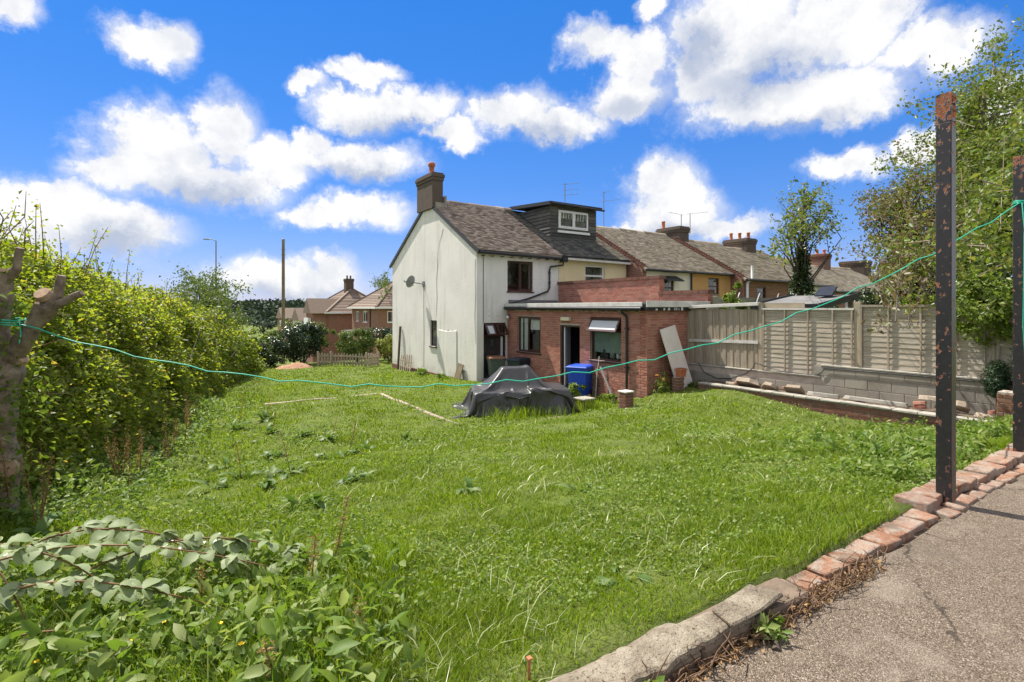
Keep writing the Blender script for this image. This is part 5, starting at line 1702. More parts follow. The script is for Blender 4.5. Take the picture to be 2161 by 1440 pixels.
P = drape()
nx, ny = P.shape[:2]
ii = np.arange(nx * ny).reshape(nx, ny)
q = np.stack([ii[:-1, :-1], ii[1:, :-1], ii[1:, 1:], ii[:-1, 1:]], -1).reshape(-1, 4)
fc = thing('covered_furniture', 'garden furniture under a black waterproof cover on the grass', 'furniture cover', (7.95, 11.55, -1.2), rotz=RAD(-25))
o = link('cover', np_mesh('cover', P.reshape(-1, 3), quads=q, mats=[M['cover']], smooth=True), fc)
s_ = o.modifiers.new('sub', 'SUBSURF'); s_.levels = 1; s_.render_levels = 1
for (x, y) in ((-1.28, -.55), (-1.22, .4), (1.25, -.45), (1.28, .5)):
    b = MB(); b.tube([(x * .92, y, 0), (x * .92, y, .5)], .022, 8); link('leg', b.mesh('leg', M['metal_grey']), fc)

# =================================================================================== odds and ends against the walls
def leaning_sheet(name, label, cat, TL, TR, BL, th, m, extra=None):
    TL, TR, BL = Vector(TL), Vector(TR), Vector(BL)
    X, Y = (TR - TL), (BL - TL)
    n = X.cross(Y).normalized() * th / 2
    b = MB(); b.obox(TL + X / 2 + Y / 2, X / 2, Y / 2, n)
    t = thing(name, label, cat, tuple(BL))
    b.build('sheet', m, t, bevel=.006)
    return t, X, Y, n


# flush door leaf propped on its corner against the end wall
t, X, Y, n_ = leaning_sheet('door_leaf', 'discarded cream door leaning crooked against the extension end wall', 'door', (11.37, 9.76, .90), (12.07, 9.84, 1.02), (11.74, 9.36, -.92), .04, M['door_paint'])
TL = Vector((11.37, 9.76, .90)); hp = TL + X * .12 + Y * .72
sg = -1 if n_.y > 0 else 1
b = MB(); b.obox(hp + n_ * sg * 1.3, X.normalized() * .022, Y.normalized() * .07, n_.normalized() * .006); b.tube([hp + n_ * sg * 1.3, hp + n_ * sg * 3.2, hp + n_ * sg * 3.2 + X.normalized() * .11], .009, 6); b.build('handle', M['black_plastic'], t)
t = thing('brick_pier', 'thin brick stub beside the leaning door carrying a pot', 'pier', (11.5, 9.25, -1.0))
b = MB(); b.box((11.38, 9.16, -1.1), (11.62, 9.36, -.34)); b.build('core', M['mortar'], t)
for T, r in ((Tu(11.38), (9.16, 9.36)), (Tv(9.16), (11.38, 11.62))): lay_parts(t, T, lay(r[0], r[1], -1.08, -.34), M['old_brick'], proud=.01)
t = thing('flower_pot', 'small square terracotta pot on the brick stub', 'pot', (11.62, 9.26, -.34))
b = MB(); c = Vector((11.62, 9.26, 0))
for (s0, s1, z0, z1) in ((.085, .105, -.338, -.16), (.118, .118, -.16, -.115)):
    b.add([(c.x - s0, c.y - s0, z0), (c.x + s0, c.y - s0, z0), (c.x + s0, c.y + s0, z0), (c.x - s0, c.y + s0, z0), (c.x - s1, c.y - s1, z1), (c.x + s1, c.y - s1, z1), (c.x + s1, c.y + s1, z1), (c.x - s1, c.y + s1, z1)],
          [(0, 3, 2, 1), (4, 5, 6, 7), (0, 1, 5, 4), (1, 2, 6, 5), (2, 3, 7, 6), (3, 0, 4, 7)])
b.build('pot', M['terracotta'], t, bevel=.006)
b = MB(); b.box((c.x - .095, c.y - .095, -.13), (c.x + .095, c.y + .095, -.108)); b.build('soil', M['soil'], t)
t, *_ = leaning_sheet('timber_board', 'brown timber board leaning at the foot of the white gable', 'board', (9.66, 18.15, -.62), (9.66, 17.72, -.66), (9.48, 18.2, -1.28), .03, M['pole_wood'])
t, *_ = leaning_sheet('timber_post', 'dark upright timber leaning on the far end of the gable', 'timber', (9.64, 24.02, .62), (9.64, 23.92, .62), (9.52, 24.02, -1.45), .08, M['bark_dark'])
t = thing('picket_hurdle', 'short grey picket panel leaning against the white gable', 'picket hurdle', (9.5, 23.2, -1.42))
for k in range(6):
    v = 23.75 - k * .24
    b = MB(); b.prism([(9.50, v, -1.42 - .01 * k), (9.50, v - .09, -1.42 - .01 * k), (9.60, v - .09, -.78 + .02 * k), (9.61, v - .045, -.71 + .02 * k), (9.60, v, -.78 + .02 * k)], (-.022, 0, 0)); b.build('pale', M['wood_v'], t)
for z, du in ((-1.2, .025), (-.95, .06)):
    b = MB(); b.beam((9.5 + du, 23.78, z), (9.5 + du, 22.42, z - .04), .03, .06); b.build('rail', M['wood_v'], t)


def picket_fence(label, p, q, n, h=.62, z0=-1.45, posts=(0, 1)):
    t = thing('picket_fence', label, 'picket fence', (p[0], p[1], z0), 'little picket fences')
    p, q = Vector(p + (z0,)), Vector(q + (z0,))
    d = (q - p).normalized(); s = Vector((-d.y, d.x, 0)) * .012
    for k in range(n):
        c = p.lerp(q, (k + .5) / n)
        a = rnd.uniform(-.03, .03)
        up = Vector((0, 0, 1)) + d * a
        hh = h + rnd.uniform(-.04, .03)
        b = MB(); b.prism([c - d * .042, c + d * .042, c + d * .042 + up * (hh - .05), c + up * hh, c - d * .042 + up * (hh - .05)], s * 2); b.build('pale', M['wood_v'], t)
    for z in (.16, .46):
        b = MB(); b.beam(p + Vector((0, 0, z)) - s * 1.5, q + Vector((0, 0, z)) - s * 1.5, .03, .07); b.build('rail', M['wood_v'], t)
    for f in posts:
        c = p.lerp(q, f)
        b = MB(); b.box((c.x - .04, c.y - .04, z0 - .1), (c.x + .04, c.y + .04, z0 + h + .08)); b.build('post', M['wood_v'], t)
    return t


picket_fence('longer run of low grey picket fence across the lawn end', (7.5, 28.1), (8.80, 26.4), 12)
picket_fence('short return of the low picket fence beside the gable', (8.86, 26.34), (9.5, 26.6), 6, posts=(1,))
picket_fence('back run of low picket fence hidden partly by shrubs', (6.9, 28.3), (7.42, 28.15), 4, posts=(0,))
b = MB(); b.tube([(10.93, 11.62, -.24), (11.0, 11.15, -1.15)], .032, 8); o = b.build('pipe', M['fascia']); tag(o, 'loose grey pipe propped against the extension wall', 'pipe')
b = MB(); b.tube([(10.98, 11.72, .05), (10.93, 11.78, -.6), (10.9, 11.8, -1.2)], .014, 6); o = b.build('cane', M['wood_pale']); tag(o, 'thin pale cane upright beside the blue bin', 'cane')
t, *_ = leaning_sheet('timber_board', 'narrow weathered timber leaning behind the blue bin', 'board', (11.02, 11.92, -.32), (11.02, 11.80, -.34), (10.88, 11.94, -1.2), .03, M['pole_wood'])
b = MB(); b.tube([(1.23, 1.72, -.05), (1.235, 1.722, .10)], .006, 8); b.box((1.225, 1.712, .099), (1.245, 1.732, .105)); o = b.build('metal_stake', M['terracotta']); tag(o, 'small rusty red metal stake in the grass', 'stake')

# orange soil heap at the end of the lawn
n = 14; vs = []
for i in range(n + 1):
    for j in range(n + 1):
        x, y = -1 + 2 * i / n, -1 + 2 * j / n
        r = math.hypot(x, y)
        z = max(0, 1 - r * r) * .55 * (1 + .5 * (float(vnoise(x * 3 + 9, y * 3, 3)) - .5)) + .1 * float(vnoise(x * 8, y * 8 + 4, 1)) * (r < 1)
        vs.append((5.75 + x * 1.0, 28.2 + y * .7, -1.58 + z * .5))
b = MB(); b.add(vs, [(i * (n + 1) + j, (i + 1) * (n + 1) + j, (i + 1) * (n + 1) + j + 1, i * (n + 1) + j + 1) for i in range(n) for j in range(n)], True)
o = b.build('soil_heap', M['orange_soil']); tag(o, 'heap of orange soil and rubble at the lawn end', 'soil heap')


# =================================================================================== foliage
def unit(a): return a / (np.linalg.norm(a, axis=-1, keepdims=True) + 1e-9)


def leaves(name, P, size, m, parent=None, droop=.25, up=.6, aspect=.55, out=None, seed=1, kind='stuff', wind=None, fine=False):
    """folded pointed leaves at points P (world); out: outward direction for facing"""
    r = np.random.default_rng(seed)
    n = len(P)
    P = np.asarray(P, float)
    N = r.normal(size=(n, 3)); N = unit(N) * .9
    N[:, 2] += up
    if out is not None: N = N + out * .8
    N = unit(N)
    D = r.normal(size=(n, 3)); D[:, 2] -= droop * 1.5
    if wind is not None: D = D + np.array(wind)
    D = unit(D - N * (D * N).sum(-1, keepdims=True))
    S = np.cross(N, D)
    L = (size if np.ndim(size) else np.full(n, size)) * r.uniform(.65, 1.25, n)
    W = L * aspect * r.uniform(.8, 1.15, n)
    L = L[:, None]; W = W[:, None]
    fold = .18
    if fine:
        def at(f, w, z): return P + D * L * f + S * W * w + N * (W * abs(w) * .35 - L * z)
        V = np.stack([P, at(.3, .42, .0), at(.66, .40, .05), at(1, 0, .2), at(.66, -.40, .05), at(.3, -.42, .0), at(.5, 0, .01)], 1).reshape(-1, 3)
        i = np.arange(n)[:, None] * 7
        T = np.concatenate([i + np.array([t_]) for t_ in ((6, 0, 1), (6, 1, 2), (6, 2, 3), (6, 3, 4), (6, 4, 5), (6, 5, 0))], 1).reshape(-1, 3)
        if parent is not None: V = V - np.array(world_loc(parent))
        return tag(link(name, np_mesh(name, V, tris=T, mats=[m], smooth=True), parent), kind=kind)
    a = P
    b1 = P + D * L * .45 + S * W * .5 + N * W * fold
    t = P + D * L - N * L * .12
    b2 = P + D * L * .45 - S * W * .5 + N * W * fold
    V = np.stack([a, b1, t, b2], 1).reshape(-1, 3)
    i = np.arange(n)[:, None] * 4
    T = np.concatenate([i + np.array([[0, 1, 2]]), i + np.array([[0, 2, 3]])], 1).reshape(-1, 3)
    if parent is not None: V = V - np.array(world_loc(parent))
    return tag(link(name, np_mesh(name, V, tris=T, mats=[m]), parent), kind=kind)


def ell_points(n, c, r, seed, shell=.55):
    g = np.random.default_rng(seed)
    d = unit(g.normal(size=(n, 3)))
    rad = g.uniform(0, 1, n) ** (1 / 3) * (1 - shell) + shell * g.uniform(.8, 1.03, n)
    rad = np.minimum(rad, 1.03)
    return np.array(c) + d * rad[:, None] * np.array(r), d


def shrub(name, label, cat, base, c, r, n, size, m, seed, group=None, stems=5, stemm=None, lump=.35, **kw):
    """leaf clumps through an uneven volume on a few stems"""
    t = thing(name, label, cat, base, group)
    g = np.random.default_rng(seed)
    k = max(8, int(n / 90))
    cc, _ = ell_points(k, c, np.array(r) * .85, seed + 1, .5)
    cc += g.normal(size=cc.shape) * np.array(r) * lump * .35
    which = g.integers(0, k, n)
    sc = np.array(r) * g.uniform(.16, .34, k)[which][:, None]
    P = cc[which] + unit(g.normal(size=(n, 3))) * sc * g.uniform(.3, 1, n)[:, None]
    P[:, 2] = np.maximum(P[:, 2], base[2] + .03)
    out = unit(P - np.array(c))
    b = MB()
    for s in range(stems):
        e = cc[g.integers(0, k)]
        mid = (np.array(base) + e) / 2 + g.normal(size=3) * np.array(r) * .12
        b.tube([np.array(base) + g.normal(size=3) * [.08, .08, 0], mid, e], [.03 * max(r) ** .5 + .01, .02 * max(r) ** .5, .006], 5)
    b.build('stem', stemm or M['bark_dark'], t)
    leaves('foliage', P, size, m, t, out=out, seed=seed + 2, **kw)
    return t


def tree(name, label, base, trunk, crown, n, size, m, seed, barkm=None, tr=.12, branches=26, spread=.5, wind=None, droop=.3, aspect=.55, twig=2):
    """trunk polyline, limbs reaching into crown ellipsoids, leaves in sprays along the twigs"""
    t = thing(name, label, 'tree', base)
    g = np.random.default_rng(seed)
    b = MB()
    pts = [np.array(p, float) for p in trunk]
    b.tube(pts, [tr * (1 - .75 * i / (len(pts) - 1)) for i in range(len(pts))], 9)
    ends = []
    tot = sum(c[2] for c in crown)
    for (c, r, wgt) in crown:
        for _ in range(max(2, int(branches * wgt / tot))):
            e = np.array(c) + unit(g.normal(size=3)) * np.array(r) * g.uniform(.45, 1.0)
            f = g.uniform(.25, .98)
            i = min(int(f * (len(pts) - 1)), len(pts) - 2); ff = f * (len(pts) - 1) - i
            s = pts[i] * (1 - ff) + pts[i + 1] * ff
            if e[2] < s[2] - .3: s = pts[1] * .6 + pts[0] * .4 if e[2] < pts[1][2] else pts[1]
            mid = s * .5 + e * .5 + g.normal(size=3) * .12 * np.linalg.norm(e - s) + np.array([0, 0, .1 * np.linalg.norm(e - s)])
            L = np.linalg.norm(e - s)
            b.tube([s, mid, e], [.012 + tr * .16, .010 + tr * .08, .006], 5)
            ends.append((mid, e, L))
            for _ in range(twig):
                q = mid * (1 - g.uniform(0, 1)) + e * g.uniform(.3, 1)
                e2 = e * .5 + q * .5 + unit(g.normal(size=3)) * L * .32
                b.tube([q, e2], [.008, .004], 4)
                ends.append((q, e2, L * .5))
    b.build('trunk', barkm or M['bark_dark'], t)
    per = n // len(ends)
    PP = []
    for (s, e, L) in ends:
        f = g.uniform(0.05, 1.08, per) ** .8
        p = s[None] * (1 - f[:, None]) + e[None] * f[:, None] + g.normal(size=(per, 3)) * (spread * (.18 + .10 * L))
        PP.append(p)
    leaves('crown', np.concatenate(PP), size, m, t, seed=seed + 3, up=.35, droop=droop, aspect=aspect, wind=wind)
    return t


# the pollarded old tree at the left edge
ot = thing('old_tree', 'knobbly lopped tree trunk at the left edge holding the green line', 'tree', (-1.15, 6.4, -.3))
b = MB()
def knob(pts, rads, seg=12):
    """limb with lumpy, ridged bark"""
    P_ = [Vector(p) for p in pts]
    fine_p, fine_r = [], []
    for i in range(len(P_) - 1):
        m = max(3, int((P_[i + 1] - P_[i]).length / .022))
        for k in range(m):
            f = k / m
            fine_p.append(P_[i].lerp(P_[i + 1], f)); fine_r.append((rads[i] * (1 - f) + rads[i + 1] * f) * rnd.uniform(.98, 1.02))
    fine_p.append(P_[-1]); fine_r.append(rads[-1])
    n0 = len(b.v)
    b.tube(fine_p, fine_r, max(seg, 22) if rads[0] > .07 else 12)
    for i in range(n0, len(b.v)):
        x, y, z = b.v[i]
        k = .018 * (float(vnoise(x * 11 + z * 3, y * 11 + z * 5, 3)) - .5) + .02 * (float(vnoise(x * 4 + z * 4, y * 4, 5)) - .5)
        b.v[i] = (x + k * 1.4, y - k * 1.4, z)
tk = [(-1.20, 6.36, -.45), (-1.19, 6.36, -.1), (-1.17, 6.34, .15), (-1.20, 6.36, .4), (-1.16, 6.33, .7), (-1.13, 6.32, .95), (-1.12, 6.31, 1.1)]
knob(tk, [.20, .17, .175, .15, .15, .175, .13])
knob([(-1.14, 6.32, 1.0), (-1.16, 6.33, 1.3), (-1.14, 6.32, 1.6), (-1.13, 6.31, 1.80)], [.12, .095, .10, .075])
knob([(-1.13, 6.31, 1.72), (-1.02, 6.24, 1.84), (-.98, 6.2, 2.02)], [.05, .038, .03], 8)
knob([(-1.1, 6.30, 1.0), (-.98, 6.2, 1.18), (-.88, 6.13, 1.36), (-.80, 6.07, 1.52)], [.10, .08, .07, .085])
knob([(-.80, 6.07, 1.52), (-.72, 6.02, 1.63), (-.69, 6.0, 1.78)], [.06, .04, .03], 8)
knob([(-.80, 6.07, 1.50), (-.68, 5.98, 1.55), (-.55, 5.90, 1.63)], [.05, .035, .028], 8)
o = b.build('trunk', M['bark'], ot)
b = MB()
for (p, r, d) in (((-1.13, 6.30, 1.81), .08, (0, 0, .03)), ((-.80, 6.03, 1.60), .07, (-.02, -.03, .03)), ((-1.06, 6.2, .12), .08, (.0, -.05, .01)), ((-.995, 6.26, 1.03), .05, (.03, -.03, .03))):
    p = Vector(p); b = MB(); b.tube([p, p + Vector(d)], [r, r * .85], 10); b.build('cut_stub', M['cut_wood'], ot)
g = np.random.default_rng(3)
P0 = np.concatenate([np.array(c) + g.normal(size=(60, 3)) * s for c, s in (((-1.12, 6.15, .5), .1), ((-1.15, 6.15, 1.1), .12), ((-1.2, 6.1, .75), .12), ((-1.1, 6.1, -.05), .1), ((-1.2, 6.2, 1.5), .14), ((-1.25, 6.25, 1.8), .14), ((-1.0, 6.15, .2), .13), ((-.95, 6.15, .75), .12), ((-1.3, 6.1, 1.25), .14), ((-1.05, 6.12, 1.45), .1), ((-.9, 6.1, -.05), .14), ((-1.3, 6.15, .3), .14))])
leaves('sprouts', P0, .07, M['lime'], ot, seed=5)

# ------------------------------------------------ hawthorn hedge down the left side
HB = [(-1.9, 4.2), (-1.3, 6.3), (-.75, 8.5), (-.35, 11), (.35, 14.5), (1.0, 18), (2.0, 22), (3.2, 26), (4.1, 28.6)]
HBv = np.array([p[1] for p in HB]); HBu = np.array([p[0] for p in HB])


def hedge_face(v): return np.interp(v, HBv, HBu)
def hedge_top(v): return np.interp(v, [4, 6, 8, 11, 15, 20, 25, 29], [2.5, 2.85, 2.6, 2.2, 1.95, 1.55, 1.15, .65])


hd = thing('hawthorn_hedge', 'tall overgrown hawthorn hedge along the left of the lawn', 'hedge', (0, 12, -1))
# dark shell added inside the leaves, blocks see-through and darkens the gaps
b = MB()
vs = []; seg = 70; prof = 9
for i in range(seg + 1):
    v = 4.0 + 24.6 * i / seg
    f = float(hedge_face(v)); zt = float(hedge_top(v)); zb = float(turf_z(f, v)) - .1
    H = zt - zb
    for j in range(prof):
        a = j / (prof - 1)
        x = [.45, .42, .45, .55, .75, 1.2, 1.7, 2.1, 2.3][j]; h = [0, .2, .42, .6, .74, .82, .78, .55, 0][j]
        vs.append((f - x - .12 * float(vnoise(v * 1.7, j * 1.1, 5)), v, zb + H * h + .15 * float(vnoise(v * 2.1, j * 1.3, 6)) * (j > 0)))
b.add(vs, [(i * prof + j, (i + 1) * prof + j, (i + 1) * prof + j + 1, i * prof + j + 1) for i in range(seg) for j in range(prof - 1)])
b.build('dark_core', M['bark_dark'], hd)
g = np.random.default_rng(21)
# clump centres over the face, shoulder and top
nc = 3600
vv = 4.0 + 24.8 * g.uniform(0, 1, nc) ** 1.25
s = g.uniform(0, 1, nc)
f = hedge_face(vv); zt = hedge_top(vv) + .30 * (vnoise(vv * 1.2, 1.0, 4) - .5) + .25 * (vnoise(vv * 3.1, 1.0, 9) - .5); zb = turf_z(f, vv) - .02
# section of the hedge: foot leans out over the grass, face slopes back to a rounded top
xs = np.interp(s, [0, .12, .3, .5, .68, .8, .9, 1], [.02, .10, .22, .42, .75, 1.1, 1.6, 2.2])
hs = np.interp(s, [0, .12, .3, .5, .68, .8, .9, 1], [.0, .14, .36, .60, .80, .93, 1.0, .97])
lump = .5 * (vnoise(vv * 1.6, s * 6, 2) - .5) + .24 * (vnoise(vv * 4, s * 13, 8) - .5)
C = np.stack([f - xs + lump + .05, vv, zb + (zt - zb) * hs + lump * .4], -1)
keepc = vnoise(vv * 2.3, s * 9, 17) > .24
C = C[keepc]; nc = len(C)
nl = 140000
depth = np.hypot(C[:, 0], C[:, 1])
wgt = 1 / depth ** .9; wgt /= wgt.sum()
w = g.choice(nc, nl, p=wgt)
P0 = C[w] + unit(g.normal(size=(nl, 3))) * (g.uniform(0, 1, nl) ** .6 * (.13 + .012 * depth[w]))[:, None]
P0[:, 0] -= g.exponential(.05, nl)
dd = np.hypot(P0[:, 0], P0[:, 1])
leaves('foliage', P0, (.028 + .0036 * dd) * np.where(g.uniform(0, 1, nl) < .25, 1.5, 1.0), M['hawthorn'], hd, seed=22, out=np.tile(np.array([[.2, -.15, .55]]), (nl, 1)), up=.6, aspect=.72)
# bare twigs pushing through the face
b = MB()
for i in range(700):
    c = C[g.integers(0, nc)]
    d = unit(np.array([g.normal() * .6 + .5, g.normal() * .6 - .2, g.normal() * .5 + .6])) * g.uniform(.15, .45)
    b.tube([c - d * .4, c + d * .2 + g.normal(size=3) * .02, c + d], [.005, .004, .002], 3, cap=False)
tag(b.build('twigs', M['dead_stem'], hd), kind='stuff')
# upright shoots above the hedge top
b = MB(); SP = []
for i in range(230):
    v = 4.6 + 17 * g.uniform() ** 1.6
    f_ = float(hedge_face(v)); z0 = float(hedge_top(v)) - .25
    p = np.array([f_ - g.uniform(.5, 1.9), v, z0 - (.25 if i % 3 == 0 else 0)])
    L = g.uniform(.35, 1.15) * (1.15 if v < 7.5 else .8)
    d = unit(np.array([g.normal() * .22 + .08, g.normal() * .22, 1.0]))
    e = p + d * L; mid = (p + e) / 2 + g.normal(size=3) * .04
    b.tube([p, mid, e], [.008, .006, .003], 4)
    n = int(26 * L)
    ff = g.uniform(.1, 1.02, n)
    SP.append(p + (e - p) * ff[:, None] + g.normal(size=(n, 3)) * .03)
tag(b.build('shoots', M['red_stem'], hd), kind='stuff')
leaves('shoot_leaves', np.concatenate(SP), .052, M['hawthorn'], hd, seed=23, up=.5, aspect=.75)

# ------------------------------------------------ shrubs and hedges across the end of the lawn
tree('dark_tree', 'rounded dark green tree rising behind the left hedge', (1.9, 33, -2), [(1.9, 33, -2), (1.9, 33, 0), (1.9, 32.8, 2.2)], [((1.9, 32.6, 2.0), (1.9, 1.6, 1.7), 1), ((3.1, 31.6, 1.0), (1.2, 1.0, 1.1), .5)], 9000, .15, M['privet'], 61, branches=70, spread=.55)
shrub('laurel_shrub', 'dark glossy shrub left of the picket fence', 'shrub', (6.6, 30.2, -1.5), (6.5, 30.0, -.25), (1.35, 1.2, 1.15), 5200, .135, M['laurel'], 31, up=.5)
shrub('laurel_shrub', 'low dark shrub above the orange soil heap', 'shrub', (5.0, 29.6, -1.5), (5.0, 29.6, -.75), (1.1, .9, .75), 3000, .13, M['laurel'], 33, up=.5)
shrub('laurel_shrub', 'pale flecked bush at the foot of the street side hedge', 'shrub', (7.6, 31.0, -1.5), (7.5, 30.8, .05), (.9, .8, .75), 2400, .12, M['privet'], 35, up=.5)
shrub('clipped_hedge', 'clipped green hedge right behind the picket fence', 'hedge', (9.3, 29.6, -1.5), (9.2, 29.4, -.45), (1.15, .9, .95), 4800, .115, M['privet'], 37, up=.5, lump=.15)
shrub('golden_shrub', 'yellow green shrub against the far corner of the gable', 'shrub', (10.75, 28.2, -1.5), (10.6, 28.0, -.55), (.75, .7, .62), 2600, .115, M['golden'], 39, up=.6)
shrub('clipped_hedge', 'dark hedge top showing between picket fence and gable', 'hedge', (11.4, 30.4, -1.6), (11.2, 30.2, -.25), (1.4, .7, .75), 3000, .125, M['laurel'], 41, up=.5)
for i, (u, v, z, rr, lab) in enumerate(((5.6, 36, .15, 1.6, 'loose pale bush beyond the hedge left of the pole'), (8.2, 38.5, .35, 1.5, 'feathery bush in front of the far houses'), (12.6, 41, -.35, 1.5, 'sunlit bush below the hipped house'), (14.6, 38, -.75, 1.4, 'golden green bush below the white windowed house'))):
    shrub('garden_bush', lab, 'shrub', (u, v, -3.2), (u, v, z - .9), (rr, rr * .8, 1.1), 2200, .17, M['golden' if i == 3 else 'privet'], 50 + i * 3, up=.6)
for i, (az, d, rr, z, lab) in enumerate(((17.2, 75, 3.0, -.7, 'round tree left of the distant pale house'), (12.5, 90, 4.0, -.3, 'broad tree on the skyline near the pole'), (14.6, 130, 6, .5, 'distant tree clump right of the pole'), (9.8, 110, 5, -.4, 'distant tree clump left of the pole'), (15.9, 100, 3, -1.0, 'small tree in front of the farthest gabled house'))):
    u, v = d * math.sin(RAD(az)), d * math.cos(RAD(az))
    shrub('distant_tree', lab, 'tree', (u, v, z - rr * 1.6), (u, v, z - rr * .7), (rr, rr, rr * .75), 1500, .16 * rr ** .7, M['wood_far' if i > 1 else 'privet'], 70 + i * 3, up=.6)
tree('garden_tree', 'thin leaved treetop above the hidden hipped roof', (21.0, 57, -5), [(21, 57, -5), (21, 57, 2), (21, 57, 4.4)], [((20.8, 57, 4.2), (1.2, 1.2, 1.0), 1)], 1200, .2, M['privet'], 83, branches=20)

o = leaves('far_wood', FAR_WOOD, 7.0, M['wood_far'], None, seed=901, up=.5, aspect=.9)
tag(o, 'dark woods covering the hills on the skyline', 'woodland')
# ------------------------------------------------ trees and shrubs on the right
tree('birch_tree', 'large wind blown green tree behind the fence at right', (21.9, 5.8, -.8), [(21.9, 5.8, -.8), (21.85, 5.8, 1.5), (21.7, 5.85, 3.6), (21.8, 5.8, 6.0), (22.0, 5.7, 8.4)],
     [((21.8, 5.9, 6.3), (1.7, 1.6, 1.9), 1.1), ((22.4, 5.4, 3.8), (1.9, 1.9, 1.7), 1.2), ((22.9, 5.0, 7.4), (1.5, 1.5, 1.8), .8), ((21.0, 6.4, 4.5), (1.1, 1.1, 1.5), .6), ((21.2, 6.2, 7.2), (.8, .8, 1.1), .3), ((21.0, 6.4, 2.9), (1.0, 1.0, .9), .4), ((23.2, 4.9, 5.3), (2.1, 1.9, 2.2), 1.2), ((22.5, 5.4, 8.9), (.9, .9, 1.0), .25)],
     60000, .13, M['birch'], 101, barkm=M['bark'], tr=.22, branches=170, spread=.40, wind=(.55, -.5, .15))
tree('copper_tree', 'copper leaved small tree left of the nearer steel post', (18.9, 6.6, -.8), [(18.9, 6.6, -.8), (18.9, 6.6, 1.3), (18.75, 6.7, 3.0), (18.8, 6.7, 4.8)],
     [((18.6, 6.8, 3.9), (1.0, 1.0, 1.0), 1.0), ((18.0, 7.2, 4.5), (.65, .7, .65), .45), ((19.0, 6.55, 2.6), (.95, .9, .8), .8), ((19.35, 6.3, 5.1), (.85, .85, .85), .6), ((18.4, 6.95, 2.7), (.7, .7, .6), .5)],
     15000, .10, M['copper'], 111, tr=.1, branches=100, spread=.34, wind=(.5, -.45, .1))
it = tree('ivy_clad_tree', 'thin tree with ivy clad trunk in front of the terrace', (22.2, 11.6, -1), [(22.2, 11.6, -1), (22.2, 11.6, 2), (22.15, 11.65, 3.6), (22.3, 11.6, 5.0), (22.4, 11.6, 6.4)],
          [((22.3, 11.6, 5.7), (1.0, 1.0, 1.1), 1), ((21.7, 12.0, 4.7), (.95, .95, .7), .6), ((22.9, 11.2, 4.9), (.9, .9, .6), .5)], 2400, .15, M['birch'], 121, tr=.13, branches=46, spread=.34, wind=(.5, -.4, .1))
g = np.random.default_rng(8)
n = 3400
z = 1.4 + 2.6 * g.uniform(0, 1, n) ** 1.3; a = g.uniform(0, 6.28, n); r = (.55 - .15 * (z - 1.4)) * g.uniform(.4, 1.1, n)
leaves('ivy', np.stack([22.2 + r * np.cos(a), 11.6 + r * np.sin(a), z], -1), .13, M['ivy'], it, seed=9, up=.1)
shrub('leafy_shrub', 'pale speckled shrub standing behind the fence near the extension', 'shrub', (13.75, 9.2, -.5), (13.75, 9.1, 1.75), (.42, .42, .62), 900, .10, M['lime'], 131, up=.4)
shrub('evergreen_shrub', 'low dark evergreen behind the fence under the copper tree', 'shrub', (17.2, 6.6, -.6), (17.1, 6.6, 1.5), (1.0, .9, .62), 3400, .10, M['ivy'], 133, up=.5)
shrub('golden_shrub', 'flat topped yellow green shrub beside the copper tree', 'shrub', (18.4, 5.6, -.6), (18.2, 5.7, 1.55), (1.0, .8, .42), 2600, .09, M['golden'], 135, up=.7)
shrub('evergreen_shrub', 'dark shrub at the foot of the ivy clad tree', 'shrub', (20.6, 10.6, -.8), (20.4, 10.6, 1.5), (1.8, .8, .55), 3000, .12, M['ivy'], 137, up=.5)
shrub('climbing_shrub', 'bright green shrub spilling over the fence between the steel posts', 'shrub', (13.3, 3.4, -.4), (12.8, 3.3, 1.5), (.62, .72, .66), 6500, .085, M['lime'], 141, up=.45, droop=.5)
shrub('climbing_shrub', 'spray of light green leaves hanging over the lapped fence', 'shrub', (13.3, 4.1, -.4), (13.05, 4.1, 1.6), (.4, .65, .22), 1300, .08, M['lime'], 143, up=.45, droop=.5)
shrub('dense_shrub', 'dark leafy mass between the steel posts below the birch', 'shrub', (15.5, 4.1, -.4), (15.4, 4.1, 1.75), (1.1, 1.2, .95), 3800, .10, M['ivy'], 145, up=.4)
# dwarf conifers
for i, (u, v, zc, rx, rz_, lab) in enumerate(((12.45, 3.05, .22, .20, .36, 'rounded dark green dwarf conifer by the block wall'), (12.42, 2.62, .55, .24, .62, 'taller green conifer partly hidden by the farther post'))):
    t = thing('dwarf_conifer', lab, 'conifer', (u, v, -.4), 'dwarf conifers')
    b = MB(); b.tube([(u, v, -.5), (u, v, zc + rz_ * .6)], [.03, .01], 6); b.build('trunk', M['bark_dark'], t)
    g = np.random.default_rng(150 + i)
    n = 2600
    d = unit(g.normal(size=(n, 3))); rr = .55 + .45 * g.uniform(0, 1, n) ** .5
    lob = 1 + .22 * np.sin(np.arctan2(d[:, 1], d[:, 0]) * 4 + 1) * (1 - np.abs(d[:, 2]))
    P0 = np.array((u, v, zc)) + d * (rr * lob)[:, None] * np.array((rx, rx, rz_))
    leaves('foliage', P0, .055, M['conifer'], t, seed=151 + i, up=1.2, droop=-1.2, aspect=.35, out=d)


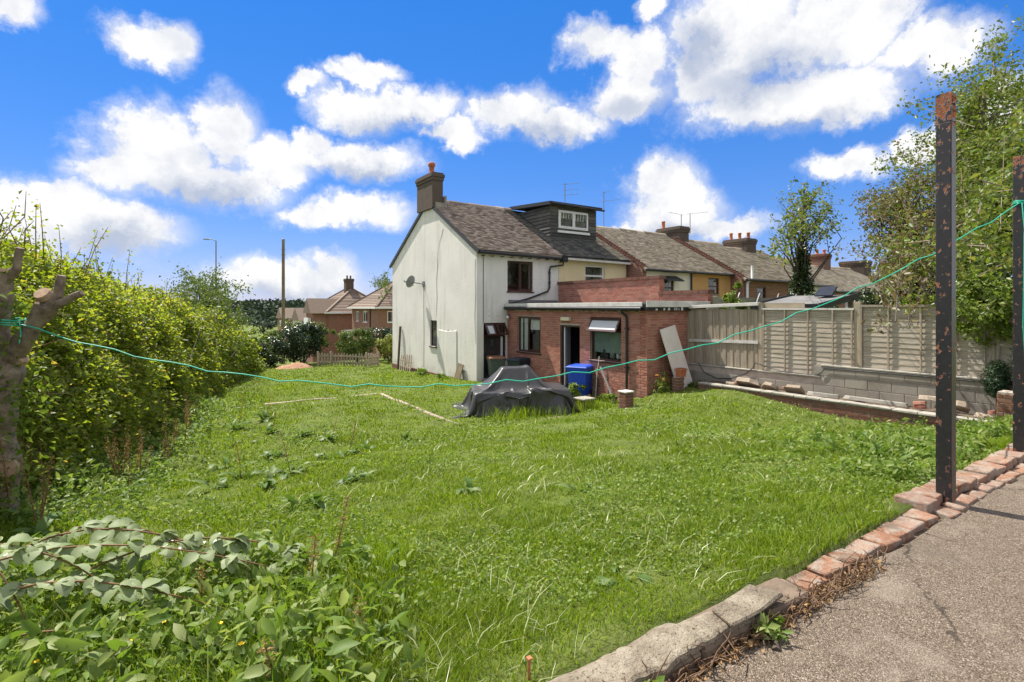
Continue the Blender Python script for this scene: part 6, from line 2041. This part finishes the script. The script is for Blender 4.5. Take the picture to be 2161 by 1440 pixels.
# ------------------------------------------------ weeds
def leaf_card(L, W, seg=5, curl=.25, wav=.05, fold=.2, seed=0, tipdrop=.35, tooth=0):
    """one modelled leaf: midrib along +x, wavy edges, drooping tip"""
    r = random.Random(seed)
    vs, fs = [], []
    for i in range(seg + 1):
        f = i / seg
        w = W * (math.sin(math.pi * min(1, f * .92 + .06)) ** .75) * .5
        if i == seg: w = W * .03
        if tooth and i % 2: w *= 1 + tooth
        x = L * f
        z = L * (curl * f - (curl + tipdrop) * f * f)
        vs += [(x, -w, z + fold * w + wav * W * r.uniform(-1, 1)), (x, 0, z), (x, w, z + fold * w + wav * W * r.uniform(-1, 1))]
    for i in range(seg):
        for j in (0, 1):
            a = i * 3 + j
            fs.append((a, a + 3, a + 4, a + 1))
    b = MB(); b.add(vs, fs, True)
    return b


DOCK = [leaf_card(.25, .08, 10, .55, .12, .28, s, .55, .07).mesh('leaf', M['dock']) for s in range(4)]
WEED = [leaf_card(.11, .045, 4, .4, .06, .25, s + 9, .5).mesh('leaf', M['weed']) for s in range(3)]
BRAM = [leaf_card(.068, .052, 10, .15, .03, .26, s + 20, .30, .10).mesh('leaf', M['bramble']) for s in range(4)]


def dock_at(t, u, v, n=10, sc=1.0, flower=0, lift=.35):
    """one rosette of leaves (and seed stalks) growing in thing t"""
    z = float(turf_z(u, v)) - .01
    o0 = Vector((u, v, z)) - Vector(t.location)
    n = max(5, int(n * rnd.uniform(.6, 1.4)))
    sk = rnd.uniform(0, 6.28)
    for k in range(n):
        a = rnd.uniform(0, 6.28)
        s = sc * rnd.uniform(.3, 1.1)
        rr = rnd.uniform(0, .16)
        link('leaf', DOCK[k % len(DOCK)], t, loc=o0 + Vector((rr * math.cos(sk) * rnd.choice((-1, 1)) + .03 * math.cos(a), rr * math.sin(sk) * rnd.uniform(-1, 1) + .03 * math.sin(a), .02)), rot=(rnd.uniform(-.6, .6), -rnd.uniform(-.1, .25 + lift * 2), a + rnd.uniform(-.5, .5)), scale=(s, s * rnd.uniform(.7, 1.1), s))
    for k in range(flower):
        b = MB(); h = rnd.uniform(.35, .65) * sc
        p = Vector((u, v, z)); d = Vector((rnd.uniform(-.15, .15), rnd.uniform(-.15, .15), h))
        b.tube([p, p + d * .5 + Vector((.01, 0, 0)), p + d], [.005, .004, .002], 4); st = b.build('stalk', M['red_stem'], t)
        g = np.random.default_rng(int(h * 1e5))
        m = 110
        f = g.uniform(.4, 1.03, m)
        leaves('seed_head', np.array(p)[None] + np.array(d)[None] * f[:, None] + g.normal(size=(m, 3)) * .014, .013, M['seed'], st, seed=k + 3, aspect=.8)


def dock(label, u, v, n=10, sc=1.0, group=None, flower=0, lift=.35, name='dock_plant'):
    t = thing(name, label, 'weed', (u, v, float(turf_z(u, v)) - .01), group)
    dock_at(t, u, v, n, sc, flower, lift)
    return t


ORD = ['nearest', 'second nearest', 'third nearest', 'fourth nearest', 'fifth nearest', 'sixth nearest', 'seventh nearest', 'eighth nearest', 'ninth nearest', 'tenth nearest', 'eleventh nearest', 'twelfth nearest', 'thirteenth nearest', 'fourteenth nearest', 'fifteenth nearest', 'second farthest', 'farthest']
mid_docks = [(1.9, 11.6, 10, 1.2), (2.35, 10.9, 9, 1.2), (2.75, 10.3, 10, 1.1), (1.3, 10.9, 9, 1.2), (2.2, 8.5, 9, 1.15), (2.6, 8.7, 8, 1.1), (.95, 8.0, 10, 1.2), (1.5, 7.6, 10, 1.1), (1.1, 7.0, 10, 1.0), (.6, 7.4, 9, 1.1),
             (1.95, 6.3, 8, 1.0), (1.25, 5.4, 10, 1.15), (.75, 9.2, 10, 1.2), (1.7, 9.6, 9, 1.1), (3.0, 9.0, 7, .9), (2.0, 13.0, 9, 1.2), (1.4, 12.4, 9, 1.2)]
mid_docks.sort(key=lambda q: q[0] * .556 + q[1] * .831)
for i, (u, v, n, s) in enumerate(mid_docks):
    dock('broad leaved dock, %s of the scattered patch on the lawn by the hedge' % ORD[i], u, v, n + 3, s * .95, 'docks on the middle lawn', flower=rnd.choice((0, 0, 1)), lift=.5)
dock('low dock rosette near the middle of the lawn with pale leaf backs', 2.6, 4.75, 14, 1.0, flower=0)
dock('small dock rosette between the middle of the lawn and the loose capping slab', 3.45, 3.85, 9, .8)
dock('dock with one large pale leaf flopping towards the kerb', 2.22, 2.18, 7, .85, lift=.15)
dock('lone upright dock leaf in the lawn before the edging corner', 3.87, 9.4, 5, 1.1, lift=1.2)
for j, lab in enumerate(('clump of seeding docks under the hedge next to the lopped trunk', 'clump of seeding docks under the hedge beyond the lopped trunk', 'clump of seeding docks midway along the hedge foot', 'clump of docks by the hedge foot near the end of the edging')):
    t = thing('dock_clump', lab, 'weed', (float(hedge_face(5.5 + 2.5 * j)) + .4, 5.5 + 2.5 * j, -.8), 'dock clumps under the hedge')
    for i in range(5):
        v = 5.0 + 2.5 * j + i * .55
        dock_at(t, float(hedge_face(v)) + rnd.uniform(.05, .75), v, 9, rnd.uniform(1.0, 1.4), rnd.choice((2, 3, 4)))
for lab, pts in (('rank clump of leafy docks beside the tall steel post', ((6.8, 2.3), (6.3, 2.5), (5.9, 2.2), (6.5, 3.0), (7.0, 3.4))),
                 ('rank clump of leafy docks between the two steel posts', ((8.6, 3.1), (8.1, 2.7), (7.4, 2.6), (7.8, 3.3), (8.3, 2.2))),
                 ('rank clump of leafy docks close to the low brick wall', ((11.0, 4.5), (10.4, 3.9), (9.4, 3.5), (10.0, 3.1))),
                 ('rank clump of leafy docks at the foot of the orange brick pier', ((9.0, 2.6), (9.6, 2.3), (10.3, 2.6)))):
    t = thing('dock_clump', lab, 'weed', (pts[0][0], pts[0][1], -.5), 'dock clumps by the patio end')
    for (u, v) in pts: dock_at(t, u, v, rnd.randint(12, 16), rnd.uniform(.55, .85), 0, .9)


def cam_ground(X, Y): return (X * .831 + Y * .556, -X * .556 + Y * .831)


for lab, x0, x1, y0, y1, k in (('leafy dock clump below the bramble nearest the open lawn', .55, 1.15, 1.95, 2.5, 7), ('leafy dock clump in the lowest corner below the bramble', 1.2, 1.9, 1.9, 2.3, 7),
                               ('tall dock clump rising between the bramble canes', 1.5, 2.4, 2.4, 2.9, 7), ('seeding dock clump at the tip of the bramble', .8, 1.4, 2.6, 3.2, 5)):
    X, Y = -(x0 + x1) / 2, (y0 + y1) / 2
    t = thing('dock_clump', lab, 'weed', cam_ground(X, Y) + (-.1,), 'dock clumps in the rough corner')
    for i in range(k):
        u, v = cam_ground(-rnd.uniform(x0, x1), rnd.uniform(y0, y1))
        if v > 1.75: dock_at(t, u, v, rnd.randint(7, 10), rnd.uniform(.55, .95), rnd.choice((0, 0, 0, 1)), .7)

# mixed low weeds: too many and too small to count
g = np.random.default_rng(77)
def weed_mass(name, label, pts, size, m, seed, up=.7):
    o = leaves(name, pts, size, m, None, seed=seed, up=up, droop=.2, aspect=.45, fine=True)
    return tag(o, label, 'weeds')


n = 10500
X = -g.uniform(.25, 3.3, n); Y = g.uniform(1.75, 3.6, n)
u = X * .831 + Y * .556; v = -X * .556 + Y * .831
keep = (v > 1.7) & (g.uniform(0, 1, n) < ss(-.2, -1.0, X + .32 * (Y - 2))) & (vnoise(u * 3, v * 3, 4) > .22)
u, v = u[keep], v[keep]
hmax = .10 + .28 * vnoise(u * 2.2, v * 2.2, 6)
z = turf_z(u, v) + hmax * g.uniform(0.1, 1, len(u)) ** .7
weed_mass('rank_weeds', 'tangle of small leafy weeds filling the bottom left corner', np.stack([u, v, z], -1), g.uniform(.03, .11, len(u)), M['weed'], 78)
n = 16000
v = g.uniform(4.2, 17, n); u = hedge_face(v) + g.exponential(.45, n) - .1
keep = (vnoise(u * 2, v * 2, 14) > .25) & (u < hedge_face(v) + 1.9)
u, v = u[keep], v[keep]
z = turf_z(u, v) + (.05 + .45 * vnoise(u * 1.8, v * 1.8, 16) * (1 - ss(.2, 1.6, u - hedge_face(v)))) * g.uniform(.05, 1, len(u))
weed_mass('hedge_foot_weeds', 'band of leafy weeds spreading from the hedge foot into the lawn', np.stack([u, v, z], -1), .035 + .0045 * np.hypot(u, v), M['weed'], 79)
n = 9000
u = g.uniform(5.3, 11.6, n); v = 1.75 + g.exponential(.75, n) + .12 * np.clip(u - 6, 0, 9)
keep = (v < 5.2) & (vnoise(u * 2.2, v * 2.2, 24) > .35)
u, v = u[keep], v[keep]
z = turf_z(u, v) + (.04 + .22 * vnoise(u * 2, v * 2, 26)) * g.uniform(.05, 1, len(u))
weed_mass('patio_side_weeds', 'lush low weeds between the steel post and the low wall', np.stack([u, v, z], -1), .045 + .004 * np.hypot(u, v), M['weed'], 80)

# bramble arching in from the lower left: canes with single modelled leaves
bb = thing('bramble_bush', 'pale leaved bramble arching over the grass at lower left', 'bramble', (-.4, 3.6, -.25))
off = Vector((-.4, 3.6, -.25))
cnt = 0
b = MB()
canes = [((-3.2, 2.7), (-1.25, 3.05), .12, .30), ((-3.1, 2.95), (-1.5, 3.2), .10, .34), ((-2.9, 2.45), (-1.35, 2.65), .05, .28), ((-3.2, 2.6), (-1.9, 2.7), .2, .36), ((-2.7, 2.9), (-1.05, 3.25), .0, .30), ((-2.9, 3.2), (-1.9, 3.3), .15, .30), ((-2.6, 2.2), (-1.6, 2.4), -.02, .2), ((-3.0, 2.8), (-2.3, 2.5), .15, .38)]
for (p, q, lift0, hgt) in canes:
    pu_, pv_ = cam_ground(*p); qu, qv = cam_ground(*q)
    za = float(turf_z(pu_, pv_)) + lift0; zq = float(turf_z(qu, qv)) + .12
    pts = []
    for i in range(13):
        s = i / 12
        pts.append(Vector((pu_ + (qu - pu_) * s + .03 * math.sin(5 * s + lift0 * 20), pv_ + (qv - pv_) * s + .03 * math.cos(4 * s), za + (zq - za) * s + hgt * math.sin(math.pi * min(1, s * .9 + .08)))))
    b.tube(pts, [.007 - .004 * i / 12 for i in range(13)], 5)
    for i in range(1, 13):
        for side in (-1, 1, 0):
            if cnt >= 290 or rnd.random() < .05: continue
            base = pts[i] + Vector((rnd.uniform(-.03, .03), rnd.uniform(-.03, .03), rnd.uniform(-.02, .02)))
            d = (pts[min(i + 1, 12)] - pts[i - 1]); hd_ = math.atan2(d.y, d.x) + side * rnd.uniform(.6, 1.5) + rnd.uniform(-.3, .3)
            for tri in ((0,), (0, 1, 2))[rnd.random() < .25]:
                if cnt >= 290: break
                s = rnd.uniform(.8, 1.55)
                link('leaf', BRAM[cnt % 4], bb, loc=base - off, rot=(rnd.uniform(-.45, .45), rnd.uniform(-.25, .55), hd_ + (tri - 1) * .9), scale=(s, s, s)); cnt += 1
b.build('cane', M['red_stem'], bb)
# blossom at the cane tips
tips = [(-2.0, 3.2), (-1.9, 3.25), (-2.75, 3.05)]
for k in range(22):
    X, Y = tips[0 if k < 9 else (1 if k < 18 else 2)]
    u, v = cam_ground(X + rnd.uniform(-.13, .13), Y + rnd.uniform(-.05, .05)); z = float(turf_z(u, v)) + .30 + rnd.uniform(0, .07)
    b = MB()
    tl = Vector((rnd.uniform(-.5, .5), rnd.uniform(-.8, .1), 1)).normalized(); e1 = tl.orthogonal().normalized(); e2 = tl.cross(e1); c = Vector((u, v, z))
    for a in range(5):
        an = a * 1.2566 + k
        d1 = (e1 * math.cos(an) + e2 * math.sin(an) + tl * .3) * .014; d2 = (e2 * math.cos(an) - e1 * math.sin(an)) * .008
        b.add([c, c + d1 * .7 + d2, c + d1 * 1.1, c + d1 * .7 - d2], [(0, 1, 2, 3)])
    b.build('blossom', M['flower_white'], bb)
    b = MB(); b.tube([c, c - tl * .05 + Vector((0, 0, -.05)), c + Vector((.02, .01, -.16))], .0018, 4); b.build('flower_stalk', M['green_stem'], bb)
# buttercups
for k in range(10):
    X, Y = -rnd.uniform(.9, 2.0), rnd.uniform(2.0, 2.5)
    u, v = cam_ground(X, Y)
    z = float(turf_z(u, v)); h = rnd.uniform(.12, .24)
    t = thing('buttercup', 'small yellow buttercup among the weeds at bottom left', 'flower', (u, v, z), 'buttercups')
    b = MB(); b.tube([(u, v, z), (u + .01, v, z + h * .5), (u, v + .01, z + h)], [.002, .0018, .0015], 4); b.build('stem', M['green_stem'], t)
    b = MB(); c = Vector((u, v + .01, z + h))
    for a in range(5):
        an = a * 1.2566; d1 = Vector((math.cos(an), math.sin(an), .6)) * .012; d2 = Vector((-math.sin(an), math.cos(an), 0)) * .008
        b.add([c, c + d1 * .7 + d2, c + d1 * 1.1, c + d1 * .7 - d2], [(0, 1, 2, 3)])
    b.build('petals', M['flower_yellow'], t)
# orange lilies by the extension corner
t = thing('orange_lily', 'clump of drooping orange flowers by the extension corner', 'flower', (11.2, 9.55, -.85))
g = np.random.default_rng(91)
b = MB(); fl = MB()
for k in range(9):
    p = Vector((11.2 + g.normal() * .08, 9.55 + g.normal() * .08, -.9)); e = p + Vector((g.normal() * .15, g.normal() * .12, g.uniform(.3, .7)))
    b.tube([p, (p + e) / 2 + Vector((0, 0, .05)), e], [.008, .007, .004], 5)
    if k < 6:
        for a in range(6):
            an = a * 1.047; d1 = Vector((math.cos(an), math.sin(an), -.3)) * .06; d2 = Vector((-math.sin(an), math.cos(an), 0)) * .016
            fl.add([e, e + d1 * .6 + d2, e + d1, e + d1 * .6 - d2], [(0, 1, 2, 3)])
b.build('stem', M['green_stem'], t); fl.build('petals', M['flower_orange'], t)
leaves('foliage', np.array((11.2, 9.55, -.6)) + g.normal(size=(110, 3)) * (.13, .12, .2), .16, M['lime'], t, seed=92, aspect=.2, droop=.8)
shrub('wall_weed', 'bushy pale weed in front of the blue bin', 'weed', (10.2, 11.9, -1.2), (10.2, 11.9, -.95), (.28, .28, .26), 420, .10, M['lime'], 161, up=.5)
shrub('wall_weed', 'low weeds with white flecks along the foot of the extension', 'weed', (10.75, 11.0, -1.2), (10.75, 11.0, -1.08), (.25, .7, .14), 500, .08, M['weed'], 163, up=.5)
shrub('wall_weed', 'tuft of weeds at the foot of the gable', 'weed', (9.35, 20.6, -1.35), (9.3, 20.6, -1.22), (.25, .8, .16), 420, .10, M['weed'], 165, up=.5)
shrub('wall_weed', 'small weeds beside the timber board at the gable', 'weed', (9.3, 18.6, -1.3), (9.25, 18.7, -1.17), (.22, .4, .14), 260, .09, M['weed'], 167, up=.5)
shrub('wall_weed', 'grey green weed tuft at the foot of the block wall', 'weed', (12.3, 9.3, -.7), (12.3, 9.2, -.6), (.3, .4, .16), 420, .07, M['privet'], 169, up=.5)

# dead stems and roots in the gap between kerb and patio
dead = thing('dead_stems', 'dry brown stems and roots tangled along the kerb gap', 'dead stems', (2.8, 1.37, 0))
g = np.random.default_rng(95)
b = MB()
for k in range(330):
    u0 = g.choice([g.uniform(1.3, 1.7), g.uniform(1.75, 2.3), g.uniform(2.2, 3.6), g.uniform(2.4, 3.4)])
    p = np.array((u0, 1.385 + g.normal() * .022, .004 + abs(g.normal()) * .012))
    d = np.array((g.normal() * .09, g.normal() * .035, abs(g.normal()) * .035 + (.10 * g.uniform() if k % 11 == 0 else 0)))
    q = p + d; m_ = (p + q) / 2 + g.normal(size=3) * (.02, .01, .008) + (0, 0, .012)
    p[2] = max(p[2], .002); q[2] = max(q[2], .003)
    b.tube([p, m_, q], [.0035, .003, .0018], 4)
b.build('stem', M['dead_stem'], dead)
n = 700
P0 = np.stack([np.where(g.uniform(0, 1, n) < .7, g.uniform(2.1, 3.5, n), g.uniform(1.2, 2.1, n)), 1.385 + g.normal(size=n) * .028, .006 + np.abs(g.normal(size=n)) * .014], -1)
leaves('dead_leaves', P0, .026, M['seed'], dead, seed=96, up=.9, aspect=.6)
shrub('kerb_weed', 'small green weed growing in the kerb gap at bottom', 'weed', (1.52, 1.37, 0), (1.53, 1.36, .04), (.08, .05, .05), 60, .05, M['weed'], 171, up=.6)
shrub('kerb_weed', 'green weed at the loose capping slab', 'weed', (2.35, 1.37, 0), (2.36, 1.35, .045), (.11, .05, .05), 80, .05, M['weed'], 173, up=.6)

# =================================================================================== grass
def grass_blades(n, u, v, h, w, lean, m, name, label, seed):
    g = np.random.default_rng(seed)
    n = len(u)
    z = turf_z(u, v) - .01
    a = g.uniform(0, 6.283, n)
    d = np.stack([np.cos(a), np.sin(a)], -1)
    # blades lie over in drifts
    wx = vnoise(u * .9, v * .9, 31) - .5; wy = vnoise(u * .9, v * .9, 37) - .5
    L = lean * g.uniform(.25, 1.3, n)
    off = d * L[:, None] + np.stack([wx, wy], -1) * .9 * lean
    a2 = g.uniform(0, 6.283, n)
    s = np.stack([np.cos(a2), np.sin(a2)], -1) * (w * .5)[:, None]
    base = np.stack([u, v, z], -1)
    hh = h[:, None]
    def pt(f, zf, side):
        p = base.copy()
        p[:, :2] += off * hh * f + s * side
        p[:, 2] += h * zf
        return p
    V = np.stack([pt(0, 0, -1), pt(0, 0, 1), pt(.35, .62, .75), pt(.35, .62, -.75), pt(1.0, .95, 0)], 1).reshape(-1, 3)
    i = np.arange(n)[:, None] * 5
    T = np.concatenate([i + np.array([[0, 1, 2]]), i + np.array([[0, 2, 3]]), i + np.array([[3, 2, 4]])], 1).reshape(-1, 3)
    o = link(name, np_mesh(name, V, tris=T, mats=[m]))
    return tag(o, label, 'grass', kind='stuff')


def turf_points(n, ymin, ymax, seed):
    """scattered so that the lawn is about equally close in view near and far"""
    g = np.random.default_rng(seed)
    Y = ymin * (ymax / ymin) ** g.uniform(0, 1, n)
    X = g.uniform(-1.08, 1.08, n) * (Y + .35)
    u = X * .831 + Y * .556; v = -X * .556 + Y * .831
    k = (v > 1.59) & (u > hedge_face(np.clip(v, 4, 28)) - .5) & (v < 29.5) & (u < 11.80)
    k &= ~((u > 10.98) & (v > 9.85)) & ~((u > 9.62) & (v > 16.7) & (v < 25.3)) & (u < 12.5)
    k &= ~((u < 2.9) & (u > 0) & (v < 1.64)) & ~((np.abs(v - 15.22) < .04) & (u < 5.5) & (u > 1.6) & (vnoise(u * 2, 1, 4) > .25)) & ~((np.abs(u - 5.48) < .04) & (v > 10.2) & (v < 15.3) & (vnoise(v * 2, 1, 4) > .25))
    k &= ~((u > 4.4) & (v < 1.70))
    # worn, thin patch by the kerb
    thin = np.exp(-((u - 1.75) / .55) ** 2 - ((v - 1.68) / .10) ** 2)
    k &= g.uniform(0, 1, n) > thin * .85
    return u[k], v[k]


u, v = turf_points(620000, 1.6, 33.0, 200)
g = np.random.default_rng(300)
worn = vnoise(u * .75 + 3, v * .75, 71) * .65 + vnoise(u * 2.6, v * 2.6, 73) * .35
k = g.uniform(0, 1, len(u)) > .7 * ss(.60, .74, worn)
u, v = u[k], v[k]
Yd = u * .556 + v * .831
tuft = vnoise(u * 1.6, v * 1.6, 41) * .5 + vnoise(u * 4.3, v * 4.3, 43) * .5
h = (.018 + .066 * tuft ** 1.5) * g.uniform(.6, 1.4, len(u)) * (1 + .25 * (v > 9.7))
grass_blades(0, u, v, h, (.0016 + .00135 * Yd) * g.uniform(.6, 1.4, len(u)), .85, M['grass'], 'grass', 'short green grass of the lawn and yard', 400)
# long pale stalks lying through the turf
u, v = turf_points(7500, 1.8, 14.0, 501)
g = np.random.default_rng(502)
k = vnoise(u * 1.1, v * 1.1, 51) > .42
u, v = u[k], v[k]
Yd = u * .556 + v * .831
grass_blades(0, u, v, g.uniform(.04, .115, len(u)), (.0022 + .0010 * Yd) * g.uniform(.7, 1.5, len(u)), 1.7, M['straw'], 'pale_grass', 'long pale bent grass stalks through the lawn', 503)
# clover and other flat weeds in the sward
u, v = turf_points(60000, 1.8, 14.0, 521)
g = np.random.default_rng(522)
k = vnoise(u * .8, v * .8, 61) * .6 + vnoise(u * 2.3, v * 2.3, 63) * .4 > .56
u, v = u[k], v[k]
Yd = u * .556 + v * .831
o = leaves('clover', np.stack([u, v, turf_z(u, v) + g.uniform(.015, .06, len(u))], -1), .010 + .0042 * Yd, M['weed'], None, seed=523, up=1.1, aspect=.8)
tag(o, 'clover and flat leaved weeds in the lawn', 'clover')
# taller tufts in front of the covered furniture
g = np.random.default_rng(510)
n = 700
s_ = g.uniform(0, 1, n)
u = 6.5 + 3.6 * s_ + g.normal(size=n) * .12; v = 10.75 - .35 * s_ + g.normal(size=n) * .22
grass_blades(0, u, v, g.uniform(.12, .40, n), np.full(n, .016), .45, M['grass'], 'tall_grass', 'tall grass tufts before the covered furniture', 511)
n = 6500
X = -g.uniform(.65, 3.0, n); Y = g.uniform(1.8, 3.6, n)
u = X * .831 + Y * .556; v = -X * .556 + Y * .831
k = (v > 1.7)
grass_blades(0, u[k], v[k], g.uniform(.10, .34, k.sum()), np.full(k.sum(), .0058), .6, M['grass'], 'tall_grass', 'long grass growing through the weeds at bottom left', 512)
